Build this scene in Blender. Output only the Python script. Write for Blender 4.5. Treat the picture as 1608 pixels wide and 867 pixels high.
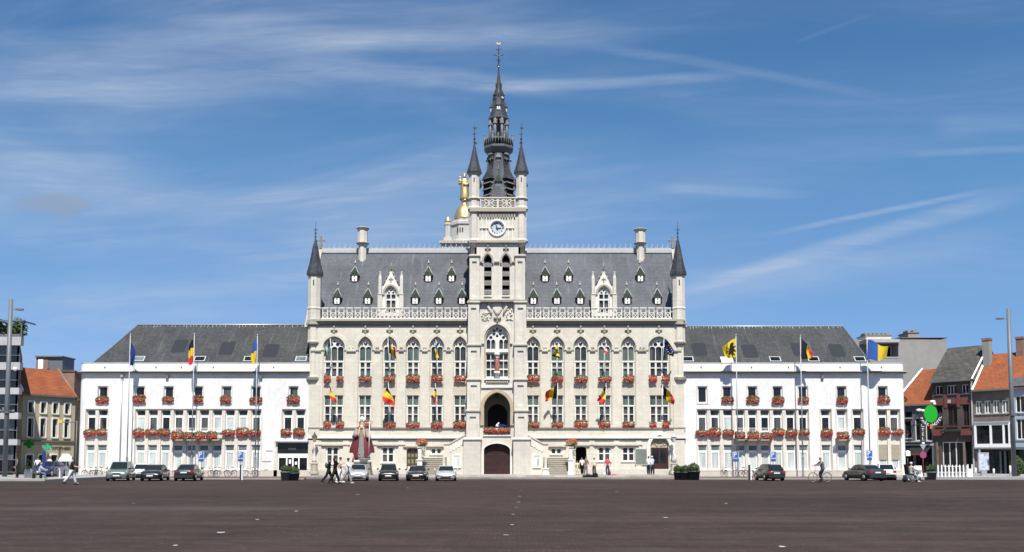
import bpy, math, random
from mathutils import Matrix, Vector, noise as mnoise
from mathutils.geometry import tessellate_polygon
R = math.radians; PI = math.pi
random.seed(7)
for o in list(bpy.data.objects): bpy.data.objects.remove(o)
scene = bpy.context.scene; COL = scene.collection

# ------------------------------------------------------------------ camera, world, sun, exposure
F = 1485.0; DIST = 95.0; CZ = 1.8; TH = R(3.87); CX = 804.0; HOR = 718.0
PY0 = HOR - F*math.tan(TH)
cam = bpy.data.cameras.new('camera'); camo = bpy.data.objects.new('camera', cam); COL.objects.link(camo)
camo.location = (0, -DIST, CZ); camo.rotation_euler = (PI/2 + TH, 0, 0)
cam.sensor_width = 36; cam.lens = 36*F/1608; cam.shift_y = (PY0 - 433.5)/1608
cam.clip_end = 5000; cam.clip_start = .1
scene.camera = camo
scene.view_settings.view_transform = 'Standard'; scene.view_settings.look = 'None'
scene.view_settings.gamma = 1; scene.view_settings.exposure = 0.55
SUN_EL, SUN_AZ = R(57), R(6)          # the sun stands behind the camera, slightly to the right
sd = bpy.data.lights.new('sun', 'SUN'); sd.energy = 5.0; sd.angle = R(.5); sd.color = (1, .955, .88)
so = bpy.data.objects.new('sun', sd); COL.objects.link(so)
so.rotation_euler = (PI/2 - SUN_EL, 0, SUN_AZ)
so.location = (20, -60, 80)
world = bpy.data.worlds.new('World'); scene.world = world; world.use_nodes = True

class NT:                                # tiny node-tree helper
    def __init__(s, t): s.t = t; s.n = t.nodes; s.l = t.links
    def add(s, typ, **k):
        n = s.n.new(typ)
        for a, b in k.items(): setattr(n, a, b)
        return n
    def put(s, sock, v):
        if v is None: return
        if isinstance(v, bpy.types.NodeSocket): s.l.new(v, sock)
        else: sock.default_value = v
    def math(s, op, a, b=None, c=None, clamp=False):
        n = s.add('ShaderNodeMath', operation=op, use_clamp=clamp)
        s.put(n.inputs[0], a); s.put(n.inputs[1], b)
        if c is not None: s.put(n.inputs[2], c)
        return n.outputs[0]
    def comb(s, x, y, z=0.0):
        n = s.add('ShaderNodeCombineXYZ'); s.put(n.inputs[0], x); s.put(n.inputs[1], y); s.put(n.inputs[2], z); return n.outputs[0]
    def noise(s, vec, scale, detail=4, rough=.5, dist=0.0):
        n = s.add('ShaderNodeTexNoise'); s.put(n.inputs['Vector'], vec); n.inputs['Scale'].default_value = scale
        n.inputs['Detail'].default_value = detail; n.inputs['Roughness'].default_value = rough; n.inputs['Distortion'].default_value = dist
        return n.outputs['Fac']
    def ramp(s, f, stops):
        n = s.add('ShaderNodeValToRGB'); s.put(n.inputs[0], f); e = n.color_ramp.elements
        while len(e) < len(stops): e.new(.5)
        for i, (p, c) in enumerate(stops):
            e[i].position = p; e[i].color = (*c, 1) if isinstance(c, (tuple, list)) else (c, c, c, 1)
        return n.outputs[0]
    def mix(s, f, a, b, mode='MIX'):
        n = s.add('ShaderNodeMix', data_type='RGBA', blend_type=mode)
        s.put(n.inputs[0], f); s.put(n.inputs[6], (*a, 1) if isinstance(a, tuple) else a); s.put(n.inputs[7], (*b, 1) if isinstance(b, tuple) else b)
        return n.outputs[2]
    def smooth(s, x, a, b):
        n = s.add('ShaderNodeMapRange', interpolation_type='SMOOTHSTEP'); s.put(n.inputs[0], x)
        n.inputs[1].default_value = a; n.inputs[2].default_value = b; return n.outputs[0]

def make_world():
    t = NT(world.node_tree); t.n.clear()
    out = t.add('ShaderNodeOutputWorld'); bg = t.add('ShaderNodeBackground'); bg.inputs['Strength'].default_value = .093
    sky = t.add('ShaderNodeTexSky', sky_type='NISHITA'); sky.sun_disc = False
    sky.sun_elevation = SUN_EL; sky.sun_rotation = PI - SUN_AZ
    sky.altitude = 0; sky.air_density = 1.0; sky.dust_density = .35; sky.ozone_density = 2.6
    tc = t.add('ShaderNodeTexCoord'); sx = t.add('ShaderNodeSeparateXYZ'); t.l.new(tc.outputs['Generated'], sx.inputs[0])
    ay = t.math('MAXIMUM', t.math('ABSOLUTE', sx.outputs[1]), .12)
    g = t.math('DIVIDE', sx.outputs[0], ay); h = t.math('DIVIDE', sx.outputs[2], ay)      # directions on a plane of sky to the north
    hp = t.math('ADD', h, t.math('MULTIPLY', g, -.05))
    wob = t.noise(t.comb(t.math('MULTIPLY', g, 2.2), t.math('MULTIPLY', h, 5.0)), 1.5, 3)
    wobble = t.math('MULTIPLY', t.math('SUBTRACT', wob, .5), .05)
    fil = t.noise(t.comb(t.math('MULTIPLY', g, 2.0), t.math('MULTIPLY', t.math('ADD', hp, wobble), 22.0), 3.3), 2.2, 8, .6, .6)
    soft = t.noise(t.comb(t.math('MULTIPLY', g, 1.3), t.math('MULTIPLY', hp, 6.0), 9.1), 1.7, 5, .55, .4)
    cir = t.math('MULTIPLY', t.smooth(fil, .38, .78), t.smooth(soft, .36, .72))
    left = t.math('SUBTRACT', 1.0, t.math('MULTIPLY', t.smooth(g, -.25, .35), .8))
    dens = t.math('MULTIPLY', t.math('MULTIPLY', cir, .50), left)
    dens = t.math('ADD', dens, t.math('MULTIPLY', t.math('MULTIPLY', t.smooth(soft, .24, .8), .42), left))
    fib = t.noise(t.comb(t.math('MULTIPLY', g, 7.0), t.math('MULTIPLY', t.math('ADD', h, wobble), 60.0), 1.7), 1.6, 6, .62, .8)
    def streak(x0, y0, x1, y1, w, amt, fray=.35, slope_w=1.0):
        nonlocal dens
        P = lambda x, y: ((x-CX)/F, (HOR-y)/F)
        (ax, az), (bx, bz) = P(x0, y0), P(x1, y1); L = math.hypot(bx-ax, bz-az); ux, uz = (bx-ax)/L, (bz-az)/L; w = w/F
        dx = t.math('SUBTRACT', g, ax); dz = t.math('SUBTRACT', h, az)
        al = t.math('DIVIDE', t.math('ADD', t.math('MULTIPLY', dx, ux), t.math('MULTIPLY', dz, uz)), L)
        pe = t.math('ADD', t.math('MULTIPLY', dx, -uz), t.math('MULTIPLY', dz, ux))
        pe = t.math('ABSOLUTE', t.math('ADD', pe, t.math('MULTIPLY', wobble, fray)))
        wv = t.math('MULTIPLY', t.math('ADD', t.math('MULTIPLY', al, slope_w-1), 1.0), w)
        a = t.math('SUBTRACT', 1.0, t.smooth(t.math('DIVIDE', pe, wv), .15, 1.0))
        e = t.math('MULTIPLY', t.smooth(al, -.08, .22), t.math('SUBTRACT', 1.0, t.smooth(al, .72, 1.08)))
        f = t.math('MULTIPLY', t.math('MULTIPLY', a, e), t.math('ADD', t.math('MULTIPLY', fib, 1.5), .0))
        dens = t.math('ADD', dens, t.math('MULTIPLY', f, amt))
    streak(1215, 364, 1575, 290, 7, .40, .1)
    streak(1060, 460, 1640, 290, 15, .42, .15, 1.6)
    streak(1090, 455, 1620, 365, 34, .24, .5)
    streak(430, 90, 900, 128, 24, .38, .5)
    streak(740, 125, 1190, 106, 13, .38, .35)
    streak(-60, 112, 600, 104, 52, .32, 1.1)
    streak(380, 55, 1000, 32, 30, .38, .9)
    streak(-80, 60, 500, 30, 50, .25, 1)
    streak(-60, 250, 420, 330, 55, .24, 1.2)
    streak(900, 50, 1420, 140, 13, .16, .4)
    streak(1430, 232, 1680, 224, 9, .22, .3)
    streak(1480, 190, 1660, 178, 26, .18, .6)
    streak(1030, 290, 1290, 300, 13, .26, .4)
    streak(840, 470, 1400, 440, 50, .12, 1)
    streak(1260, 50, 1390, 0, 5, .07, .1)
    dens = t.math('MINIMUM', t.math('MULTIPLY', dens, .8), .6)
    tint = t.ramp(t.math('DIVIDE', h, 1.6), [(0, (.29,.46,.90)), (.05, (.39,.53,.86)), (.11, (.46,.63,.83)), (.20, (.48,.74,.89)), (.30, (.38,.67,.86)), (1, (.36,.66,.86))])
    blue = t.mix(1.0, sky.outputs[0], tint, 'MULTIPLY')
    col = t.mix(dens, blue, (4.1, 4.65, 5.6))
    # one small greyish puff low on the left
    px_ = t.math('DIVIDE', t.math('SUBTRACT', g, (75-CX)/F), 75/F); pz = t.math('DIVIDE', t.math('SUBTRACT', h, (HOR-315)/F), 21/F)
    rr = t.math('ADD', t.math('ADD', t.math('MULTIPLY', px_, px_), t.math('MULTIPLY', pz, pz)), t.math('MULTIPLY', t.math('SUBTRACT', t.noise(t.comb(g, h), 26, 5), .5), 1.8))
    puff = t.math('MULTIPLY', t.math('SUBTRACT', 1.0, t.smooth(rr, .1, 1.1)), .55)
    col = t.mix(puff, col, (2.3, 2.7, 3.5))
    t.l.new(col, bg.inputs['Color']); t.l.new(bg.outputs[0], out.inputs['Surface'])
make_world()

# ------------------------------------------------------------------ the photograph's projection
def W(px, py, Y):
    u, v = (px-CX)/F, (PY0-py)/F
    t = (Y+DIST)/(math.cos(TH) - v*math.sin(TH))
    return t*u, CZ + t*(v*math.cos(TH) + math.sin(TH))
def ZW(py, Y=0.0): return W(CX, py, Y)[1]
def XW(px, Y=0.0, py=600.0): return W(px, py, Y)[0]
def SC(Y): return F/(DIST+Y)              # pixels of the photograph per metre
def gz(Y):                                # height of the square: it falls a little towards the buildings
    t = min(1, max(0, (Y+27)/13)); t = t*t*(3-2*t); return .05 - .28*t
def Ground_Y(py, z=0): return (CZ-z)*F/(py-HOR) - DIST

# ------------------------------------------------------------------ mesh builder
class MB:
    def __init__(s, T=None): s.v = []; s.f = []; s.m = []; s.s = []; s.T = T or Matrix()
    def add(s, vs, fs, mi=0, smooth=False):
        b = len(s.v); T = s.T
        s.v += [T @ Vector(p) for p in vs]
        s.f += [tuple(i+b for i in f) for f in fs]; s.m += [mi]*len(fs); s.s += [smooth]*len(fs)
        return s
    def box(s, x0, x1, y0, y1, z0, z1, mi=0):
        return s.add([(x0,y0,z0),(x1,y0,z0),(x1,y1,z0),(x0,y1,z0),(x0,y0,z1),(x1,y0,z1),(x1,y1,z1),(x0,y1,z1)],
              [(0,3,2,1),(4,5,6,7),(0,1,5,4),(1,2,6,5),(2,3,7,6),(3,0,4,7)], mi)
    def slab(s, loops, y0, y1, mi=0, back=True):
        def area(l): return sum(l[i][0]*l[(i+1) % len(l)][1]-l[(i+1) % len(l)][0]*l[i][1] for i in range(len(l)))/2
        L = []
        for k, l in enumerate(loops):
            l = list(l)
            if (area(l) > 0) != (k == 0): l.reverse()
            L.append(l)
        flat = [p for l in L for p in l]; n = len(flat)
        tri = tessellate_polygon([[Vector((p[0], p[1], 0)) for p in l] for l in L])
        vs = [(p[0], y0, p[1]) for p in flat] + [(p[0], y1, p[1]) for p in flat]; fs = []
        for a, b, c in tri:
            A, B, C = flat[a], flat[b], flat[c]
            d = (B[0]-A[0])*(C[1]-A[1])-(C[0]-A[0])*(B[1]-A[1])
            if abs(d) < 1e-9: continue
            if d < 0: b, c = c, b
            fs.append((a, b, c))
            if back: fs.append((a+n, c+n, b+n))
        k = 0
        for l in L:
            m = len(l)
            for i in range(m):
                j = (i+1) % m; fs.append((k+i, k+i+n, k+j+n, k+j))
            k += m
        return s.add(vs, fs, mi)
    def loft(s, rings, mi=0, smooth=True, cap=True, closed=True):
        n = len(rings[0]); vs = [p for r in rings for p in r]; fs = []
        for k in range(len(rings)-1):
            for i in range(n if closed else n-1):
                j = (i+1) % n; fs.append((k*n+i, k*n+j, (k+1)*n+j, (k+1)*n+i))
        if cap:
            fs.append(tuple(range(n-1, -1, -1))); fs.append(tuple((len(rings)-1)*n+i for i in range(n)))
        return s.add(vs, fs, mi, smooth)
    def lathe(s, prof, n=12, c=(0,0,0), mi=0, smooth=True, rot=0.0, sx=1, sy=1):
        return s.loft([[(c[0]+sx*r*math.cos(rot+2*PI*i/n), c[1]+sy*r*math.sin(rot+2*PI*i/n), c[2]+z) for i in range(n)] for r, z in prof], mi, smooth)
    def tube(s, pts, r, n=6, mi=0, smooth=True):
        pts = [Vector(p) for p in pts]; rs = r if isinstance(r, (list, tuple)) else [r]*len(pts); rings = []
        for i, p in enumerate(pts):
            d = (pts[min(i+1, len(pts)-1)]-pts[max(i-1, 0)]).normalized()
            a = d.cross(Vector((0,0,1)) if abs(d.z) < .9 else Vector((1,0,0))).normalized(); b = d.cross(a)
            rings.append([tuple(p+rs[i]*(a*math.cos(2*PI*k/n)+b*math.sin(2*PI*k/n))) for k in range(n)])
        return s.loft(rings, mi, smooth)
    def ball(s, c, rx, ry=None, rz=None, n=10, m=6, mi=0, jit=0.0):
        ry = rx if ry is None else ry; rz = rx if rz is None else rz; rings = []
        for j in range(m+1):
            t = -PI/2 + PI*j/m; k = max(math.cos(t), .02)
            rings.append([(c[0]+rx*k*math.cos(2*PI*i/n)*(1+random.uniform(-jit, jit)), c[1]+ry*k*math.sin(2*PI*i/n)*(1+random.uniform(-jit, jit)), c[2]+rz*math.sin(t)) for i in range(n)])
        return s.loft(rings, mi)
    def torus(s, c, Rr, r, axis='x', n=20, m=6, mi=0):
        rings = []
        for i in range(n+1):
            a = 2*PI*i/n; ring = []
            for k in range(m):
                b = 2*PI*k/m; q = Rr+r*math.cos(b); w = r*math.sin(b); ca, sa = q*math.cos(a), q*math.sin(a)
                ring.append((c[0]+w, c[1]+ca, c[2]+sa) if axis == 'x' else (c[0]+ca, c[1]+w, c[2]+sa) if axis == 'y' else (c[0]+ca, c[1]+sa, c[2]+w))
            rings.append(ring)
        return s.loft(rings, mi, True, False)
    def build(s, name, mat, parent=None, label=None, kind=None):
        me = bpy.data.meshes.new(name)
        inv = chain(parent).inverted() if parent else Matrix()
        me.from_pydata([tuple(inv @ p) for p in s.v], [], s.f)
        for m in (mat if isinstance(mat, (list, tuple)) else [mat]): me.materials.append(m)
        me.polygons.foreach_set('material_index', s.m); me.polygons.foreach_set('use_smooth', s.s); me.update()
        o = bpy.data.objects.new(name, me); COL.objects.link(o)
        if parent: o.parent = parent
        if label: o['label'] = label
        if kind: o['kind'] = kind
        return o
def chain(o):
    M = o.matrix_basis.copy()
    while o.parent: o = o.parent; M = o.matrix_basis @ M
    return M
def tag(o, label, cat, group=None):
    o['label'] = label; o['category'] = cat
    if group: o['group'] = group
    return o
def thing(name, label, cat, loc=(0,0,0), rz=0.0, group=None):
    o = bpy.data.objects.new(name, None); COL.objects.link(o); o.empty_display_size = .3
    o.location = loc; o.rotation_euler = (0,0,rz)
    return tag(o, label, cat, group)
KIDS = {}
def kids(o): return [c for c in bpy.data.objects if c.parent == o]
def copy_tree(o, parent=None):
    c = o.copy(); COL.objects.link(c)
    if parent: c.parent = parent
    for ch in kids(o): copy_tree(ch, c)
    return c
def place(o, loc, rz=0.0, label=None, group=None, sc=None):
    o.location = loc; o.rotation_euler = (0,0,rz)
    if sc: o.scale = (sc,)*3
    if label: o['label'] = label
    if group: o['group'] = group
    return o
def dup(o, dx=(0,0,0)):                  # a piece that shares its mesh, under the same parent
    c = o.copy(); COL.objects.link(c); c.location = Vector(o.location)+Vector(dx)
    for ch in kids(o):
        k = ch.copy(); COL.objects.link(k); k.parent = c
    return c

# ------------------------------------------------------------------ materials
def newmat(name):
    m = bpy.data.materials.new(name); m.use_nodes = True; t = NT(m.node_tree)
    p = t.n['Principled BSDF']; return m, t, p
def plain(name, col, rough=.6, var=.15, scale=4.0, metal=0.0, bump=0.0, spec=.4, coat=0.0, coords='Object'):
    m, t, p = newmat(name)
    tc = t.add('ShaderNodeTexCoord'); v = tc.outputs[coords]
    n = t.noise(v, scale, 5, .6); n2 = t.noise(v, scale*.17, 3)
    f = t.math('MULTIPLY', t.math('ADD', n, n2), .5)
    lo = tuple(c*(1-var) for c in col); hi = tuple(min(1, c*(1+var)) for c in col)
    t.l.new(t.ramp(f, [(.3, lo), (.7, hi)]), p.inputs['Base Color'])
    p.inputs['Roughness'].default_value = rough; p.inputs['Metallic'].default_value = metal
    p.inputs['Specular IOR Level'].default_value = spec
    if coat: p.inputs['Coat Weight'].default_value = coat; p.inputs['Coat Roughness'].default_value = .05
    if bump:
        b = t.add('ShaderNodeBump'); b.inputs['Strength'].default_value = bump; b.inputs['Distance'].default_value = .03
        t.l.new(n, b.inputs['Height']); t.l.new(b.outputs[0], p.inputs['Normal'])
    return m
def stone(name, col, stain=(.30,.27,.22), amt=.45, brick=True, courses=.42, bump=.25):
    m, t, p = newmat(name)
    tc = t.add('ShaderNodeTexCoord'); geo = t.add('ShaderNodeNewGeometry'); v = geo.outputs['Position']
    s = t.add('ShaderNodeSeparateXYZ'); t.l.new(v, s.inputs[0])
    big = t.noise(v, .33, 4, .6); mid = t.noise(v, 1.6, 5, .65); fine = t.noise(v, 11, 4, .6)
    xy = t.math('ADD', s.outputs[0], s.outputs[1])
    streaks = t.noise(t.comb(t.math('MULTIPLY', xy, 2.2), 0.0, t.math('MULTIPLY', s.outputs[2], .16)), 1.3, 5, .62)
    lo = tuple(c*.80 for c in col); hi = tuple(min(1, c*1.10) for c in col)
    base = t.ramp(t.math('MULTIPLY', t.math('ADD', t.math('ADD', big, mid), fine), .333), [(.36, lo), (.62, hi)])
    if brick:
        b = t.add('ShaderNodeTexBrick'); t.l.new(t.comb(xy, s.outputs[2]), b.inputs['Vector'])
        b.inputs['Scale'].default_value = 1; b.inputs['Mortar Size'].default_value = .012; b.inputs['Brick Width'].default_value = courses*2.1; b.inputs['Row Height'].default_value = courses
        b.inputs['Color1'].default_value = (1,1,1,1); b.inputs['Color2'].default_value = (.86,.85,.84,1); b.inputs['Mortar'].default_value = (.66,.63,.58,1); b.inputs['Bias'].default_value = -.2
        base = t.mix(.42, base, t.mix(1.0, base, b.outputs[0], 'MULTIPLY'))
    sm = t.math('MULTIPLY', t.math('MULTIPLY', t.smooth(streaks, .52, .78), t.smooth(big, .35, .65)), amt)
    base = t.mix(sm, base, stain)
    t.l.new(base, p.inputs['Base Color']); p.inputs['Roughness'].default_value = .85; p.inputs['Specular IOR Level'].default_value = .25
    bm = t.add('ShaderNodeBump'); bm.inputs['Strength'].default_value = bump; bm.inputs['Distance'].default_value = .02
    t.l.new(fine, bm.inputs['Height']); t.l.new(bm.outputs[0], p.inputs['Normal'])
    return m
def slate(name, c1, c2, row=.22, width=.3, patch=None, mortar=.6):
    m, t, p = newmat(name)
    geo = t.add('ShaderNodeNewGeometry'); v = geo.outputs['Position']
    s = t.add('ShaderNodeSeparateXYZ'); t.l.new(v, s.inputs[0])
    b = t.add('ShaderNodeTexBrick'); t.l.new(t.comb(t.math('ADD', s.outputs[0], t.math('MULTIPLY', s.outputs[1], .35)), s.outputs[2]), b.inputs['Vector'])
    b.inputs['Scale'].default_value = 1; b.inputs['Row Height'].default_value = row*.8; b.inputs['Brick Width'].default_value = width; b.inputs['Mortar Size'].default_value = .012
    b.inputs['Color1'].default_value = (*c1, 1); b.inputs['Color2'].default_value = (*c2, 1); b.inputs['Mortar'].default_value = (*(c*mortar for c in c1), 1)
    big = t.noise(v, .28, 5, .65); fine = t.noise(v, 3.2, 5, .7)
    col = t.mix(1.0, b.outputs[0], t.ramp(big, [(.3, .72), (.7, 1.2)]), 'MULTIPLY')
    col = t.mix(1.0, col, t.ramp(fine, [(.25, .85), (.75, 1.14)]), 'MULTIPLY')
    st = t.noise(t.comb(t.math('MULTIPLY', s.outputs[0], 1.7), 0.0, t.math('MULTIPLY', s.outputs[2], .22)), 1.5, 4, .6)
    col = t.mix(t.math('MULTIPLY', t.smooth(st, .52, .8), .5), col, tuple(c*1.8+.03 for c in c2))
    if patch:                                 # repaired areas: slates of another batch, each with its own ragged outline
        pn = t.noise(v, 2.0, 4, .7)
        for (x, z, w, h) in patch:
            a = t.math('DIVIDE', t.math('SUBTRACT', s.outputs[0], x), w); c = t.math('DIVIDE', t.math('SUBTRACT', s.outputs[2], z), h)
            d = t.math('ADD', t.math('ADD', t.math('POWER', t.math('ABSOLUTE', a), 6.0), t.math('POWER', t.math('ABSOLUTE', c), 6.0)), t.math('MULTIPLY', t.math('SUBTRACT', pn, .5), 1.3))
            col = t.mix(t.math('MULTIPLY', t.math('SUBTRACT', 1.0, t.smooth(d, .75, 1.0)), .95), col, (.022,.025,.033))
    t.l.new(col, p.inputs['Base Color']); p.inputs['Roughness'].default_value = .65; p.inputs['Specular IOR Level'].default_value = .2
    bm = t.add('ShaderNodeBump'); bm.inputs['Strength'].default_value = .5; bm.inputs['Distance'].default_value = .02
    t.l.new(b.outputs['Fac'], bm.inputs['Height']); bm.invert = True; t.l.new(bm.outputs[0], p.inputs['Normal'])
    return m
def glassy(name, col, rough=.06, fold=None, var=.5, spec=.5):
    m, t, p = newmat(name); geo = t.add('ShaderNodeNewGeometry'); v = geo.outputs['Position']
    s = t.add('ShaderNodeSeparateXYZ'); t.l.new(v, s.inputs[0]); xy = t.math('ADD', s.outputs[0], t.math('MULTIPLY', s.outputs[1], .3))
    n = t.noise(v, .9, 4, .6)
    c = t.ramp(n, [(.35, tuple(x*(1-var) for x in col)), (.65, tuple(min(1, x*(1+var)) for x in col))])
    if fold:                                  # curtain hanging behind the pane
        w = t.noise(t.comb(t.math('MULTIPLY', xy, 9.0), 0.0, t.math('MULTIPLY', s.outputs[2], .25)), 1.2, 3)
        where = t.smooth(t.noise(t.comb(t.math('MULTIPLY', xy, .8), 0.0, t.math('MULTIPLY', s.outputs[2], .12)), 1.1, 2), .42, .52)
        c = t.mix(where, c, t.ramp(w, [(.3, tuple(x*.55 for x in fold)), (.7, fold)]))
    t.l.new(c, p.inputs['Base Color']); p.inputs['Roughness'].default_value = rough; p.inputs['Specular IOR Level'].default_value = spec
    bm = t.add('ShaderNodeBump'); bm.inputs['Strength'].default_value = .06; bm.inputs['Distance'].default_value = .05
    t.l.new(t.noise(v, .7, 2), bm.inputs['Height']); t.l.new(bm.outputs[0], p.inputs['Normal'])
    return m
def tiles(name, col, row=.28):
    m, t, p = newmat(name); geo = t.add('ShaderNodeNewGeometry'); v = geo.outputs['Position']
    s = t.add('ShaderNodeSeparateXYZ'); t.l.new(v, s.inputs[0])
    b = t.add('ShaderNodeTexBrick'); t.l.new(t.comb(t.math('SUBTRACT', s.outputs[1], s.outputs[0]), s.outputs[2]), b.inputs['Vector'])
    b.inputs['Scale'].default_value = 1; b.inputs['Row Height'].default_value = row*.6; b.inputs['Brick Width'].default_value = .25; b.inputs['Mortar Size'].default_value = .02
    b.inputs['Color1'].default_value = (*col, 1); b.inputs['Color2'].default_value = (*(c*.72 for c in col), 1); b.inputs['Mortar'].default_value = (*(c*.4 for c in col), 1)
    c = t.mix(1.0, b.outputs[0], t.ramp(t.noise(v, .8, 5, .7), [(.3, .7), (.7, 1.15)]), 'MULTIPLY')
    t.l.new(c, p.inputs['Base Color']); p.inputs['Roughness'].default_value = .8
    bm = t.add('ShaderNodeBump'); bm.inputs['Strength'].default_value = .6; bm.inputs['Distance'].default_value = .03; bm.invert = True
    t.l.new(b.outputs['Fac'], bm.inputs['Height']); t.l.new(bm.outputs[0], p.inputs['Normal'])
    return m
def brickmat(name, col, mortar=(.3,.28,.25)):
    m, t, p = newmat(name); geo = t.add('ShaderNodeNewGeometry'); v = geo.outputs['Position']
    s = t.add('ShaderNodeSeparateXYZ'); t.l.new(v, s.inputs[0])
    b = t.add('ShaderNodeTexBrick'); t.l.new(t.comb(t.math('SUBTRACT', s.outputs[0], s.outputs[1]), s.outputs[2]), b.inputs['Vector'])
    b.inputs['Scale'].default_value = 1; b.inputs['Row Height'].default_value = .085; b.inputs['Brick Width'].default_value = .22; b.inputs['Mortar Size'].default_value = .01
    b.inputs['Color1'].default_value = (*col, 1); b.inputs['Color2'].default_value = (*(c*.65 for c in col), 1); b.inputs['Mortar'].default_value = (*mortar, 1)
    c = t.mix(1.0, b.outputs[0], t.ramp(t.noise(v, .9, 5, .7), [(.3, .7), (.7, 1.2)]), 'MULTIPLY')
    t.l.new(c, p.inputs['Base Color']); p.inputs['Roughness'].default_value = .85
    return m
def paving(name, cols, w, h, mort, big=(.75, 1.2), spot=None, rough=.8):
    m, t, p = newmat(name); geo = t.add('ShaderNodeNewGeometry'); v = geo.outputs['Position']
    s = t.add('ShaderNodeSeparateXYZ'); t.l.new(v, s.inputs[0])
    b = t.add('ShaderNodeTexBrick'); t.l.new(v, b.inputs['Vector']); b.inputs['Scale'].default_value = 1
    b.inputs['Row Height'].default_value = h; b.inputs['Brick Width'].default_value = w; b.inputs['Mortar Size'].default_value = .012
    b.inputs['Color1'].default_value = (*cols[0], 1); b.inputs['Color2'].default_value = (*cols[1], 1); b.inputs['Mortar'].default_value = (*mort, 1)
    n1 = t.noise(v, .055, 5, .6); n2 = t.noise(v, .55, 6, .7); n3 = t.noise(v, 26, 3, .7)
    rows = t.noise(t.comb(t.math('MULTIPLY', s.outputs[0], .06), t.math('MULTIPLY', s.outputs[1], .9)), 1.0, 5, .65)
    c = t.mix(1.0, b.outputs[0], t.ramp(n1, [(.3, big[0]), (.7, big[1])]), 'MULTIPLY')
    c = t.mix(1.0, c, t.ramp(n2, [(.25, .70), (.75, 1.32)]), 'MULTIPLY')
    c = t.mix(1.0, c, t.ramp(rows, [(.3, .78), (.7, 1.22)]), 'MULTIPLY')
    c = t.mix(1.0, c, t.ramp(n3, [(.3, .72), (.7, 1.28)]), 'MULTIPLY')
    pits = t.noise(t.comb(t.math('MULTIPLY', s.outputs[0], .55), s.outputs[1]), 2.6, 4, .75)
    c = t.mix(t.math('MULTIPLY', t.smooth(pits, .60, .72), .55), c, tuple(q*.45 for q in cols[1]))
    sp = t.noise(v, 7.5, 2, .5)
    c = t.mix(t.math('MULTIPLY', t.smooth(sp, .70, .76), .5), c, (.20,.18,.165))
    lich = t.noise(t.comb(t.math('MULTIPLY', s.outputs[0], .35), s.outputs[1]), .42, 6, .75)
    c = t.mix(t.math('MULTIPLY', t.smooth(lich, .56, .70), .5), c, tuple(q*1.45 for q in (.056,.052,.046)))
    film = t.noise(t.comb(t.math('MULTIPLY', s.outputs[0], .02), t.math('MULTIPLY', s.outputs[1], .22)), 1.3, 5, .7)
    c = t.mix(t.math('MULTIPLY', t.smooth(film, .5, .72), .35), c, tuple(q*1.7 for q in cols[0]))
    for (x, y, rx, ry, a, dc) in (spot or []):      # oil and water stains
        d = t.math('ADD', t.math('POWER', t.math('DIVIDE', t.math('SUBTRACT', s.outputs[0], x), rx), 2.0), t.math('POWER', t.math('DIVIDE', t.math('SUBTRACT', s.outputs[1], y), ry), 2.0))
        d = t.math('ADD', d, t.math('MULTIPLY', t.math('SUBTRACT', n2, .5), 2.2))
        c = t.mix(t.math('MULTIPLY', t.math('SUBTRACT', 1.0, t.smooth(d, .1, 1.2)), a), c, dc)
    t.l.new(c, p.inputs['Base Color']); p.inputs['Roughness'].default_value = rough; p.inputs['Specular IOR Level'].default_value = .1
    bm = t.add('ShaderNodeBump'); bm.inputs['Strength'].default_value = .5; bm.inputs['Distance'].default_value = .015; bm.invert = True
    t.l.new(b.outputs['Fac'], bm.inputs['Height']); t.l.new(bm.outputs[0], p.inputs['Normal'])
    return m

M = {}
M['stone'] = stone('pale_limestone', (.61,.57,.485))
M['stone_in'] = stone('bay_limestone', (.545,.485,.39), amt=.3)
M['stone_tower'] = stone('tower_limestone', (.60,.565,.495), amt=.5)
M['stone_grey'] = stone('weathered_stone', (.40,.365,.30), (.16,.15,.13), .7)
M['stone_dark'] = stone('grime_and_shade_stone', (.25,.225,.185), (.11,.10,.09), .6)  # also used inside the loggia, where its darkness stands in for shade
M['stone_base'] = stone('grey_plinth_stone', (.54,.50,.44), (.33,.31,.28), .6)
M['stone_church'] = stone('greyish_white_stone', (.50,.49,.46), amt=.5)
M['stone_white'] = stone('white_tracery', (.69,.67,.61), amt=.2, brick=False)
M['stone_brown'] = stone('brownish_moulding', (.44,.355,.255), amt=.4, brick=False)
M['white'] = stone('white_render', (.715,.705,.685), (.45,.42,.38), .8, brick=False, bump=.15)
M['spandrel'] = stone('beige_spandrel', (.63,.575,.50), (.36,.31,.25), .6, brick=False)
M['frame'] = plain('white_frame_paint', (.80,.80,.78), .45, .05)
M['pane'] = glassy('dark_window_glass', (.024,.027,.026), fold=(.10,.105,.095), var=.6)
M['pane_green'] = glassy('green_tinted_glass', (.06,.085,.07), fold=(.13,.16,.135), var=.5)
M['pane_black'] = glassy('black_window_glass', (.012,.012,.013), var=.6)
M['blind'] = glassy('pale_blind_behind_glass', (.50,.555,.525), .12, fold=(.56,.60,.57), var=.12)
M['fanlight'] = glassy('grey_fanlight_glass', (.11,.145,.145), .08, var=.4)
M['louvre'] = plain('grey_louvre_wood', (.16,.15,.14), .8, .3, 6)
M['void'] = plain('unlit_interior', (.012,.011,.010), .95, .3, 2)
M['door'] = plain('dark_red_brown_door', (.040,.016,.013), .55, .35, 3, spec=.3)
M['wood'] = plain('brown_door_wood', (.075,.04,.025), .55, .3, 5)
M['lead'] = plain('lead_grey', (.13,.135,.14), .5, .25, 5)
M['zinc'] = plain('pale_zinc', (.42,.43,.44), .5, .15, 3)
M['iron'] = plain('dark_iron', (.03,.03,.032), .5, .2, 6)
M['gold'] = plain('gilding', (.68,.50,.23), .42, .12, 2, metal=.85)
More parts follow.
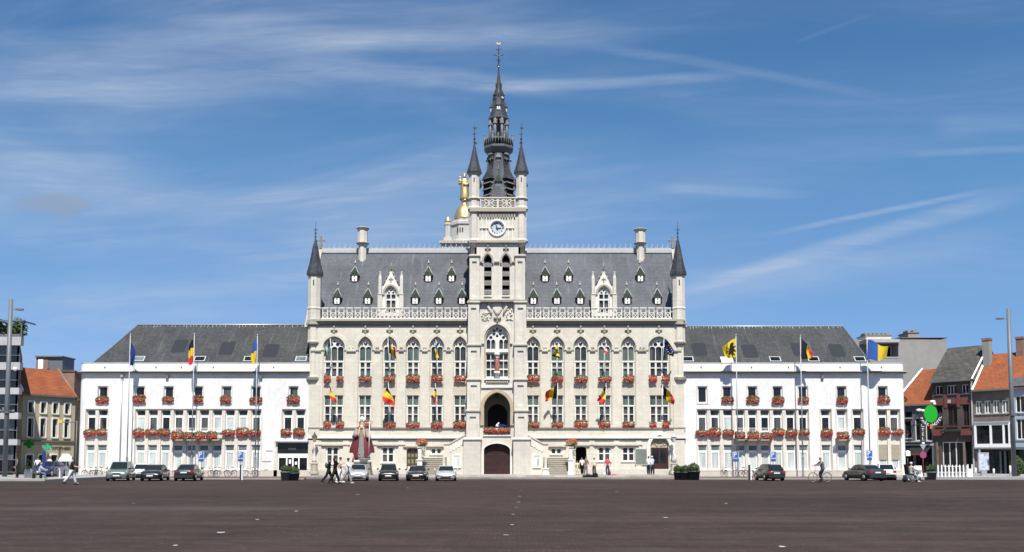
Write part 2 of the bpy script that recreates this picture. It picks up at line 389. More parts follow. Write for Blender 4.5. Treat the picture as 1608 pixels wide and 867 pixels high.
M['steel'] = plain('galvanised_steel', (.40,.41,.42), .42, .12, 5, metal=.4)
M['greymetal'] = plain('grey_painted_mast', (.125,.14,.155), .45, .1, 3)
M['rose'] = plain('red_blossom', (.37,.022,.016), .6, .5, 9)
M['pink'] = plain('pink_blossom', (.50,.11,.075), .6, .35, 9)
M['orange_bloom'] = plain('orange_blossom', (.62,.13,.025), .6, .3, 9)
M['leaf'] = plain('geranium_leaf', (.065,.10,.028), .6, .4, 9)
M['bush'] = plain('box_leaf', (.075,.125,.03), .6, .45, 7)
M['palm'] = plain('dark_palm_leaf', (.018,.035,.014), .55, .4, 5)
M['tub'] = plain('dark_grey_tub', (.055,.065,.07), .5, .15, 3)
M['tubgrey'] = plain('mid_grey_tub', (.16,.175,.19), .5, .15, 3)
M['slate_hall'] = slate('grey_slate', (.088,.092,.106), (.106,.110,.124))
M['slate_dark'] = slate('dark_spire_slate', (.040,.043,.052), (.062,.066,.078))
LW = [(281,543),(357,547),(427,551)]; RW = [(1098,549),(1176,552),(1254,549),(1313,551)]
M['slate_wing'] = slate('worn_wing_slate', (.044,.046,.048), (.066,.067,.068), .2, .28, [(*W(x, y, 3.0), .78, .80) for x, y in LW+RW])
M['dormer_tile'] = slate('green_glazed_tile', (.012,.022,.014), (.035,.055,.03), .14, .14)
M['tile'] = tiles('orange_roof_tile', (.35,.097,.03))
M['brick_dark'] = brickmat('dark_brick', (.075,.048,.038), (.12,.11,.10))
M['brick_brown'] = brickmat('brown_brick', (.13,.085,.06))
M['brick_red'] = brickmat('red_brick', (.26,.11,.065))
M['pinkstone'] = stone('red_sandstone', (.16,.055,.05), (.09,.035,.03), .4, brick=False)
M['cream'] = stone('cream_render', (.46,.41,.28), (.33,.29,.2), .3, brick=False)
M['grey_wall'] = stone('grey_render', (.275,.265,.25), (.2,.195,.185), .25, brick=False)
M['band'] = stone('grey_white_band', (.40,.395,.40), (.36,.35,.34), .3, brick=False)
M['asphalt'] = paving('square_setts', [(.055,.0365,.0315),(.043,.029,.0255)], .22, .12, (.033,.024,.021), spot=[
      (XW(1310, Ground_Y(836)-0, 836), Ground_Y(836)+.6, 3.4, 1.0, .6, (.028,.022,.020)), (XW(660, Ground_Y(790), 790), Ground_Y(790), 6, 1.2, .35, (.04,.032,.03)),
      (XW(1480, Ground_Y(845), 845), Ground_Y(845), 2.5, .5, .4, (.03,.024,.022)), (XW(250, Ground_Y(800), 800), Ground_Y(800), 7, 1.5, .3, (.105,.088,.082))])
M['paving'] = paving('pale_paving_slabs', [(.36,.33,.30),(.30,.275,.25)], .6, .4, (.2,.18,.16))
M['redpave'] = paving('reddish_clinker_paving', [(.20,.125,.10),(.155,.10,.085)], .2, .1, (.1,.08,.07))
M['kerb'] = stone('grey_kerb_stone', (.30,.29,.28), (.18,.17,.16), .4, brick=False)
M['paint'] = plain('worn_white_paint', (.60,.58,.55), .7, .3, 12)
M['skin'] = plain('skin', (.52,.31,.22), .55, .08, 8)
M['tyre'] = plain('tyre_rubber', (.014,.014,.014), .8, .2, 9)
M['rim'] = plain('alloy_rim', (.45,.45,.46), .35, .1, 6, metal=.7)
M['carglass'] = plain('car_glass', (.012,.016,.018), .04, .2, 2, spec=.6)
M['lamp_glass'] = plain('clear_headlamp', (.62,.64,.66), .12, .1, 8, spec=.6)
M['tail'] = plain('red_tail_lamp', (.32,.02,.015), .2, .1, 8)
M['blackplastic'] = plain('black_plastic', (.02,.02,.021), .55, .15, 6)
M['plate'] = plain('white_plate', (.68,.68,.64), .5, .05, 8)
M['signblue'] = plain('sign_blue', (.03,.10,.32), .45, .08, 6)
M['signred'] = plain('sign_red', (.50,.03,.045), .45, .08, 6)
M['signgreen'] = plain('sign_green', (.008,.32,.018), .45, .06, 6)
def cloth(name, col): return plain(name, col, .8, .12, 5, spec=.2)
M['f_black'] = cloth('black_cloth', (.012,.012,.014)); M['f_yellow'] = cloth('yellow_cloth', (.60,.44,.025)); M['f_red'] = cloth('red_cloth', (.60,.035,.035))
M['f_blue'] = cloth('blue_cloth', (.03,.085,.30)); M['f_eu'] = cloth('deep_blue_cloth', (.018,.04,.17)); M['f_green'] = cloth('green_cloth', (.06,.26,.16)); M['f_white'] = cloth('white_cloth', (.75,.75,.74))
# ------------------------------------------------------------------ ground
def flat_sheet(name, x0, x1, y0, y1, z, mat, th=0.0):
    b = MB()
    if th: b.box(x0, x1, y0, y1, z-th, z)
    else: b.add([(x0,y0,z),(x1,y0,z),(x1,y1,z),(x0,y1,z)], [(0,1,2,3)])
    return b.build(name, mat, kind='structure')
b = MB(); ys = [-700, -120, -60, -40] + [-27+i for i in range(14)] + [0, 40, 200, 1800]
b.add([(x, y, gz(y)) for y in ys for x in (-1500, 1500)], [(2*i, 2*i+1, 2*i+3, 2*i+2) for i in range(len(ys)-1)], 0, True)
b.build('square_ground', M['asphalt'], kind='structure')
GB = -.23                                           # level at the foot of the buildings
PLAT = .12                                          # level of the forecourt
xl, xr = XW(486, -7.6, 750), XW(1061, -7.6, 750)
flat_sheet('forecourt', xl, xr, -7.1, .5, PLAT, M['paving'], .4)
flat_sheet('forecourt_step', xl-.3, xr+.3, -7.6, -7.103, -.05, M['paving'], .22)
flat_sheet('pavement', -36.4, xl-.31, -8.2, 1, -.12, M['redpave'], .2)
flat_sheet('pavement', xr+.31, 34.6, -8.2, 1, -.12, M['redpave'], .2)
flat_sheet('kerb', -36.4, xl-.31, -8.45, -8.203, -.115, M['kerb'], .2)
flat_sheet('kerb', xr+.31, 34.6, -8.45, -8.203, -.115, M['kerb'], .2)
flat_sheet('terrace', -120, -36.41, -20.7, 60, .06, M['kerb'], .4)
flat_sheet('kerb', -120, -36.41, -21.0, -20.703, .09, M['kerb'], .4)
flat_sheet('terrace', 34.61, 120, -9, 60, .0, M['kerb'], .4)
marks = [(822,762),(818,770),(816,779),(814,788),(811,796),(806,807),(804,823),(794,839),(348,835),(275,855),(1228,857),(465,802),(404,815),(562,776),(1045,812),(640,766),(968,772),(1140,790),(210,790)]
for i, (px, py) in enumerate(marks):
    Y = Ground_Y(py, .05); X = XW(px, Y, py); z = gz(Y)+.004
    n = 9; w = random.uniform(.05, .11); l = random.uniform(.04, .14)
    pts = [(X+w*(1+random.uniform(-.35, .2))*math.cos(2*PI*k/n), Y+l*(1+random.uniform(-.35, .2))*math.sin(2*PI*k/n), z) for k in range(n)]
    b = MB(); b.add(pts, [tuple(range(n))]); o = b.build('painted_mark', M['paint'], kind='structure')

# ------------------------------------------------------------------ outlines
def rect(x0, x1, z0, z1): return [(x0,z0),(x1,z0),(x1,z1),(x0,z1)]
def arch(cx, a, z0, zs, h, n=7):                       # pointed arch
    hh = max(h, a*1.12); Rr = (a*a+hh*hh)/(2*a); t1 = math.atan2(hh, Rr-a); k = h/hh
    right = [(cx+a-Rr+Rr*math.cos(t1*i/n), zs+k*Rr*math.sin(t1*i/n)) for i in range(n+1)]
    left = [(2*cx-x, z) for x, z in reversed(right[:-1])]
    return [(cx-a, z0), (cx+a, z0)] + right + left
def rrect(x0, x1, z0, z1, r, n=3):                     # rectangle with rounded upper corners
    p = [(x0,z0),(x1,z0)]
    p += [(x1-r+r*math.cos(PI/2*i/n), z1-r+r*math.sin(PI/2*i/n)) for i in range(n+1)]
    p += [(x0+r-r*math.sin(PI/2*i/n), z1-r+r*math.cos(PI/2*i/n)) for i in range(n+1)]
    return p
def circle(cx, cz, r, n=12): return [(cx+r*math.cos(2*PI*i/n), cz+r*math.sin(2*PI*i/n)) for i in range(n)]
def shrink(loop, d):                                   # crude inward offset about the centre line
    xs = [p[0] for p in loop]; zs = [p[1] for p in loop]; cx = (min(xs)+max(xs))/2; cz = (min(zs)+max(zs))/2
    kx = 1-2*d/(max(xs)-min(xs)); kz = 1-2*d/(max(zs)-min(zs)); return [(cx+(x-cx)*kx, cz+(z-cz)*kz) for x, z in loop]

# ------------------------------------------------------------------ town hall
HALL = thing('town_hall', 'large pale stone neo-gothic town hall with a tall central clock tower and grey slate roof', 'town hall', (XW(780), 0, GB))
UP = [(524.3,31),(573.5,20),(611.7,20),(648.5,20),(686,20),(722.5,19.5),(837,19.5),(875,20),(912,20),(949.3,20),(986.7,20),(1035,31)]
k = 1/SC(0)                                            # metres per photograph pixel on the facade
ZS = ZW(545.5); ZA = ZW(531); ZSILL = ZW(592); ZL1 = ZW(620.5); ZL0 = ZW(664); ZBAY = ZW(669)
ZCOR = ZW(512); ZGR = PLAT
left_edge, right_edge = XW(486.5), XW(1074)
def ground_openings():
    g = []
    for px, w, y0, y1 in ((522,21,728,702),(609,21,726,702),(949,21,724,702),(986.7,21,724,702)):
        g.append(('window', XW(px, 0, 715), w*k, ZW(y0), ZW(y1)))
    for px in (685, 873.5): g.append(('small', XW(px, 0, 708), 19*k, ZW(713), ZW(704)))
    g.append(('gdoor', XW(647.5, 0, 720), 18*k, ZGR, ZW(704))); g.append(('odoor', XW(912.5, 0, 720), 17*k, ZGR, ZW(702)))
    g.append(('portal', XW(1036, 0, 720), 24*k, ZGR, ZW(703)))
    return g
GO = ground_openings()
for side, (x0, x1) in enumerate(((left_edge, XW(742)), (XW(820), right_edge))):
    holes = []; ih = []
    for c, w in UP:
        X = XW(c, 0, 560)
        if not x0 < X < x1: continue
        a = (w/2+1.6)*k
        holes.append(arch(X, a, ZBAY, ZS-.02, ZW(528)-ZS))
        ih.append(arch(X, w/2*k, ZSILL, ZS, ZA-ZS)); ih.append(rrect(X-w/2*k, X+w/2*k, ZL0, ZL1, .12))
    for t, X, w, z0, z1 in GO:
        if x0 < X < x1:
            if t in ('gdoor', 'odoor'): holes.append(rrect(X-w/2, X+w/2, z0-.02, z1, .3))
            elif t == 'portal': holes.append(arch(X, w/2+.12, z0-.02, ZW(703), ZW(684)-ZW(703)))
            else: holes.append(rect(X-w/2, X+w/2, z0, z1))
    b = MB(); b.slab([rect(x0, x1, -.28, ZCOR)] + holes, 0, .16); b.build('wall', M['stone'], HALL)
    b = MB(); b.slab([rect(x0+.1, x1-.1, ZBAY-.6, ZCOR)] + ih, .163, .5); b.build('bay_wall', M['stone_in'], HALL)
b = MB()                                               # sides and back
b.box(left_edge, left_edge+.3, .285, 14, GB-.1, ZCOR); b.box(right_edge-.3, right_edge, .285, 14, GB-.1, ZCOR); b.box(left_edge+.305, right_edge-.305, 13.6, 13.99, GB-.1, ZCOR)
b.build('outer_wall', M['stone'], HALL)
b = MB(); b.box(left_edge+.31, right_edge-.31, 1.6, 1.8, GB, ZCOR-.1); b.build('interior', M['void'], HALL)

def lights(X, w, z0, z1, n, bar, rows):
    """rectangular lights between mullions; rows = list of (z0,z1)"""
    out = []; lw = (w-bar*(n+1))/n
    for a, c in rows:
        for i in range(n):
            x = X-w/2+bar+i*(lw+bar); out.append((x, x+lw, a, c))
    return out
def upper_window(X, w, n):
    bar = .105; W_ = w*k; zt = ZW(567.5); zm = ZW(577.5)
    loops = [arch(X, W_/2, ZSILL, ZS, ZA-ZS)]
    for (a, c, z0, z1) in lights(X, W_, 0, 0, n, bar, [(ZSILL+.08, zm-.05), (zm+.05, zt-.09)]): loops.append(rect(a+.04, c-.04, z0, z1))
    for (a, c, z0, z1) in lights(X, W_, 0, 0, n, .07, [(zt+.09, ZS-.02)]): loops.append(arch((a+c)/2, (c-a)/2, z0, z1-.10, .22, 4))
    H = ZA-ZS
    if n == 2:
        loops.append([(X, ZS+.10), (X+.17, ZS+.30), (X+.20, ZS+.44), (X+.10, ZS+.52), (X, ZS+.46), (X-.10, ZS+.52), (X-.20, ZS+.44), (X-.17, ZS+.30)])
        for s in (-1, 1): loops.append([(X+s*.28, ZS+.22), (X+s*.43, ZS+.17), (X+s*.37, ZS+.42), (X+s*.30, ZS+.45)])
    else:
        for s in (-1, 1): loops.append(circle(X+s*.32, ZS+.31, .2, 10))
        loops.append([(X-.13, ZS+.60), (X, ZS+.46), (X+.13, ZS+.60), (X, ZS+.72)])
        for s in (-1, 1): loops.append([(X+s*.60, ZS+.17), (X+s*.82, ZS+.14), (X+s*.62, ZS+.42)])
    b = MB(); b.slab(loops, .25, .37); win = b.build('window', M['stone_white'], HALL)
    b = MB(); b.slab([shrink(arch(X, W_/2, ZSILL, ZS, ZA-ZS), -.01)], .395, .415); b.build('pane', random.choice([M['pane'], M['pane'], M['pane_green']]) if n == 2 else M['pane'], win)
    b = MB(); b.box(X-W_/2, X+W_/2, .22, .42, zt-.08, zt+.03); b.build('transom', M['stone_white'], win)
def lower_window(X, w, n):
    bar = .11; W_ = w*k; zt = ZW(637); zm = ZW(650.5)
    loops = [rrect(X-W_/2, X+W_/2, ZL0, ZL1, .12)]
    for (a, c, z0, z1) in lights(X, W_, 0, 0, n, bar, [(ZL0+.08, zm-.04), (zm+.04, zt-.09)]): loops.append(rect(a+.04, c-.04, z0, z1))
    for (a, c, z0, z1) in lights(X, W_, 0, 0, n, .075, [(zt+.07, ZL1-.07)]): loops.append(rrect(a, c, z0, z1, .09))
    b = MB(); b.slab(loops, .25, .37); win = b.build('window', M['stone_white'], HALL)
    b = MB(); b.box(X-W_/2-.01, X+W_/2+.01, .395, .415, zt, ZL1+.01); b.build('pane', M['pane_green'], win)
    b = MB(); b.box(X-W_/2-.01, X+W_/2+.01, .395, .415, ZL0-.01, zt-.003); b.build('pane', M['pane'], win)
    b = MB(); b.box(X-W_/2, X+W_/2, .22, .42, zt-.08, zt+.02); b.build('transom', M['stone_white'], win)
for c, w in UP:
    X = XW(c, 0, 560); n = 3 if w > 25 else 2
    upper_window(X, w, n); lower_window(X, w, n)
    a = (w/2+1.6)*k
    o1 = arch(X, a+.30, ZS-.28, ZS-.02, ZW(523.5)-ZS); i1 = arch(X, a+.02, ZS-.28, ZS-.02, ZW(528)-ZS)
    ring = o1[1:] + o1[:1]; inner = i1[1:] + i1[:1]
    loop = ring + list(reversed(inner))
    b = MB(); b.slab([loop], -.11, .0); hm = b.build('hood_mould', M['stone'], HALL)
    o2 = arch(X, a+.02, ZS-.3, ZS-.02, ZW(528)-ZS); i2 = arch(X, w/2*k+.015, ZS-.3, ZS, ZA-ZS+.02)
    b = MB(); b.slab([o2[1:]+o2[:1]+list(reversed(i2[1:]+i2[:1]))], .04, .162); b.build('arch_moulding', M['stone_brown'], hm)
    b = MB()                                            # leafy finial over the arch
    zt = ZW(523); b.box(X-.10, X+.10, -.2, -.0, zt+.02, zt+.14); b.box(X-.27, X+.27, -.17, 0, zt+.26, zt+.34); b.box(X-.07, X+.07, -.15, 0, zt+.14, zt+.62); b.ball((X, -.1, zt+.62), .11, .1, .11, 8, 4)
    for s in (-1, 1):
        b.ball((X+s*.27, -.1, zt+.30), .09, .09, .09, 6, 4)
        for q in (.35, .7):                            # crockets along the hood
            b.ball((X+s*(a+.42)*q+s*.12, -.06, ZS+.2+(1-q)*1.0), .06, .06, .07, 6, 3)
    b.build('finial', M['stone_grey'], hm, kind='stuff')
cs = [XW(c, 0, 560) for c, w in UP]; hw = [(w/2+1.6)*k+.3 for c, w in UP]
for i in range(len(cs)-1):                              # label stops between neighbouring arches
    if i == 5: continue
    xa, xb = cs[i]+hw[i], cs[i+1]-hw[i+1]; z = ZS-.28
    if xb-xa < .15: continue
    b = MB(); b.box(xa-.12, xb+.12, -.16, 0, z-.14, z); b.box(xa+.02, xb-.02, -.1, 0, z, z+.16); b.box(xa-.02, xb+.02, -.12, 0, z-.2, z-.143)
    for q in (.25, .75): b.ball((xa+(xb-xa)*q, -.1, z+.25), .09, .08, .1, 6, 4)
    b.build('label_stop', M['stone_grey'] if i % 3 else M['stone'], HALL)
for (xa, xb) in ((left_edge+.35, cs[0]-hw[0]), (cs[-1]+hw[-1], right_edge-.35)):
    b = MB(); z = ZS-.28; b.box(xa-.3, xb+.12, -.16, 0, z-.14, z); b.build('label_stop', M['stone_grey'], HALL)
for xa, xb in ((left_edge-.12, XW(733)), (XW(827), right_edge+.12)):
    for nm, y, hgt, pr, m in (('string_course', 671.5, .15, .16, 'stone_grey'), ('string_course', 687, .2, .22, 'stone_white'), ('string_course', 690.3, .07, .1, 'stone_dark')):
        b = MB(); b.box(xa, xb, -pr, 0, ZW(y)-hgt/2, ZW(y)+hgt/2); b.build(nm, M[m], HALL)
    z = ZW(512)
    for z0, z1, pr, m in ((z, z+.22, .12, 'stone_dark'), (z+.22, z+.36, .22, 'stone_grey'), (z+.36, z+.46, .34, 'stone_dark'), (z+.46, z+.66, .42, 'stone_grey')):
        b = MB(); b.box(xa, xb, -pr, .9, z0, z1-.002); b.build('cornice', M[m], HALL)
    b = MB(); b.box(xa, xb, -.30, 0, GB, PLAT+.35); b.box(xa, xb, -.2, 0, PLAT+.35, PLAT+.5); b.build('plinth', M['stone_base'], HALL)
# shallow pilasters and panels of the ground storey
for px in (500, 543, 589, 630, 663, 893, 929.5, 968, 1003):
    X = XW(px, 0, 715); b = MB(); b.box(X-.28, X+.28, -.07, 0, PLAT+.5, ZW(692)); b.box(X-.38, X+.38, -.16, 0, ZW(698)-.05, ZW(698)+.07); b.build('pilaster', M['stone'], HALL)
# ground storey windows and doors
for t, X, w, z0, z1 in GO:
    if t in ('window', 'small'):
        fr = []; zm = (z0+z1)/2+.05
        rows = [(z0+.07, zm-.05), (zm+.05, z1-.08)] if t == 'window' else [(z0+.06, z1-.07)]
        loops = [rect(X-w/2, X+w/2, z0, z1)] + [rect(a+.03, c-.03, q0, q1) for a, c, q0, q1 in lights(X, w, 0, 0, 2, .13, rows)]
        b = MB(); b.slab(loops, .09, .155); win = b.build('window', M['stone_white'], HALL)
        b = MB(); b.box(X-w/2-.02, X+w/2+.02, .165, .18, z0-.02, z1+.02); b.build('pane', M['pane'], win)
        b = MB(); b.box(X-w/2-.42, X+w/2+.42, -.2, 0, z1+.12, z1+.24); b.box(X-w/2-.36, X+w/2+.36, -.08, 0, z1+.02, z1+.12); b.build('lintel_mould', M['stone_grey'], win)
        b = MB(); b.box(X-w/2-.08, X+w/2+.08, -.09, .0, z0-.12, z0-.003); b.build('sill', M['stone_white'], win)
    elif t == 'gdoor':
        b = MB(); zl = z0+1.0
        loops = [rrect(X-w/2+.005, X+w/2-.005, z0, z1-.005, .3)]
        lw = (w-.5)/3
        for i in range(3):
            xx = X-w/2+.1+i*(lw+.15)
            for q0, q1 in ((zl+.05, zl+.62), (zl+.70, z1-.14 if i == 1 else z1-.30)): loops.append(rect(xx, xx+lw, q0, q1))
        b.slab(loops, .16, .22); d = b.build('door', M['wood'], HALL)
        b = MB(); b.box(X-w/2+.02, X+w/2-.02, .235, .25, zl, z1-.05); b.build('pane', plain('yellow_green_glass', (.20,.22,.12), .2, .3, 3), d)
        b = MB(); b.box(X-w/2-.35, X+w/2+.35, -.18, 0, z1+.1, z1+.22); b.build('lintel_mould', M['stone_grey'], d)
        b = MB(); b.box(X-w/2+.1, X-w/2+.34, .13, .157, z0+.25, z0+.75); b.build('notice', M['frame'], d)
    elif t == 'odoor':
        b = MB(); b.box(X-w/2, X+w/2, 1.2, 1.25, z0-.02, z1); d = b.build('door', M['void'], HALL)
        b = MB(); b.box(X+w/2-.07, X+w/2, .5, 1.1, z0, z1-.2); b.build('door_leaf', M['wood'], d)
        b = MB(); b.box(X-w/2-.35, X+w/2+.35, -.18, 0, z1+.1, z1+.22); b.build('lintel_mould', M['stone_grey'], d)
    else:
        zt = ZW(703); zap = ZW(684)
        b = MB(); b.slab([arch(X, w/2+.1, zt, zt+.001, zap-zt-.05)], .16, .27); ty = b.build('tympanum', M['stone_brown'], HALL)
        b = MB(); rnd = random.Random(3)
        for i in range(26):
            a = rnd.uniform(-.8, .8); q = rnd.uniform(.05, .9)*(1-abs(a)*.8)
            b.ball((X+a*w/2, .14, zt+.12+q*(zap-zt-.25)), rnd.uniform(.05,.11), .06, rnd.uniform(.05,.12), 6, 4)
        b.build('carving', M['stone_grey'], ty)
        b = MB(); b.slab([rect(X-w/2-.1, X+w/2+.1, z0, zt-.02)] + [rrect(X+s*(w/4)-w/4+.08, X+s*(w/4)+w/4-.08, z0+1.05, zt-.18, .1) for s in (-1, 1)], .18, .25); d = b.build('door', M['door'], HALL)
        b = MB(); b.box(X-w/2, X+w/2, .2, .24, z0+.9, zt-.1); b.build('panel', M['pane_black'], d)
        o1 = arch(X, w/2+.55, z0+.5, zt, zap-zt+.38); i1 = arch(X, w/2+.22, z0+.5, zt, zap-zt+.05)
        b = MB(); b.slab([o1[1:]+o1[:1]+list(reversed(i1[1:]+i1[:1]))], -.18, 0); b.build('portal_mould', M['stone_white'], HALL)
X = XW(1009.5, 0, 716); b = MB(); b.box(X-.72, X+.72, -.08, 0, ZW(729), ZW(706)); p = b.build('plaque', plain('green_grey_bronze', (.15,.17,.15), .5, .2, 6), HALL)
b = MB(); b.slab([rect(X-.8, X+.8, ZW(729)-.08, ZW(706)+.08), rect(X-.72, X+.72, ZW(729), ZW(706))], -.1, 0); b.build('plaque_frame', M['stone_grey'], p)
# balustrade
zb0, zb1, zb2 = ZCOR+.66, ZW(489.5, -.2), ZW(484.5, -.2)
pitch = 12.62/SC(-.2)
def tall_unit():
    w = .29; b = MB()
    b.slab([rect(-w, w, zb0+.12, zb2), rect(-w+.075, w-.075, zb0+.70, zb2-.09), [(-w+.07, zb0+.60), (-.03, zb0+.40), (-w+.07, zb0+.2)], [(w-.07, zb0+.60), (.03, zb0+.40), (w-.07, zb0+.2)], [(-.17, zb0+.65), (.17, zb0+.65), (0, zb0+.43)], [(-.17, zb0+.15), (.17, zb0+.15), (0, zb0+.36)]], -.2, -.04)
    b.box(-w-.05, w+.05, -.25, .0, zb2, zb2+.10); return b
def low_unit(w):
    b = MB(); b.slab([rect(-w, w, zb0+.12, zb1), rect(-w+.02, w-.02, zb0+.16, zb1-.10)], -.17, -.06); b.box(-w, w, -.22, -.02, zb1, zb1+.06); return b
proto_t = proto_l = None
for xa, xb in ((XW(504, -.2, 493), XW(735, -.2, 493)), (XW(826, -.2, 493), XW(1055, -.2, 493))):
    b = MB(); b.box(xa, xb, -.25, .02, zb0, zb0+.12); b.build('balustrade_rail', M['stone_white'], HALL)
    b = MB(); b.box(xa, xb, .80, .88, zb0-.3, zb0+.46); b.build('shade_board', M['iron'], HALL)  # dark board added to stand in for shade behind the balustrade openings
    n = int((xb-xa)/pitch); pp = (xb-xa)/n; wl = (pp-.58)/2
    for i in range(n):
        x = xa+(i+.5)*pp
        if proto_t is None:
            proto_t = tall_unit().build('baluster', M['stone_white'], None); proto_l = low_unit(wl).build('baluster', M['stone_tower'], None)
            proto_t.parent = proto_l.parent = HALL; t1, t2 = proto_t, proto_l
        else:
            t1 = dup(proto_t); t2 = dup(proto_l)
        inv = chain(HALL).inverted()
        t1.location = inv @ Vector((x, 0, 0)); t2.location = inv @ Vector((x+pp/2, 0, 0))
# roof
YE, YR = .9, 7.4; ZE = ZCOR+.5; ZR = ZW(396, YR); gl, gr = XW(506, YR, 396), XW(1054, YR, 396)
b = MB(); th = .25
b.loft([[(x, YE, ZE-th), (x, YR, ZR-th), (x, 2*YR-YE, ZE-th), (x, 2*YR-YE, ZE), (x, YR, ZR), (x, YE, ZE)] for x in (gl, gr)], 0, False)
ROOF = b.build('roof', M['slate_hall'], HALL)
b = MB(); b.box(gl, gr, YR-.22, YR+.22, ZR-.12, ZR+.22); b.box(gl, gr, YR-.12, YR+.12, ZR+.22, ZR+.42); b.build('ridge_capping', M['zinc'], ROOF)
b = MB(); x = gl+.2
while x < gr-.1:
    z = ZR+.42; b.box(x-.03, x+.03, YR-.03, YR+.03, z, z+.34); b.box(x-.12, x+.12, YR-.03, YR+.03, z+.16, z+.22); b.ball((x, YR, z+.36), .07, .05, .08, 6, 4)
    b.tube([(x-.3, YR, z), (x-.15, YR, z+.14), (x, YR, z+.02)], .025, 4); x += .58
b.build('ridge_cresting', M['zinc'], ROOF)
def roofY(z): return YE + (z-ZE)/(ZR-ZE)*(YR-YE)
for s, xg in ((1, gl), (-1, gr)):                       # end gables with stone coping and a cross
    b = MB(Matrix.Rotation(PI/2, 4, 'Z'))
    x = xg
    b = MB(); xx0, xx1 = (x-.35, x+.02) if s > 0 else (x-.02, x+.35)
    b.loft([[(q, YE-.3, ZCOR), (q, YR, ZR+.45), (q, 2*YR-YE+.3, ZCOR)] for q in (xx0, xx1)], 0, False); g = b.build('gable', M['stone_grey'], HALL)
    b = MB(); zc = ZR+.4; xm = (xx0+xx1)/2
    b.box(xm-.14, xm+.14, YR-.14, YR+.14, zc, zc+.5); b.box(xm-.07, xm+.07, YR-.07, YR+.07, zc+.5, zc+1.3); b.box(xm-.38, xm+.38, YR-.065, YR+.065, zc+.82, zc+.96)
    for dx in (-.38, .38): b.ball((xm+dx, YR, zc+.89), .11, .08, .13, 6, 4)
    b.ball((xm, YR, zc+1.32), .12, .08, .13, 6, 4); b.build('cross_finial', M['stone_dark'], g)
for px, y0 in ((569.5, 357.5), (1005.5, 359.5)):         # chimneys on the front slope
    zb = ZW(409, 6.6); Yc = 6.9; X = XW(px, Yc, 380); zt = ZW(y0, Yc); zm = ZW(383, Yc)
    b = MB(); b.lathe([(.44, zb-1.5), (.44, zm-.1)], 8, (X, Yc, 0), 0, False, PI/8); c = b.build('chimney', M['stone_tower'], HALL)
    b = MB(); b.lathe([(.62, zm-.1), (.62, zm+.08), (.55, zm+.1), (.55, zt-.25), (.68, zt-.2), (.68, zt-.02), (.4, zt)], 8, (X, Yc, 0), 0, False, PI/8); b.build('chimney_shaft', M['stone_tower'], c)
    for zz in (zm-.02, zt-.16):
        b = MB(); b.lathe([(.70, zz), (.74, zz+.05), (.70, zz+.1)], 8, (X, Yc, 0), 0, False, PI/8); b.build('chimney_band', M['stone_dark'], c)
# lucarnes: small steep dormers with two white shutters
def lucarne():
    L = bpy.data.objects.new('roof_dormer', None); COL.objects.link(L); L.parent = HALL
    return L
LUC = []
def build_lucarne(root):
    I = root
    hw, h = .30, .62
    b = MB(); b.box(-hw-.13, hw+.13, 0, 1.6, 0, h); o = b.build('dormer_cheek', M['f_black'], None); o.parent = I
    b = MB()
    for s in (-1, 1):
        b.box(*sorted((s*.05, s*.27)), -.05, -.003, -.02, .575)
    b.box(-.06, .06, -.045, -.003, .24, .36)
    o = b.build('shutter', M['frame'], None); o.parent = I
    b = MB(); b.box(-.22, .22, -.10, -.055, -.08, -.025); b.box(-.055, .055, -.04, -.004, -.02, .16); o = b.build('sill', M['brick_red'], None); o.parent = I
    b = MB(); ev = .50; top = 1.62
    b.loft([[(-ev, -.08, .58), (ev, -.08, .58), (ev, 1.7, .58), (-ev, 1.7, .58)], [(-.3, .04, 1.0), (.3, .04, 1.0), (.3, 1.75, .95), (-.3, 1.75, 1.0)], [(-.02, .35, top), (.02, .35, top), (.02, 1.95, top), (-.02, 1.95, top)]], 0, False)
    o = b.build('dormer_roof', M['dormer_tile'], None); o.parent = I
    b = MB()
    for s in (-1, 1): b.tube([(s*.54, -.06, .55), (s*.33, .02, 1.02), (s*.03, .36, top+.03)], .035, 4)
    o = b.build('hip_capping', M['zinc'], None); o.parent = I
    b = MB(); b.tube([(0, .4, top), (0, .4, top+.75)], .03, 5); b.ball((0, .4, top+.42), .13, .13, .13, 8, 5); o = b.build('finial', M['zinc'], None); o.parent = I
    b = MB(); b.ball((0, .4, top+.42), .135, .135, .13, 8, 5); o = b.build('finial_ball', M['stone_grey'], None); o.parent = I
rows = [(p, 477) for p in (529.5, 577.5, 652, 689, 725.5, 837.5, 874.5, 911, 985, 1032.5)] + [(p, 441) for p in (557, 672.5, 709, 856, 893, 1005.5)]
base = None
for px, py in rows:
    z0 = ZW(py, 2.5); Y = roofY(z0); z0 = ZW(py, Y); Y = roofY(z0); X = XW(px, Y, py)
    if base is None: base = lucarne(); build_lucarne(base); o = base
    else: o = dup(base)
    o.location = chain(HALL).inverted() @ Vector((X, Y-.12, z0))
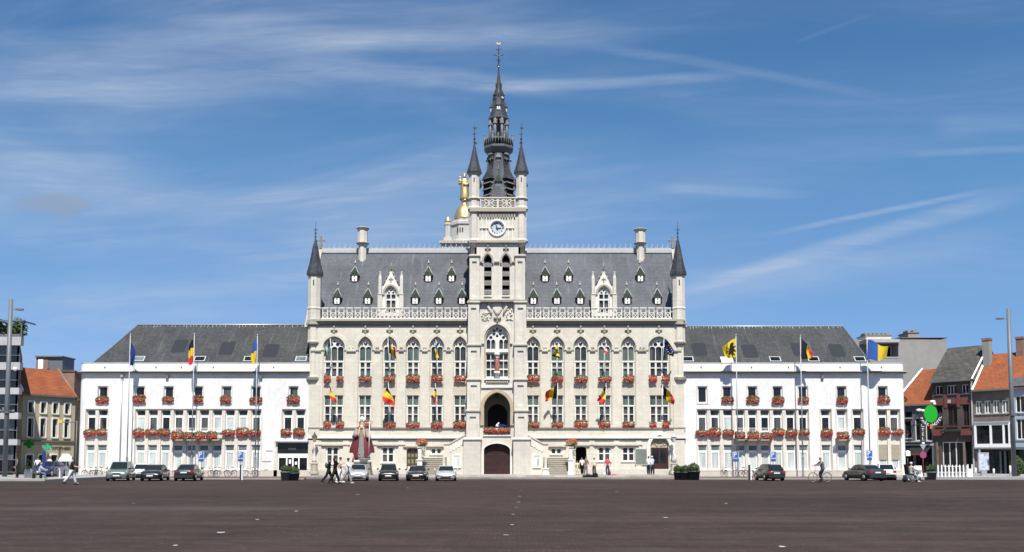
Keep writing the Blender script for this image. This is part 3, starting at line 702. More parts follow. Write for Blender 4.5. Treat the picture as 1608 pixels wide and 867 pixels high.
# the two stone dormers
def stone_dormer(px):
    Y = 1.1; X = XW(px, Y, 460); kk = 1/SC(Y); z = lambda y: ZW(y, Y)
    D = bpy.data.objects.new('stone_dormer', None); COL.objects.link(D); D.parent = HALL
    D.location = chain(HALL).inverted() @ Vector((X, Y, z(490)))
    hw = 15.5*kk; a = 8.8*kk
    out = [(X-hw, z(500)), (X+hw, z(500)), (X+hw, z(463)), (X+hw-.1, z(463)), (X+hw-.1, z(449.5)), (X+12*kk, z(449.5)), (X, z(425.5)), (X-12*kk, z(449.5)), (X-hw+.1, z(449.5)), (X-hw+.1, z(463)), (X-hw, z(463))]
    b = MB(); b.slab([out, arch(X, a, z(492), z(461), z(449.5)-z(461))], Y, Y+.5); b.build('gable_wall', M['stone_white'], D)
    b = MB(); b.box(X-hw+.1, X+hw-.1, Y+.5, Y+4.2, z(500), z(463)); b.build('cheek', M['stone_tower'], D)
    b = MB(); b.loft([[(X-12*kk, q, z(462.5)), (X+12*kk, q, z(462.5)), (X, q, z(429))] for q in (Y+.503, Y+5)], 0, False); b.build('dormer_roof', M['slate_hall'], D)
    loops = [arch(X, a-.005, z(492), z(461), z(449.5)-z(461)-.01)]
    for (x0, x1, q0, q1) in lights(X, 2*a, 0, 0, 2, .11, [(z(491), z(484)), (z(482.5), z(471.5)), (z(469), z(462))]): loops.append(rect(x0, x1, q0, q1))
    for s in (-1, 1): loops.append(circle(X+s*.22, z(459.5), .12, 8))
    loops.append(circle(X, z(456), .11, 8)); loops.append([(X-.3, z(453.5)), (X-.1, z(454)), (X-.06, z(451.5))]); loops.append([(X+.3, z(453.5)), (X+.06, z(451.5)), (X+.1, z(454))])
    b = MB(); b.slab(loops, Y+.14, Y+.3); b.build('window', M['stone_white'], D)
    b = MB(); b.slab([arch(X, a, z(493), z(461), z(449.5)-z(461))], Y+.33, Y+.36); b.build('pane', M['pane'], D)
    o1 = arch(X, a+.27, z(463), z(461), z(446.5)-z(461)); i1 = arch(X, a+.06, z(463), z(461), z(449)-z(461))
    b = MB(); b.slab([o1[1:]+o1[:1]+list(reversed(i1[1:]+i1[:1]))], Y-.13, Y); b.build('hood_mould', M['stone_grey'], D)
    for s in (-1, 1):
        xp = X+s*17*kk
        b = MB(); b.box(xp-.22, xp+.22, Y-.22, Y+.22, z(500), z(463)); b.box(xp-.27, xp+.27, Y-.27, Y+.27, z(463), z(462)); b.box(xp-.15, xp+.15, Y-.15, Y+.15, z(462), z(437)); b.loft([[(xp-.15, Y-.15, z(437)), (xp+.15, Y-.15, z(437)), (xp+.15, Y+.15, z(437)), (xp-.15, Y+.15, z(437))], [(xp-.03, Y-.03, z(427)), (xp+.03, Y-.03, z(427)), (xp+.03, Y+.03, z(427)), (xp-.03, Y+.03, z(427))]], 0, False)
        for q in (434, 431, 428): b.ball((xp, Y, z(q)), .14, .14, .09, 6, 4)
        b.build('pinnacle', M['stone_tower'], D)
    b = MB()
    for s in (-1, 1):
        b.tube([(X+s*12.4*kk, Y+.25, z(449)), (X+s*.05, Y+.25, z(424.8))], .1, 4)
        for q in (.25, .5, .75): b.ball((X+s*12.6*kk*(1-q), Y+.1, z(449)+(z(425)-z(449))*q+.1), .12, .1, .1, 6, 4)
    b.tube([(X, Y+.2, z(426)), (X, Y+.2, z(412))], .06, 5); b.box(X-.26, X+.26, Y+.14, Y+.26, z(418), z(416)); b.box(X-.2, X+.2, Y+.1, Y+.3, z(422.5), z(421.5)); b.build('cross_finial', M['stone_dark'], D)
    b = MB(); b.box(X-.05, X+.05, Y-.06, Y, z(443), z(436)); b.box(X-.22, X+.22, Y-.05, Y, z(439.5), z(438)); b.build('cross_relief', M['stone_dark'], D)
stone_dormer(613.8); stone_dormer(948.2)
# corner turrets
def turret(px, side):
    Y = .35; X = XW(px, Y, 480); z = lambda y: ZW(y, Y); q = 10.6/SC(Y)
    T = bpy.data.objects.new('corner_turret', None); COL.objects.link(T); T.parent = HALL; T.location = chain(HALL).inverted() @ Vector((X, Y, z(500)))
    c = (X, Y, 0); r0 = PI/8
    b = MB(); b.lathe([(q*1.0, z(512)), (q*1.0, z(487)), (q*1.06, z(486)), (q*1.06, z(484)), (q*.98, z(483)), (q*.98, z(431))], 8, c, 0, False, r0); b.build('shaft', M['stone_tower'], T)
    b = MB(); b.lathe([(q*1.06, z(512)), (q*1.22, z(510.5)), (q*1.22, z(507)), (q*1.12, z(505.5)), (q*1.12, z(503.5)), (q*1.02, z(502))], 8, c, 0, False, r0); b.build('cornice', M['stone_grey'], T)
    b = MB(); b.lathe([(.04, z(600)), (.3, z(598)), (.62, z(595)), (.66, z(592)), (.45, z(591)), (.45, z(541)), (q*.95, z(540)), (q*1.02, z(537)), (q*.95, z(536)), (q*.9, z(513))], 8, c, 0, False, r0); b.build('corbelled_shaft', M['stone'], T)
    b = MB(); b.lathe([(.72, z(597.5)), (.74, z(595)), (.72, z(593))], 8, c, 0, False, r0); b.lathe([(q*1.0, z(541)), (q*1.07, z(539)), (q*1.0, z(537))], 8, c, 0, False, r0); b.build('moulding', M['stone_dark'], T)
    b = MB(); b.lathe([(q*1.28, z(432)), (q*1.22, z(428)), (q*.86, z(414)), (q*.40, z(388)), (.05, z(374))], 8, c, 0, False, r0); b.build('cone_roof', M['slate_dark'], T)
    b = MB(); b.lathe([(q*1.05, z(434.5)), (q*1.25, z(432.5)), (q*1.25, z(431))], 8, c, 0, False, r0); b.build('eaves', M['stone_dark'], T)
    b = MB(); b.tube([(X, Y, z(376)), (X, Y, z(348))], [.05, .02], 5); b.ball((X, Y, z(366)), .1, .1, .1, 6, 4); b.box(X-.22, X+.22, Y-.02, Y+.02, z(361.5), z(360.5)); b.ball((X, Y, z(372)), .09, .09, .12, 6, 4); b.build('finial', M['iron'], T)
    b = MB(); yy = Y-q*.98*math.cos(PI/8); b.box(X-.05, X+.05, yy-.02, yy+.05, z(450), z(441)); b.build('slit', M['void'], T)
turret(494, 0); turret(1065.5, 1)
for px in (494, 1065.5):
    X = XW(px, 0, 620); s = 1 if px > 800 else -1
    b = MB(); b.box(X-.55, X+.55, -.1, 0, PLAT+.5, ZW(604)); b.build('corner_pilaster', M['stone'], HALL)
# ------------------------------------------------------------------ the clock tower (part of the town hall)
YT = -1.2; kt = 1/SC(YT); TXc = XW(781, YT, 600); zt = lambda y: ZW(y, YT)
def tx(px, py=600, Y=YT): return XW(px, Y, py)
DW = 20.5*kt
door_o = arch(TXc-.03, DW, PLAT-.2, zt(707), zt(696.5)-zt(707))
log_o = arch(TXc-.03, DW, zt(677), zt(641), zt(616.5)-zt(641), 9)
win_o = arch(TXc-.03, 17.8*kt, zt(594.5), zt(533), zt(511)-zt(533), 9)
bel = []
for px in (766, 794.5):
    X = tx(px, 430); bel.append((X, arch(X, 5.9*kt, zt(464), zt(410), zt(400)-zt(410))))
CLX, CLZ = tx(780.7, 358), zt(358.3); CR = 11.2*kt
b = MB(); b.slab([rect(tx(748), tx(814), -.28, zt(330)), door_o, log_o, win_o, bel[0][1], bel[1][1], circle(CLX, CLZ, CR, 24)], YT, YT+.6); b.build('tower_wall', M['stone_tower'], HALL)
xL, xR = tx(739, 430), tx(823.5, 430); YB = YT+(xR-xL)
b = MB(); b.box(xL, xL+.4, YT+.603, YB, -.28, zt(328)); b.box(xR-.4, xR, YT+.603, YB, -.28, zt(328)); b.box(xL+.403, xR-.403, YB-.4, YB-.003, -.28, zt(328)); b.build('tower_side', M['stone_tower'], HALL)
b = MB(); b.box(xL+.41, xR-.41, YT+1.2, YT+1.25, zt(603), zt(335)); b.build('tower_interior', M['void'], HALL)
b = MB(); b.box(xL+.41, xR-.41, YT+.61, YB-.41, zt(330), zt(329)); b.build('tower_platform', M['lead'], HALL)
# corner buttresses: stages that step back as they rise
for s, (a0, a1) in ((-1, (732, 756.5)), (1, (805, 829.5))):
    st = [(-.28, zt(687), a0-(3 if s < 0 else -1), a1+(-1 if s < 0 else 3), -.95), (zt(687), zt(643), a0+(1 if s < 0 else 3), a1-(3 if s < 0 else 1), -.80), (zt(643), zt(594), a0+2, a1-2, -.70), (zt(594), zt(540), a0+2.5, a1-2.5, -.60), (zt(540), zt(473), a0+3, a1-4 if s < 0 else a1-3, -.5), (zt(473), zt(400), a0+5 if s < 0 else a0+4, a1-4 if s < 0 else a1-5, -.36)]
    for i, (z0, z1, p0, p1, pr) in enumerate(st):
        X0, X1 = tx(p0), tx(p1); b = MB(); w = X1-X0
        if i == 0: b.box(X0, X1, YT+pr, YT+2, z0, z1-.25)
        else:
            b.slab([rect(X0, X1, z0, z1-.25), rect(X0+w*.26, X1-w*.26, z0+.35, z1-.75)], YT+pr, YT+pr+.12); b.box(X0, X1, YT+pr+.123, YT+2-i*.04, z0, z1-.25)
        bt = b.build('buttress', M['stone_base'] if i == 0 else M['stone_tower'], HALL)
        b = MB(); b.loft([[(X0-.10, YT+pr-.12, z1-.25), (X1+.10, YT+pr-.12, z1-.25), (X1+.10, YT+2, z1-.25), (X0-.10, YT+2, z1-.25)], [(X0-.10, YT+pr-.12, z1-.15), (X1+.10, YT+pr-.12, z1-.15), (X1+.10, YT+2, z1-.15), (X0-.10, YT+2, z1-.15)], [(X0+.03, YT+pr+.1, z1), (X1-.03, YT+pr+.1, z1), (X1-.03, YT+2, z1), (X0+.03, YT+2, z1)]], 0, False)
        b.build('set_off', M['stone_grey'] if i else M['stone_base'], bt)
# string courses of the tower
for y, h, pr, m, p0, p1 in ((608, .14, .16, 'stone_white', 756, 806), (473.5, .22, .45, 'stone_dark', 735, 827), (380, .22, .28, 'stone_grey', 737, 825.5), (330.5, .35, .32, 'stone_grey', 738, 826), (333.5, .2, .16, 'stone_dark', 752, 811)):
    b = MB(); b.box(tx(p0, y), tx(p1, y), YT-pr, YT+.02 if y > 600 else YB+.1, zt(y)-h/2, zt(y)+h/2); b.build('string_course', M[m], HALL)
b = MB()                                                 # small arcade frieze under the parapet
for i in range(14):
    X = tx(754+i*4.15, 336); b.box(X-.08, X+.08, YT-.16, YT, zt(341), zt(334.5)); b.ball((X, YT-.1, zt(341)), .09, .1, .09, 6, 4)
b.build('corbel_frieze', M['stone_grey'], HALL)
b = MB()                                                 # blind ribs beside the clock
for px in (757, 763.5, 798, 804.5): X = tx(px, 358); b.box(X-.05, X+.05, YT-.08, YT, zt(379), zt(341))
for px in (760, 801): X = tx(px, 358); b.box(X-.42, X+.42, YT-.13, YT, zt(359), zt(357.6))
b.build('blind_rib', M['stone_white'], HALL)
# clock
b = MB(); n = 32; prof = [(CR+.2, .0), (CR+.2, -.08), (CR+.06, -.12), (CR-.04, -.06), (CR-.06, .12)]
b.loft([[(CLX+r*math.cos(2*PI*i/n), YT+y, CLZ+r*math.sin(2*PI*i/n)) for i in range(n)] for r, y in prof], 0, True, False); clk = b.build('clock', M['stone_white'], HALL)
b = MB(); b.slab([circle(CLX, CLZ, CR+.02, 32)], YT+.10, YT+.14); b.build('dial', plain('pale_blue_dial', (.44,.51,.56), .4, .08, 6), clk)
def wedge(b, ang, r0, r1, w0, w1, y):
    c, s_ = math.sin(ang), math.cos(ang); px_, pz_ = s_, -c
    b.add([(CLX+c*r0+px_*w0, y, CLZ+s_*r0+pz_*w0), (CLX+c*r0-px_*w0, y, CLZ+s_*r0-pz_*w0), (CLX+c*r1-px_*w1, y, CLZ+s_*r1-pz_*w1), (CLX+c*r1+px_*w1, y, CLZ+s_*r1+pz_*w1),
           (CLX+c*r0+px_*w0, y+.02, CLZ+s_*r0+pz_*w0), (CLX+c*r0-px_*w0, y+.02, CLZ+s_*r0-pz_*w0), (CLX+c*r1-px_*w1, y+.02, CLZ+s_*r1-pz_*w1), (CLX+c*r1+px_*w1, y+.02, CLZ+s_*r1+pz_*w1)], [(0,1,2,3), (4,7,6,5), (0,4,5,1), (1,5,6,2), (2,6,7,3), (3,7,4,0)])
roman = ['XII','I','II','III','IV','V','VI','VII','VIII','IX','X','XI']
for i, rn in enumerate(roman):                           # Roman numerals built of strokes
    b = MB(); a0 = 2*PI*i/12; n_ = len(rn)
    for j, chx in enumerate(rn):
        a = a0+(j-(n_-1)/2)*.085
        if chx == 'I': wedge(b, a, CR*.66, CR*.88, .016, .016, YT+.078)
        else:
            wedge(b, a-.03, CR*.66, CR*.88, .014, .014, YT+.078); wedge(b, a+.03, CR*.66, CR*.88, .014, .014, YT+.072)
    b.build('numeral', M['lead'], clk)
b = MB(); wedge(b, R(88), -.14, CR*.58, .055, .035, YT+.05); b.build('hour_hand', M['iron'], clk)
b = MB(); wedge(b, R(-17), -.2, CR*.80, .045, .025, YT+.03); b.build('minute_hand', M['iron'], clk)
# belfry louvres and hoods
for X, o in bel:
    bw = MB(); o1 = arch(X, 9.2*kt, zt(414), zt(410), zt(395.5)-zt(410)); i1 = arch(X, 6.6*kt, zt(414), zt(410), zt(399)-zt(410))
    bw.slab([o1[1:]+o1[:1]+list(reversed(i1[1:]+i1[:1]))], YT-.2, YT); bo = bw.build('belfry_opening', M['stone_grey'], HALL)
    for i in range(4):
        z0 = zt(462-i*14.4)
        b = MB(); b.loft([[(q, YT+.12, z0-.02), (q, YT+.16, z0+.36), (q, YT+.62, z0+.70), (q, YT+.62, z0+.62), (q, YT+.2, z0-.02)] for q in (X-5.8*kt, X+5.8*kt)], 0, False); b.build('louvre', M['louvre'], bo)
    b = MB(); za = zt(395); b.box(X-.07, X+.07, YT-.16, YT, za, za+.55); b.box(X-.3, X+.3, YT-.14, YT, za+.22, za+.32); b.ball((X, YT-.1, za+.55), .1, .1, .12, 6, 4); b.build('finial', M['stone_dark'], bo)
    b = MB(); b.box(X-6.3*kt, X+6.3*kt, YT-.12, YT-.003, zt(466), zt(464)); b.build('sill', M['stone_white'], bo)
for p0, p1 in ((751, 757), (776, 784.5), (804, 811)):
    b = MB(); b.box(tx(p0, 411), tx(p1, 411), YT-.2, YT, zt(412.5), zt(410.5)); b.build('label_stop', M['stone_grey'], HALL)
# coat of arms relief between the stages
b = MB(); rnd = random.Random(5); X = TXc; zc = zt(487)
sh = [(X-.42, zc+.75), (X+.42, zc+.75), (X+.46, zc+.1), (X+.2, zc-.35), (X, zc-.5), (X-.2, zc-.35), (X-.46, zc+.1)]
b.slab([sh], YT-.12, YT); b.slab([shrink(sh, .1)], YT-.16, YT-.12); b.box(X-.5, X+.5, YT-.15, YT, zc+.8, zc+.92)
for i in range(5): b.ball((X-.4+i*.2, YT-.12, zc+1.02), .07, .1, .12, 6, 4)
for s in (-1, 1):
    b.tube([(X+s*.60, YT-.02, zc-.55), (X+s*.74, YT-.07, zc+.0), (X+s*.92, YT-.08, zc+.35), (X+s*.84, YT-.09, zc+.66)], [.09, .14, .15, .09], 8)
    b.ball((X+s*.80, YT-.10, zc+.76), .13, .1, .13, 8, 5)
    for i in range(16): b.ball((X+s*rnd.uniform(.55, 1.45), YT-.02, zc+rnd.uniform(-.75, .85)), rnd.uniform(.06, .15), rnd.uniform(.05, .11), rnd.uniform(.06, .16), 6, 4)
    for i in range(9):
        b.ball((X+s*(1.25+rnd.uniform(-.3, .3)), YT-.05, zc-.6+rnd.uniform(-.35, .35)), rnd.uniform(.06, .13), .1, rnd.uniform(.05, .11), 6, 4)
    for i in range(6): b.ball((X+s*(.9+.12*i), YT-.03, zc-1.0+rnd.uniform(-.08, .08)), .09, .06, .05, 6, 4)
b.build('coat_of_arms', M['stone_tower'], HALL)
b = MB(); za = zt(506.5); b.box(X-.1, X+.1, YT-.3, YT, za, za+.22); b.box(X-.07, X+.07, YT-.26, YT, za+.22, za+.9); b.box(X-.3, X+.3, YT-.22, YT, za+.35, za+.45)
for s in (-1, 1): b.ball((X+s*.3, YT-.12, za+.45), .1, .1, .12, 6, 4)
b.build('finial', M['stone_dark'], HALL)
# great window
X = TXc-.03; a = 17.8*kt
o1 = arch(X, a+.42, zt(540), zt(533), zt(506.5)-zt(533), 9); i1 = arch(X, a+.16, zt(540), zt(533), zt(509.3)-zt(533), 9)
b = MB(); b.slab([o1[1:]+o1[:1]+list(reversed(i1[1:]+i1[:1]))], YT-.2, YT); gw = b.build('great_window', M['stone_tower'], HALL)
o2 = arch(X, a+.15, zt(593), zt(533), zt(509.5)-zt(533), 9); i2 = arch(X, a+.01, zt(593), zt(533), zt(511)-zt(533), 9)
b = MB(); b.slab([o2[1:]+o2[:1]+list(reversed(i2[1:]+i2[:1]))], YT-.08, YT+.003); b.build('arch_moulding', M['stone_brown'], gw)
loops = [arch(X, a-.005, zt(594.5), zt(533), zt(511)-zt(533)-.01, 9)]
for s in (-1, 1):
    for q in (0, 1):
        x0 = X+s*(.2 if q == 0 else .2+.42+.05); x1 = x0+s*.40; x0, x1 = min(x0, x1), max(x0, x1)
        for y0, y1 in ((591, 580.5), (578.5, 567), (565, 555.5)): loops.append(rect(x0, x1, zt(y0), zt(y1)))
        loops.append(arch((x0+x1)/2, .19, zt(547.5), zt(536), .22, 4))
    loops.append(circle(X+s*.63, zt(529.5), .17, 10))
for i in range(6):                                       # rose of six petals
    a0 = PI/6+2*PI*i/6; c0 = (X, zt(521.5)); r0, r1 = .12, .52
    loops.append([(c0[0]+r0*math.cos(a0), c0[1]+r0*math.sin(a0)), (c0[0]+.36*math.cos(a0-.38), c0[1]+.36*math.sin(a0-.38)), (c0[0]+r1*math.cos(a0-.22), c0[1]+r1*math.sin(a0-.22)), (c0[0]+r1*math.cos(a0+.22), c0[1]+r1*math.sin(a0+.22)), (c0[0]+.36*math.cos(a0+.38), c0[1]+.36*math.sin(a0+.38))])
b = MB(); b.slab(loops, YT+.3, YT+.44); b.build('tracery', M['stone_white'], gw)
b = MB(); b.slab([arch(X, a, zt(594.5), zt(533), zt(511)-zt(533), 9)], YT+.5, YT+.52); b.build('pane', M['pane'], gw)
b = MB(); b.box(X-a, X+a, YT+.1, YT+.5, zt(553), zt(549)); b.build('transom', M['stone_white'], gw)
b = MB(); b.box(X-.16, X+.16, YT+.05, YT+.3, zt(594), zt(532)); b.box(X-.3, X+.3, YT-.35, YT+.1, zt(586), zt(583)); b.build('trumeau', M['stone_white'], gw)
b = MB(); b.box(X-a-.15, X+a+.15, YT-.2, YT+.3, zt(596.5), zt(594.8)); b.build('sill', M['frame'], gw)
b = MB()
for i in range(11): b.ball((X-a+.1+i*(2*a-.2)/10, YT-.05, zt(600)), .13, .09, .2, 6, 4)
b.build('frieze', M['stone_grey'], gw)
b = MB()                                                 # painted figure under a canopy on the mullion
zb = zt(582.5); Yf = YT-.12
b.lathe([(.2, 0), (.22, .1), (.17, .6), (.2, .95), (.13, 1.12), (.06, 1.2)], 10, (X, Yf, zb)); st = b.build('figure_robe', plain('terracotta_robe', (.42,.12,.07), .7, .2, 6), gw)
b = MB(); b.ball((X, Yf, zb+1.32), .1, .1, .13, 8, 6); b.lathe([(.3, 1.62), (.26, 1.75), (.1, 2.1), (.03, 2.4)], 6, (X, Yf+.05, zb), 0, False); b.build('canopy', M['stone_white'], gw)
# loggia over the door
o1 = arch(X, DW+.38, zt(668), zt(641), zt(611.5)-zt(641), 9); i1 = arch(X, DW+.02, zt(668), zt(641), zt(616)-zt(641), 9)
b = MB(); b.slab([o1[1:]+o1[:1]+list(reversed(i1[1:]+i1[:1]))], YT-.16, YT); lg = b.build('loggia', M['stone_brown'], HALL)
zf = zt(679)
b = MB(); b.slab([rect(X-2.5, X+2.5, zf, zt(612)), arch(X, 1.0, zf+.02, zt(648), zt(632)-zt(648))], YT+2.6, YT+2.75); b.build('back_wall', M['stone_dark'], lg)  # darker stones inside the loggia: the recess shade is put into their colour
b = MB(); b.box(X-1, X+1, YT+2.9, YT+2.95, zf, zt(630)); b.build('inner_door', M['void'], lg)
for s in (-1, 1):
    b = MB(); xa, xb = sorted((X+s*1.75, X+s*1.9)); b.box(xa, xb, YT+.61, YT+2.59, zf, zt(612)); b.build('side_wall', M['stone_grey'], lg)
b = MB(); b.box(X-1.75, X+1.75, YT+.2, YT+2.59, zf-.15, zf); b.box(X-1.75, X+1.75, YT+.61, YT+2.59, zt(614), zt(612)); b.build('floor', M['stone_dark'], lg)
b = MB(); b.box(X-DW, X+DW, YT+.1, YT+.35, zf, zt(672)); b.box(X-DW-.1, X+DW+.1, YT-.12, YT, zt(685), zt(683)); b.build('parapet', M['stone_white'], lg)
b = MB(); b.tube([(X, YT+.9, zt(615)), (X, YT+.9, zt(621))], .02, 5); b.lathe([(.1, 0), (.17, .12), (.17, .5), (.05, .62)], 6, (X, YT+.9, zt(626)), 0, False); b.build('hanging_lantern', M['iron'], lg)
# great door: two leaves of vertical planks
for s in (-1, 1):
    b = MB(); dl = []
    half = [(px_, pz_) for px_, pz_ in door_o]
    x0, x1 = (X-DW+.01, X-.012) if s < 0 else (X+.012, X+DW-.01)
    zs_, zap = zt(707), zt(696.5)
    n = 5; wpl = (x1-x0)/n
    for i in range(n):
        pa, pb = x0+i*wpl+.008, x0+(i+1)*wpl-.008
        def top(x): q = abs(x-X)/DW; return zs_+(zap-zs_)*(1-q**1.25)*.98
        o = MB(); o.slab([[(pa, PLAT-.15), (pb, PLAT-.15), (pb, top(pb)), (pa, top(pa))]], YT+.42, YT+.48)
        if i == 0: leaf = o.build('door_leaf', M['door'], HALL)
        else: o.build('plank', M['door'], leaf)
    b = MB()
    for z in (.7, 2.0): b.box(min(X+s*.03, X+s*DW*.97), max(X+s*.03, X+s*DW*.97), YT+.405, YT+.42, z, z+.07)
    b.ball((X+s*.14, YT+.38, 1.25), .05, .05, .05, 6, 4); b.build('hinge', M['iron'], leaf)
b = MB(); o1 = arch(X, DW+.2, PLAT, zt(707), zt(694)-zt(707)); i1 = arch(X, DW+.01, PLAT, zt(707), zt(696.4)-zt(707)); b.slab([o1[1:]+o1[:1]+list(reversed(i1[1:]+i1[:1]))], YT-.06, YT+.002); b.build('door_moulding', M['stone_white'], HALL)
b = MB(); b.slab([door_o], YT+.49, YT+.52); b.build('door_backing', M['void'], HALL)
# top turrets, parapet
kt2 = kt
for i, (px, Y) in enumerate(((744.8, YT+.35), (818.6, YT+.35), (745.8, YB-.5), (817.6, YB-.5))):
    Xx = XW(px, Y, 300); z = lambda y: ZW(y, YT+.35); q = 9.8/SC(YT+.35); c = (Xx, Y, 0); r0 = PI/8
    T = bpy.data.objects.new('tower_turret', None); COL.objects.link(T); T.parent = HALL; T.location = chain(HALL).inverted() @ Vector((Xx, Y, z(380)))
    b = MB(); b.lathe([(.1, z(389)), (.35, z(387)), (q*.85, z(383)), (q*1.08, z(381)), (q*1.08, z(378)), (q*.9, z(376)), (q*.9, z(333)), (q*1.08, z(331)), (q*1.08, z(327)), (q*.95, z(325)), (q*.95, z(316)), (q*1.06, z(315)), (q*1.06, z(312)), (q*.9, z(311)), (q*.9, z(273))], 8, c, 0, False, r0); b.build('shaft', M['stone_tower'], T)
    b = MB(); b.lathe([(q*1.0, z(275.5)), (q*1.14, z(273)), (q*1.14, z(271.5))], 8, c, 0, False, r0)
    for yy in (380, 329.5, 313.5): b.lathe([(q*1.09, z(yy+1.2)), (q*1.17, z(yy)), (q*1.09, z(yy-1.2))], 8, c, 0, False, r0)
    b.build('moulding', M['stone_grey'], T)
    b = MB(); b.lathe([(q*1.3, z(272)), (q*1.18, z(268)), (q*.8, z(256)), (q*.42, z(240)), (.05, z(225))], 8, c, 0, False, r0); b.build('cone_roof', M['slate_dark'], T)
    b = MB(); b.tube([(Xx, Y, z(227)), (Xx, Y, z(193))], [.05, .02], 5); b.ball((Xx, Y, z(218)), .12, .12, .1, 6, 4); b.box(Xx-.2, Xx+.2, Y-.02, Y+.02, z(211), z(210)); b.box(Xx-.12, Xx+.2, Y-.015, Y+.015, z(203), z(200)); b.ball((Xx, Y, z(223.5)), .09, .09, .2, 6, 4); b.build('finial', M['iron'], T)
    b = MB(); yy = Y-q*.9*math.cos(PI/8); b.box(Xx-.05, Xx+.05, yy-.02, yy+.05, z(288), z(281)); b.build('slit', M['void'], T)
b = MB()
x0, x1 = tx(754, 320), tx(809.5, 320); z0, z1 = zt(327.5), zt(312.5)
loops = [rect(x0, x1, z0, z1)]
for i in range(2):
    cx = x0+(x1-x0)*(i+.5)/2; cz = (z0+z1)/2+.02; hw_ = (x1-x0)/4-.07; hz = (z1-z0)/2-.07
    for sx_, sz_ in ((1,1),(1,-1),(-1,1),(-1,-1)):
        P = lambda u, v: (cx+sx_*u*hw_, cz+sz_*v*hz)
        loops.append([P(.07,.22), P(.28,.62), P(.50,.74), P(.44,.40), P(.22,.10)])
        loops.append([P(.05,.95), P(.05,.52), P(.20,.78), P(.40,.95)])
        loops.append([P(.56,.95), P(.62,.62), P(.95,.66), P(.95,.95)])
        loops.append([P(.96,.06), P(.96,.50), P(.60,.44), P(.40,.06)])
b.slab(loops, YT-.25, YT-.07); b.box(x0, x1, YT-.3, YT, z1, z1+.12); b.build('tower_parapet', M['stone_tower'], HALL)
b = MB(); b.slab([rect(xL+.2, xR-.2, z0, z1)], YB-.3, YB-.2); b.box(xL, xL+.2, YT+1, YB-1, z0, z1); b.box(xR-.2, xR, YT+1, YB-1, z0, z1); b.build('tower_parapet', M['stone_tower'], HALL)
# ------------------------------------------------------------------ the slate spire
YS = (YT+YB)/2; ks = 1/SC(YS); XS = XW(783, YS, 230); zs = lambda y: ZW(y, YS); c = (XS, YS, 0); r8 = PI/8; co = 1/math.cos(PI/8)
SP = bpy.data.objects.new('spire', None); COL.objects.link(SP); SP.parent = HALL; SP.location = chain(HALL).inverted() @ Vector((XS, YS, zs(328)))
def L(name, prof, m, rot=r8, n=8):
    b = MB(); b.lathe([(p*ks*co, zs(y)) for p, y in prof], n, c, 0, False, rot); return b.build(name, M[m], SP)
L('spire_base', [(20, 329), (18.5, 300), (16.8, 275), (15.8, 243)], 'slate_dark')
for i in range(4):                                       # sloping slated faces between the corner dormers
    T = Matrix.Translation((XS, YS, 0)) @ Matrix.Rotation(i*PI/2, 4, 'Z'); b = MB(T)
    b.loft([[(-w*ks, -ap*ks, zs(y)), (w*ks, -ap*ks, zs(y)), (w*ks, -10*ks, zs(y)), (-w*ks, -10*ks, zs(y))] for w, ap, y in ((15.5, 25.5, 329), (13.8, 23.5, 312), (9.5, 20, 280), (5.2, 16.6, 244))], 0, False); b.build('spire_face', M['slate_hall'], SP)
L('gallery_corbel', [(16.2, 243.5), (18, 241), (22.5, 236.5), (22.9, 234.5), (22.9, 233)], 'lead')
b = MB()
b.lathe([(21.8*ks*co, zs(223.5)), (22.6*ks*co, zs(223.5)), (22.6*ks*co, zs(221.8)), (21.8*ks*co, zs(221.8))], 8, c, 0, False, r8)
for i in range(8):
    a0 = r8+2*PI*i/8; p0 = Vector((math.cos(a0), math.sin(a0), 0))*22*ks*co; p1 = Vector((math.cos(a0+PI/4), math.sin(a0+PI/4), 0))*22*ks*co
    for q in range(4):
        p = p0.lerp(p1, q/4)+Vector((XS, YS, 0)); w_ = .035 if q else .09
        b.tube([(p.x, p.y, zs(233)), (p.x, p.y, zs(222) if q else zs(217))], w_, 4)
        if q == 0: b.ball((p.x, p.y, zs(216)), .1, .1, .16, 6, 4)
b.build('gallery_railing', M['lead'], SP)
b = MB()
for i in range(8):
    a0 = r8+2*PI*i/8; r_ = 13.2*ks*co; x_, y_ = XS+r_*math.cos(a0), YS+r_*math.sin(a0)
    b.tube([(x_, y_, zs(234)), (x_, y_, zs(189))], .17, 6); b.box(x_-.22, x_+.22, y_-.22, y_+.22, zs(222), zs(219)); b.box(x_-.22, x_+.22, y_-.22, y_+.22, zs(199), zs(197))
    a1 = a0+PI/8; ap = 13.2*ks
    T = Matrix.Translation((XS, YS, 0)) @ Matrix.Rotation(a1+PI/2, 4, 'Z')
    bb = MB(T); hw_ = ap*math.tan(PI/8)
    bb.slab([rect(-hw_, hw_, zs(201), zs(187)), arch(0, hw_-.2, zs(201)+.01, zs(196), zs(190)-zs(196))], -ap-.06, -ap+.06)
    b.v += bb.v; n0 = len(b.v)-len(bb.v); b.f += [tuple(i_+n0 for i_ in f) for f in bb.f]; b.m += bb.m; b.s += bb.s
b.build('lantern_columns', M['lead'], SP)
L('lantern_core', [(3, 234), (3, 189)], 'lead')
L('spire_cone', [(14.8, 188.5), (15.4, 187), (14.4, 185), (10.8, 174), (6.0, 148), (2.8, 126), (.6, 106)], 'slate_dark')
L('eaves_moulding', [(14.6, 190), (16.3, 188.4), (16.3, 187.4)], 'lead')
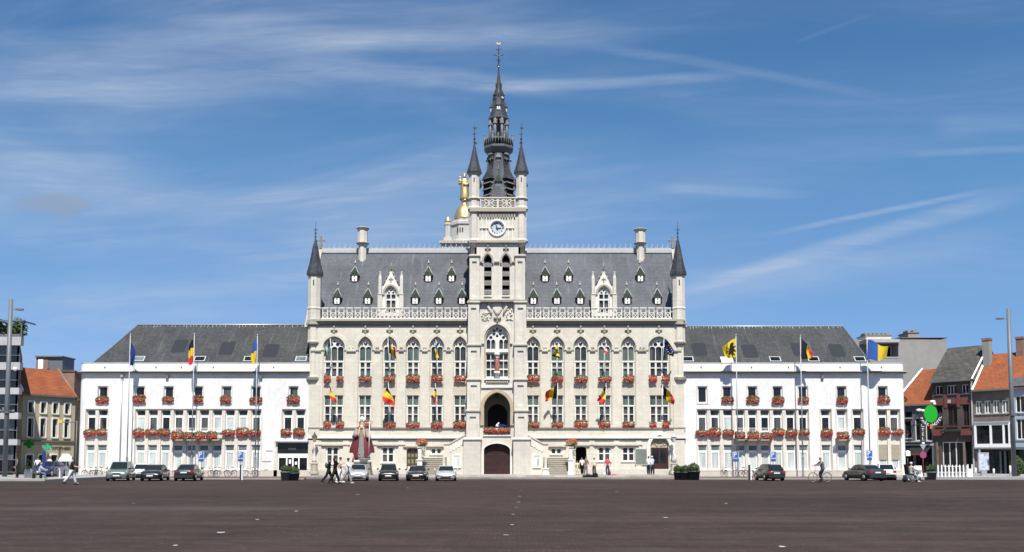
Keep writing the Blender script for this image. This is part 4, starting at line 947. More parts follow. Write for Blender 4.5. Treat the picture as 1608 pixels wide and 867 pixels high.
def mini_dormer(ang, rpx, y0, w, h, white=True, back=.5, louvres=0, name='spire_dormer', roofm='slate_dark', roof_h=1.4):
    T = Matrix.Translation((XS, YS, zs(y0))) @ Matrix.Rotation(ang, 4, 'Z'); ap = rpx*ks
    b = MB(T); b.box(-w, w, -ap, -ap+back, 0, h); d = b.build(name, M['lead'] if not louvres else M['void'], SP)
    b = MB(T); e = w*1.35; b.loft([[(-e, -ap-.14, h), (e, -ap-.14, h), (e, -ap+back+.2, h), (-e, -ap+back+.2, h)], [(-.02, -ap+back*.3, h+roof_h), (.02, -ap+back*.3, h+roof_h), (.02, -ap+back+.2, h+roof_h), (-.02, -ap+back+.2, h+roof_h)]], 0, False); b.build('dormer_roof', M[roofm], SP)
    b = MB(T); b.tube([(0, -ap+back*.3, h+roof_h-.05), (0, -ap+back*.3, h+roof_h+.9)], .035, 5); b.ball((0, -ap+back*.3, h+roof_h+.45), .09, .09, .09, 6, 4); b.build('finial', M['lead'], SP)
    if white:
        b = MB(T)
        for s in (-1, 1): b.box(*sorted((s*w*.15, s*w*.85)), -ap-.05, -ap-.004, .02, h*.95)
        b.build('shutter', M['frame'], SP)
    for i in range(louvres):
        b = MB(T); z = (i+.3)*h/louvres; b.loft([[(q, -ap-.22, z), (q, -ap+.1, z+.22), (q, -ap+.1, z+.15), (q, -ap-.22, z-.07)] for q in (-w*1.05, w*1.05)], 0, False); b.loft([[(s_*w*1.22, -ap+q, z), (s_*w*.95, -ap+q, z+.22), (s_*w*.95, -ap+q, z+.12), (s_*w*1.22, -ap+q, z-.07)] for s_ in (-1,) for q in (0, back)], 0, False); b.loft([[(w*1.22, -ap+q, z), (w*.95, -ap+q, z+.22), (w*.95, -ap+q, z+.12), (w*1.22, -ap+q, z-.07)] for q in (0, back)], 0, False); b.build('louvre', M['louvre'], SP)
for i in range(4):
    mini_dormer(i*PI/2, 12.2, 176.5, .20, .48, True, .7, roof_h=.95)
    mini_dormer(PI/4+i*PI/2, 8.4, 157, .14, .36, i % 2 == 0, .5, roof_h=.8)
    mini_dormer(PI/4+i*PI/2, 25.5, 315, .52, 1.9, False, 1.7, 3, 'louvred_dormer', 'slate_dark', 1.7)
    mini_dormer(i*PI/2, 22.2, 299, .30, .5, False, .6, 0, roofm='dormer_tile', roof_h=.9)
    mini_dormer(i*PI/2, 18.4, 259, .22, .4, False, .5, 0, roofm='iron', roof_h=.6)
    mini_dormer(PI/4+i*PI/2, 18.3, 254, .26, .45, False, .5, 0, roofm='lead', roof_h=.6)
b = MB(); b.tube([(XS, YS, zs(108)), (XS, YS, zs(67))], [.07, .03], 6); b.ball((XS, YS, zs(103)), .16, .16, .14, 8, 5)
for y, w_ in ((95.5, .3), (88, .55), (79, .3)):
    for q in (0, PI/2): b.tube([(XS-w_*math.cos(q), YS-w_*math.sin(q), zs(y)+.12), (XS, YS, zs(y)), (XS+w_*math.cos(q), YS+w_*math.sin(q), zs(y)+.12)], .03, 5)
fin = b.build('spire_finial', M['iron'], SP)
b = MB(); b.ball((XS, YS, zs(88)), .13, .13, .13, 8, 5); b.ball((XS, YS, zs(105)), .13, .13, .1, 8, 5); b.build('gilded_ball', M['gold'], SP)
b = MB(); z = zs(69); b.slab([[(XS+.6*x, z+.6*q) for x, q in ((-.35, 0), (-.1, -.12), (.2, -.1), (.28, .12), (.36, .2), (.24, .28), (.12, .1), (-.1, .08), (-.3, .3))]], YS-.03, YS+.03); b.build('weathercock', M['gold'], SP)

# ------------------------------------------------------------------ outside stairs left and right of the tower
for s, (pa, pb) in ((-1, (663.5, 697.5)), (1, (860, 893))):
    Yf = -4.4; z0 = PLAT; n = 9; rise = 1.62/n; run = .27
    xa, xb = XW(pa, -3, 730), XW(pb, -3, 730)
    S = bpy.data.objects.new('outside_stair', None); COL.objects.link(S); S.parent = HALL; S.location = chain(HALL).inverted() @ Vector(((xa+xb)/2, -3, PLAT))
    for i in range(n):
        b = MB(); b.box(xa, xb, Yf+i*run, -1.7, z0+i*rise+.003, z0+(i+1)*rise); b.box(xa-.02, xb+.02, Yf+i*run-.05, Yf+i*run+.02, z0+(i+1)*rise-.05, z0+(i+1)*rise+.002); b.build('step', M['stone_grey'], S)
    zl = z0+1.62
    b = MB(); xo, xi = (xa, XW(733, -1.8, 700)) if s < 0 else (XW(828, -1.8, 700), xb)
    b.box(xo, xi, -1.7, -.31, z0, zl); b.build('landing', M['stone_base'], S)
    Yw = -1.85; kz = lambda y: ZW(y, Yw)
    if s < 0: pl = [(XW(697, Yw, 720), z0), (XW(731, Yw, 720), z0), (XW(731, Yw, 690), kz(684)), (XW(706, Yw, 690), kz(698.5)), (XW(697, Yw, 690), kz(698.5))]
    else: pl = [(XW(829, Yw, 720), z0), (XW(861, Yw, 720), z0), (XW(861, Yw, 690), kz(698.5)), (XW(853, Yw, 690), kz(698.5)), (XW(829, Yw, 690), kz(685))]
    b = MB(); b.slab([pl], Yw, Yw+.15); b.build('stair_wall', M['stone'], S)
    tp = pl[2:] if s < 0 else pl[2:]
    b = MB(); b.tube([(x, Yw+.05, z+.05) for x, z in tp], .13, 6, 0, False); b.build('handrail', M['stone_grey'], S)
    b = MB(); q = pl[3], pl[2]
    (x0_, z0_), (x1_, z1_) = (pl[3], pl[2]) if s < 0 else (pl[3], pl[4])
    for i in range(6):
        f = (i+.5)/6; xx = x0_+(x1_-x0_)*f; zz = z0_+(z1_-z0_)*f; b.box(xx-.09, xx+.09, Yw-.05, Yw, zz-.75, zz-.12)
    b.build('panel_rib', M['stone_white'], S)
    for px in ((659.5, 697) if s < 0 else (864-7, 896)):            # gate piers
        h = 703 if px in (659.5, 896) else 717
        xp = XW(px, -4.2, 730); b = MB(); b.box(xp-.24, xp+.24, -4.6, -4.12, z0, ZW(h+20, -4.3)); b.box(xp-.32, xp+.32, -4.68, -4.04, z0, z0+.3); b.box(xp-.3, xp+.3, -4.66, -4.06, ZW(h+20, -4.3), ZW(h+20, -4.3)+.12)
        if h == 703: b.box(xp-.17, xp+.17, -4.53, -4.19, ZW(h+20, -4.3)+.12, ZW(h, -4.3)); b.box(xp-.26, xp+.26, -4.62, -4.1, ZW(h, -4.3), ZW(h, -4.3)+.1)
        b.build('pier', M['stone_white'], S)
        b = MB(); b.box(xp-.12, xp+.12, -4.1, -1.86, z0+.4, z0+1.7); b.build('stringer_wall', M['stone_base'], S)
    X = XW(717.5, Yw, 724) if s < 0 else XW(843, Yw, 724)
    nb = thing('notice_board', f'white framed notice board on the wall of the {"left" if s<0 else "right"} outside stair', 'notice board', (X, Yw-.02, ZW(735, Yw)), 0, 'notice boards beside the tower')
    h = ZW(714, Yw)-ZW(735, Yw)
    b = MB(); b.slab([rect(X-.42, X+.42, ZW(735, Yw), ZW(714, Yw)), rect(X-.33, X+.33, ZW(735, Yw)+.09, ZW(714, Yw)-.09)], Yw-.1, Yw-.004); b.build('frame', M['frame'], nb)
    b = MB(); b.box(X-.33, X+.33, Yw-.05, Yw-.03, ZW(735, Yw)+.09, ZW(714, Yw)-.09); b.build('board', plain('pale_cork', (.6,.58,.5), .6, .08, 5), nb)
    for q in (-.15, .14): b = MB(); b.box(X+q-.11, X+q+.11, Yw-.06, Yw-.052, ZW(731, Yw), ZW(719+abs(q)*9, Yw)); b.build('sheet', M['blind'] if q > 0 else M['frame'], nb)
# ------------------------------------------------------------------ white wings
def lettering(name, text, size, mat, parent, T, ext=.006):
    c = bpy.data.curves.new(name, 'FONT'); c.body = text; c.size = size; c.align_x = 'CENTER'; c.extrude = ext; c.resolution_u = 2
    o = bpy.data.objects.new(name, c); COL.objects.link(o); dg = bpy.context.evaluated_depsgraph_get()
    me = bpy.data.meshes.new_from_object(o.evaluated_get(dg)); bpy.data.objects.remove(o); bpy.data.curves.remove(c)
    me.materials.clear(); me.materials.append(mat); me.transform(T if parent is None else chain(parent).inverted() @ T)
    q = bpy.data.objects.new(name, me); COL.objects.link(q); q.parent = parent; return q
def panel_T(p0, p1):
    d = Vector((p1[0]-p0[0], p1[1]-p0[1], 0)); ang = math.atan2(d.y, d.x)
    return Matrix.Translation((p0[0], p0[1], 0)) @ Matrix.Rotation(ang, 4, 'Z'), d.length
YW = .12; kw = 1/SC(YW); zw = lambda y: ZW(y, YW)
def wing(side):
    S = -1 if side == 'left' else 1
    if S < 0:
        top = [(p, 15) for p in (161.5, 219.6, 265, 311, 356, 402, 461)]; runs = [((143, 161), 'glass'), ((221, 240, 260, 280, 300.5, 320.5, 341, 361, 381, 402), 'glass'), ((451.5, 471.5), 'mid_only')]
        balc = [(272, 349)]; xin, xout = XW(485.5, YW, 650), XW(124, YW, 650); x_arc = XW(133, YW, 650)
    else:
        top = [(p, 15) for p in (1103, 1142, 1181.5, 1221, 1261, 1321.5, 1386)]; runs = [((1103, 1123, 1143, 1162.5, 1182, 1201.5, 1221.5, 1241.5, 1261.5), 'glass'), ((1297,), 'glass'), ((1322,), 'glass'), ((1347,), 'glass'), ((1386.5, 1405), 'shutter')]
        balc = [(1152, 1211), (1312, 1333)]; xin, xout = XW(1074, YW, 650), XW(1421, YW, 650); x_arc = XW(1414.5, YW, 650)
    lab = 'long low white rendered wing with slate hip roof, left of the town hall' if S < 0 else 'long low white rendered wing with slate hip roof, right of the town hall'
    G = thing('white_wing', lab, 'building', ((xin+xout)/2, YW, GB))
    zcor, zpar = zw(586), zw(570)
    xa, xb = (x_arc, xin) if S < 0 else (xin, x_arc)
    wp = lambda p, y=660: XW(p, YW, y)
    def build_window(T, x, w, z0, z1, kind, depth=.16):
        """white framed window set back in its opening"""
        fr = .10
        if kind == 'top':
            loops = [rect(x-w/2, x+w/2, z0, z1), rect(x-w/2+fr, x+w/2-fr, z0+fr, z1-fr)]; panes = [('pane_black' if random.random() < .75 else 'pane', z0+fr, z1-fr)]
        elif kind in ('mid', 'low', 'dark'):
            zt_ = z1-.62; loops = [rect(x-w/2, x+w/2, z0, z1), rect(x-w/2+fr+.02, x+w/2-fr-.02, z0+fr, zt_-.16), rect(x-w/2+.05, x+w/2-.05, zt_+.07, z1-.05)]
            r = random.random(); g = 'blind' if kind == 'low' else ('blind' if r < .12 else 'pane' if r < .5 else 'pane_black')
            panes = [(g, z0+fr, zt_-.16), ('fanlight' if kind == 'low' else 'pane', zt_+.07, z1-.05)]
        b = MB(T); b.slab(loops, depth, depth+.07); win = b.build('window', M['frame'], G)
        for i, (g, a, c) in enumerate(panes):
            b = MB(T); b.box(x-w/2+.04, x+w/2-.04, depth+.04+.003*i, depth+.05+.003*i, a-.01, c+.01); b.build('pane', M[g], win)
        if kind == 'top' or kind == 'mid':
            b = MB(T); b.box(x-w/2-.05, x+w/2+.05, -.03, depth-.003, z0-.09, z0-.003); b.build('sill', M['spandrel'], win)
        return win
    def moulding(T, x0, x1, z0, z1, w=.10, pr=.045, open_bottom=False):
        b = MB(T); b.box(x0-w, x1+w, -pr, 0, z1, z1+w); b.box(x0-w, x0, -pr, 0, z0, z1-.002); b.box(x1, x1+w, -pr, 0, z0, z1-.002)
        if not open_bottom: b.box(x0-w, x1+w, -pr, 0, z0-w, z0-.002)
        b.build('window_surround', M['spandrel'], G)
    T0 = Matrix.Translation((0, YW, 0))
    holes = []; zt0, zt1 = zw(633), zw(606.5); zm0, zm1 = zw(678), zw(643.5); zl0, zl1 = zw(738), zw(698.5)
    for p, w in top:
        x = wp(p, 620)
        if xa < x < xb:
            holes.append(rect(x-w*kw/2, x+w*kw/2, zt0, zt1)); build_window(T0, x, w*kw-.02, zt0+.01, zt1-.01, 'top'); moulding(T0, x-w*kw/2, x+w*kw/2, zt0, zt1)
    for ps, kind in runs:
        x0, x1 = wp(ps[0])-8.4*kw, wp(ps[-1])+8.4*kw
        zb = zl0 if kind != 'mid_only' else zm0-.45
        if kind == 'shutter': zb = zl0
        holes.append(rect(x0, x1, zb, zm1+.06)); moulding(T0, x0, x1, zb, zm1+.06, .09, .05, True)
        ih = []
        for p in ps:
            x = wp(p); w = 14.2*kw
            ih.append(rect(x-w/2, x+w/2, zm0, zm1)); build_window(T0, x, w-.02, zm0+.01, zm1-.01, 'mid', .22)
            if kind != 'mid_only':
                ih.append(rect(x-w/2, x+w/2, zl0+.02, zl1)); wn = build_window(T0, x, w-.02, zl0+.03, zl1-.01, 'low', .22)
                if kind == 'shutter':
                    b = MB(T0); zs_ = zw(722)
                    for i in range(12):
                        za = zs_+(zl1-zs_)*i/12; b.box(x-w/2+.02, x+w/2-.02, .14, .19, za+.012, za+(zl1-zs_)/12)
                    b.build('shutter', plain('beige_roller_shutter', (.34,.29,.215), .6, .08, 4), wn)
        b = MB(T0); b.slab([rect(x0-.05, x1+.05, zb-.05, zm1+.1)] + ih, .123, .34); b.build('window_bay', M['spandrel'], G)
        b = MB(T0)
        for i in range(len(ps)-1):                       # pilaster strips between the windows
            x = (wp(ps[i])+wp(ps[i+1]))/2; b.box(x-.17, x+.17, .03, .12, zb, zm1+.05)
        if len(ps) > 1: b.build('pilaster_strips', M['spandrel'], G)
    if S < 0:
        x0, x1 = wp(435.5, 720), wp(484, 720); ze = zw(695.5)
        holes.append(rect(x0, x1, -.28, ze))
        b = MB(T0); b.box(x0, x1, .5, .55, -.26, ze); E = b.build('entrance', M['void'], G)
        b = MB(T0); b.box(x0, x1, .12, .2, zw(712), ze); b.build('fascia', M['pane_black'], E)
        b = MB(T0); xs = [x0+.02, x0+.78, x0+1.5, (x0+x1)/2+.42, x1-.74, x1-.02]
        xq = [x0, x0+.22, x0+.86, x0+1.02, x0+1.56, x0+1.7, x0+2.2, x0+2.35, x1-.18, x1]
        zd0, zd1 = -.12, zw(719)
        b.slab([rect(x0, x1, zd0, zw(712)-.003), rect(x0+.12, x0+.84, zd0+.12, zd1), rect(x0+.98, x0+1.46, zd0+.12, zd1), rect(x0+1.60, x0+2.06, zd0+.12, zd1), rect(x0+2.20, x1-.14, zd0+.12, zd1)], .14, .24); b.build('door_frame', M['frame'], E)
        b = MB(T0); b.box(x0+.05, x1-.05, .26, .28, zd0+.05, zd1+.02); b.build('pane', M['pane_black'], E)
        for xx, za, zc in ((x0+1.22, 1.15, 1.6), (x0+1.82, 1.05, 1.35)):
            b = MB(T0); b.box(xx-.11, xx+.11, .245, .257, za, zc); b.build('notice', M['frame'], E)
        b = MB(T0); b.box(x0-.15, x1+.1, -.3, .3, ze+.003, ze+.14); b.build('canopy', M['lead'], E)
        b = MB(T0); b.box(x0-.35, x0-.003, -.04, .1, -.2, ze+.2); b.build('jamb', M['spandrel'], E)
        to = lettering('fascia_lettering', 'STADHUIS', .16, M['frame'], E, Matrix.Translation(((x0+x1)/2-.1, YW+.112, zw(705.5))) @ Matrix.Rotation(PI/2, 4, 'X'))
        for px, y, w in ((423, 708.5, .7), (419, 725, .9)):
            X = wp(px, 715); b = MB(T0); b.box(X-w/2, X+w/2, -.03, -.003, zw(y), zw(y)+.07); b.build('lettering_strip', M['steel'], G)
        X = wp(418, 735); b = MB(T0); b.box(X-.2, X+.2, -.02, .01, zw(742), zw(737.5)); b.build('air_grille', M['iron'], G)
    b = MB(T0); b.slab([rect(xa, xb, -.28, zcor)] + holes, 0, .12); b.build('wall', M['white'], G)
    for ps, kind in runs:
        x0, x1 = wp(ps[0])-8.4*kw, wp(ps[-1])+8.4*kw
        if kind == 'mid_only': continue
        b = MB(T0); b.box(x0-.1, x1+.1, -.06, .30, zl0-.1, zl0-.004); b.build('plinth_course', M['redpave'] if False else M['spandrel'], G)
    b = MB(T0); b.box(xa, xb, -.04, 0, -.28, .5); b.build('plinth', M['stone_base'], G)
    # rounded outer corner: facets, one of them with windows
    Rr = abs(xout-x_arc); n = 7; pts = []
    for i in range(n+1):
        t = PI/2*i/n; pts.append((x_arc+S*Rr*1.25*math.sin(t), YW+Rr*1.25*(1-math.cos(t))))
    xo2 = x_arc+S*Rr*1.25
    pts.append((xo2, YW+9.5))
    for i in range(len(pts)-1):
        p, q = (pts[i], pts[i+1]) if S > 0 else (pts[i+1], pts[i])
        T, l = panel_T(p, q); hs = []
        if i == len(pts)-2:
            for u in ((1.0, 3.4, 6.0) if S > 0 else (l-1.0, l-3.4, l-6.0)):
                for z0, z1, kd in ((zt0, zt1, 'top'), (zm0, zm1, 'mid'), (zl0, zl1, 'low')):
                    hs.append(rect(u-.45, u+.45, z0, z1)); build_window(T, u, .88, z0+.01, z1-.01, kd)
        b = MB(T); b.slab([rect(0, l, -.28, zcor)] + hs, 0, .12); b.build('wall', M['white'], G)
    # cornice and parapet follow the same path
    path = pts if S > 0 else pts
    line = [(xin, YW)] + pts
    def band(off, z0, z1, thick, nm, m):
        P = []
        for i, (x, y) in enumerate(line):
            if i <= 1: nx, ny = 0, -1
            else:
                t = PI/2*min(1, (i-1)/n); nx, ny = S*math.sin(t), -math.cos(t)
            P.append(((x+nx*off, y+ny*off), (x+nx*(off-thick), y+ny*(off-thick))))
        b = MB()
        for i in range(len(P)-1):
            (o0, i0), (o1, i1) = P[i], P[i+1]
            b.add([(*o0, z0), (*o1, z0), (*i1, z0), (*i0, z0), (*o0, z1), (*o1, z1), (*i1, z1), (*i0, z1)], [(0,1,2,3), (4,7,6,5), (0,4,5,1), (2,6,7,3)] + ([(0,3,7,4)] if i == 0 else []) + ([(1,5,6,2)] if i == len(P)-2 else []))
        return b.build(nm, M[m], G)
    band(.34, zcor, zcor+.10, .6, 'gutter', 'stone_dark'); band(.42, zcor+.103, zcor+.17, .7, 'cornice', 'stone_brown'); band(.40, zcor+.173, zcor+.20, .5, 'cornice_edge', 'zinc')
    band(.02, zcor+.203, zpar, .25, 'parapet', 'white'); band(.06, zpar+.003, zpar+.06, .34, 'coping', 'zinc')
    # roof
    ye, yr = YW+.8, YW+5.6; ze, zr = zpar-.25, ZW(510.5 if S < 0 else 513, YW+5.6)
    px_r = 217 if S < 0 else 1323; xr_ = XW(px_r, yr, 512); xe = (XW(141, ye, 572) if S < 0 else XW(1371, ye, 572))
    yb = 2*yr-ye; th = .001
    vs = [(xin, ye, ze), (xe, ye, ze), (xr_, yr, zr), (xin, yr, zr), (xe, yb, ze), (xin, yb, ze)]
    b = MB(); b.add(vs, [(0,1,2,3), (1,4,2), (4,5,3,2), (0,3,5), (0,5,4,1)]); rf = b.build('roof', M['slate_wing'], G)
    b = MB(); b.tube([(xin, yr, zr+.03), (xr_, yr, zr+.03)], .09, 5)
    rnd = random.Random(4); x = min(xin, xr_)+.3
    while x < max(xin, xr_)-.3:                             # lead dressings under the ridge
        h = rnd.uniform(.08, .35); dz = (zr-ze)/(yr-ye); x += rnd.uniform(.25, .55)
        b.add([(x, yr-.02, zr+.02), (x+.07, yr-.02, zr+.02), (x+.05, yr-h, zr-h*dz+.03), (x+.02, yr-h, zr-h*dz+.03)], [(0,1,2,3)])
    b.build('ridge_capping', M['steel'], rf)
    b = MB(); b.tube([(xr_, yr, zr+.02), (xe, ye, ze+.02)], .06, 5); b.build('hip_capping', M['lead'], rf)
    dz = (zr-ze)/(yr-ye); ang = math.atan(dz)
    lights_ = ((218.5, 0), (314, 1), (392, 1), (473, 0)) if S < 0 else ((1080, 1), (1217, 1), (1277, 1), (1350, 1))
    for p, dark in lights_:
        yy = ye+.75; X = XW(p, yy, 563); T = Matrix.Translation((X, yy, ze+dz*.75)) @ Matrix.Rotation(ang, 4, 'X')
        b = MB(T); b.slab([], 0, 0) if False else None
        b = MB(T); b.box(-.58, .58, -.38, .42, .02, .10); sk = b.build('skylight', M['zinc'], rf)
        b = MB(T); b.box(-.48, .48, -.28, .32, .1, .11); b.build('skylight_pane', M['pane_black'] if dark else M['fanlight'], rf)
    if S > 0:                                               # a skylight propped wide open
        yy = ye+.5; X = XW(1139.5, yy, 563); T = Matrix.Translation((X, yy, ze+dz*.5)) @ Matrix.Rotation(R(40), 4, 'X')
        b = MB(T); b.box(-.60, .60, -.78, .22, .42, .48); b.build('open_skylight', M['frame'], rf)
        b = MB(Matrix.Translation((X, yy, ze+dz*.5))); b.box(-.5, .5, -.1, .35, .0, .3); b.build('skylight_kerb', M['zinc'], rf)
    for p in ((165, 245, 285, 335, 430) if S < 0 else (1101, 1180, 1238, 1319, 1384)):
        X = wp(p, 577); b = MB(); b.ball((X, YW-.03, zw(577)), .07, .06, .1, 6, 4); b.tube([(X, YW-.02, zw(577)), (X, YW-.12, zw(576))], .03, 5); b.build('anchor_plate', M['greymetal'], G)
    for p in ((193, 263, 410) if S < 0 else (1252, 1291, 1366)):     # downpipes and lamps below the gutter
        X = wp(p, 595)
        if p in (263, 410, 1291): b = MB(T0); b.box(X-.14, X+.14, -.2, -.003, zw(595), zw(590)); b.build('wall_lamp', M['greymetal'], G)
        else:
            X = wp({193: 190.5, 1252: 1249, 1366: 1349}.get(p, p), 660)
            if p == 193: b = MB(); b.tube([(X, YW-.1, zcor-.1), (X, YW-.1, -.1)], .06, 6); b.box(X-.14, X+.14, YW-.24, YW-.003, zcor-.42, zcor-.1); b.build('downpipe', M['steel'], G)
    # balconies
    for p0, p1 in balc:
        x0, x1 = wp(p0, 685), wp(p1, 685); z = zw(690.5)
        b = MB(T0); b.box(x0, x1, -.75, -.003, z, z+.13); b.box(x0-.02, x1+.02, -.78, -.6, z+.135, z+.16); bal = b.build('balcony', M['stone_grey'], G)
        for i in range(int((x1-x0)/.13)+1):
            x = x0+.04+i*.13
            b = MB(T0); b.box(x-.012, x+.012, -.7, -.676, z+.163, zw(673)); 
            if x < x1: 
                o = b.build('baluster', M['frame'], bal)
        b = MB(T0); b.box(x0, x1, -.71, -.665, zw(673)+.003, zw(673)+.04); b.build('rail', M['frame'], bal)
        for q in range(max(2, int((x1-x0)/1.2)+1)):
            x = x0+.1+(x1-x0-.2)*q/max(1, int((x1-x0)/1.2)); b = MB(T0); b.loft([[(x+e, -.003, z-.003), (x+e, -.003, z-.42), (x+e, -.15, z-.3), (x+e, -.6, z-.003)] for e in (-.07, .07)], 0, False); b.build('bracket', M['stone_grey'], bal)
    return G
WL = wing('left'); WR = wing('right')

# ------------------------------------------------------------------ window boxes full of geraniums
def flower_mesh(w, h, seed, hang=.3):
    rnd = random.Random(seed)
    fo, re, pk = MB(), MB(), MB()
    n = int(190*w)
    for i in range(n):
        u = rnd.uniform(-1, 1); t = rnd.random(); edge = 1-.30*abs(u)**3
        z = (-hang+(h+hang)*t)*edge + rnd.uniform(-.04, .04); x = u*w/2*(1+.05*rnd.uniform(-1, 1)) ; y = -.10-.22*math.sin(PI*min(1, t*.9+.1))*rnd.uniform(.5, 1.1)
        lump = .5+.5*math.sin(u*5+seed)
        s = rnd.uniform(.045, .085)
        up = t > .62+.1*lump
        tgt = fo if (up and rnd.random() < .72) or rnd.random() < .22 else (pk if rnd.random() < .16 else re)
        a, b_ = rnd.uniform(0, PI), rnd.uniform(-.6, .6)
        e1 = Vector((math.cos(a), b_*.5, math.sin(a)))*s; e2 = Vector((-math.sin(a), rnd.uniform(-.6, .2), math.cos(a)))*s; c = Vector((x, y, z))
        tgt.add([c-e1, c-e2*.8+e1*.2, c+e1, c+e2*.9], [(0,1,2,3)])
    return fo, re, pk
FB = []
for sd_, w, h, hg in ((1, 1.22, .45, .34), (2, 1.22, .42, .36), (3, 1.22, .48, .30), (4, .72, .40, .30), (5, .72, .42, .32), (6, 2.7, .40, .30)):
    e = bpy.data.objects.new('flower_box', None); COL.objects.link(e)
    b = MB(); b.box(-w/2+.06, w/2-.06, -.24, -.04, -.14, .02); b.build('trough', M['tub'], e)
    fo, re, pk = flower_mesh(w, h, sd_, hg)
    fo.build('leaves', M['leaf'], e, kind='stuff'); re.build('blossoms', M['rose'], e, kind='stuff'); pk.build('pale_blossoms', M['pink'] if sd_ != 6 else M['orange_bloom'], e, kind='stuff')
    FB.append([e, False])
fbn = 0
def flower_box(X, Y, Z, label, kind=None, sx=1.0, group='geranium boxes'):
    global fbn; fbn += 1
    i = (fbn*7+fbn//3) % 3 if kind is None else kind
    src, used = FB[i]
    o = src if not used else copy_tree(src); FB[i][1] = True
    o.location = (X, Y, Z); o.scale = (sx*(1+.10*math.sin(fbn*5.1)), 1+.12*math.sin(fbn*3.7), 1+.16*math.sin(fbn*2.3)); tag(o, label, 'flower box', group); return o
ORD = ['first','second','third','fourth','fifth','sixth','seventh','eighth','ninth','tenth']
for i, (c, w) in enumerate(UP):
    lt = c < 780; nth = ORD[(5-i) if lt else (i-6)]; sidew = f'{"left" if lt else "right"} of the tower'
    for row, py in (('upper arched', 596.5), ('lower', 668.5)):
        X = XW(c, 0, py); Z = ZW(py)+.05
        if w > 25:
            for s, nm in ((-1, 'left'), (1, 'right')):
                flower_box(X+s*.64, .02, Z, f'small red geranium box, {nm} end of wide {row} window farthest {sidew}', 3+(i+s) % 2 if (i+s) % 2 in (0, 1) else 3)
        else: flower_box(X, .02, Z, f'red geranium box under the {nth} {row} town hall window {sidew}')
flower_box(TXc-.03, YT+.02, zt(676.5), 'long red geranium box hanging on the balcony above the great brown tower door', 5)
def wing_boxes(name, row, pxs, py, Y=YW+.02, dy=0):
    for i, p in enumerate(pxs):
        yy = Y; X = XW(p, yy, py)
        flower_box(X, yy, ZW(py, yy), f'red geranium box, {ORD[i]} from left in the {row} row of the {name} white wing', None, .95)
wing_boxes('left', 'top', (161.5, 219.6, 264.5, 311.5, 355, 402.5, 461), 628.5)
wing_boxes('left', 'middle', (142, 160.5, 218.5, 238, 257.5), 680)
wing_boxes('left', 'balcony', (279, 296.5, 314.5, 333), 684.5, YW-.72)
wing_boxes('left', 'right middle', (359.5, 381, 400.5, 449.5, 469.5), 680)
wing_boxes('right', 'top', (1142, 1181.5, 1221, 1261, 1321.5, 1387), 629)
wing_boxes('right', 'middle', (1102, 1122, 1143), 680.5)
wing_boxes('right', 'balcony', (1161, 1182, 1203), 684.5, YW-.72)
wing_boxes('right', 'right middle', (1221, 1242, 1262, 1297.5), 680)
wing_boxes('right', 'small balcony', (1322.5,), 685, YW-.72)
wing_boxes('right', 'corner middle', (1347, 1388, 1408.5), 679.5)
X_ = -48.6
for (px, py, lab) in ((128.5, 627, 'red geranium box at the top of the left white wing rounded corner'), (124, 683, 'red geranium box on the middle floor, rounded corner of left white wing'), (1418, 628, 'red geranium box at the top of the right white wing rounded corner'), (1421, 682, 'red geranium box on the middle floor, rounded corner of right white wing')):
    S = -1 if px < 800 else 1
    o = flower_box(XW(px, 1.6, py), 1.5, ZW(py, 1.6), lab, 3); o.rotation_euler[2] = S*R(75)
# ------------------------------------------------------------------ church tower with gilded statue, far behind
YC = 60.0; kc = 1/SC(YC); xc = XW(729.5, YC, 340); zc_ = lambda y: ZW(y, YC); c = (xc, YC, 0)
CH = thing('church_tower', 'white church tower behind the town hall with a golden dome and gilded statue on top', 'church tower', (xc, YC, 0))
def LC(name, prof, m, n=8, rot=PI/8, cc=c, sm=False): b = MB(); b.lathe([(p*kc, zc_(y)) for p, y in prof], n, cc, 0, sm, rot); return b.build(name, M[m], CH)
b = MB(); b.box(xc-34*kc, xc+34*kc, YC-34*kc, YC+34*kc, 0, zc_(390)); b.box(xc-37*kc, xc+37*kc, YC-37*kc, YC+37*kc, zc_(390), zc_(386)); b.build('tower_body', M['stone_church'], CH)
LC('drum', [(30, 386), (29, 381), (22, 380), (21, 357), (23, 356), (23, 352), (18.5, 350), (18.5, 347)], 'stone_church')
b = MB()
for i in range(14): b.box(xc+(-36+i*5.2)*kc, xc+(-33+i*5.2)*kc, YC-38*kc, YC-37*kc, zc_(390), zc_(386)); 
b.build('corbels', M['stone_grey'], CH)
b = MB()
for i in (-1, 0, 1): b.box(xc+(i*4-6-.8)*kc, xc+(i*4-6+.8)*kc, YC-20.6*kc, YC-19*kc, zc_(369), zc_(362))
b.build('slit_windows', M['void'], CH)
LC('dome', [(17.5, 347.5), (17, 344), (16, 338), (13.5, 331), (10, 326), (6, 323), (4.5, 321), (4, 317), (6, 316), (6, 314), (3, 313)], 'gold', 20, 0, c, True)
for s in (-1, 1):
    cx = xc+s*25*kc; b = MB(); b.lathe([(9*kc, zc_(386)), (8.5*kc, zc_(379)), (5*kc, zc_(378)), (5*kc, zc_(360)), (6*kc, zc_(359)), (6*kc, zc_(356))], 8, (cx, YC-22*kc, 0), 0, False); t_ = b.build('pinnacle_turret', M['stone_church'], CH)
    b = MB(); b.lathe([(5*kc, zc_(356)), (5.2*kc, zc_(353)), (3.5*kc, zc_(348)), (.5*kc, zc_(345))], 12, (cx, YC-22*kc, 0)); b.build('gilded_cap', M['gold'], t_)
b = MB(); Yg = YC; z0 = zc_(314); H = zc_(275)-z0
rings = []
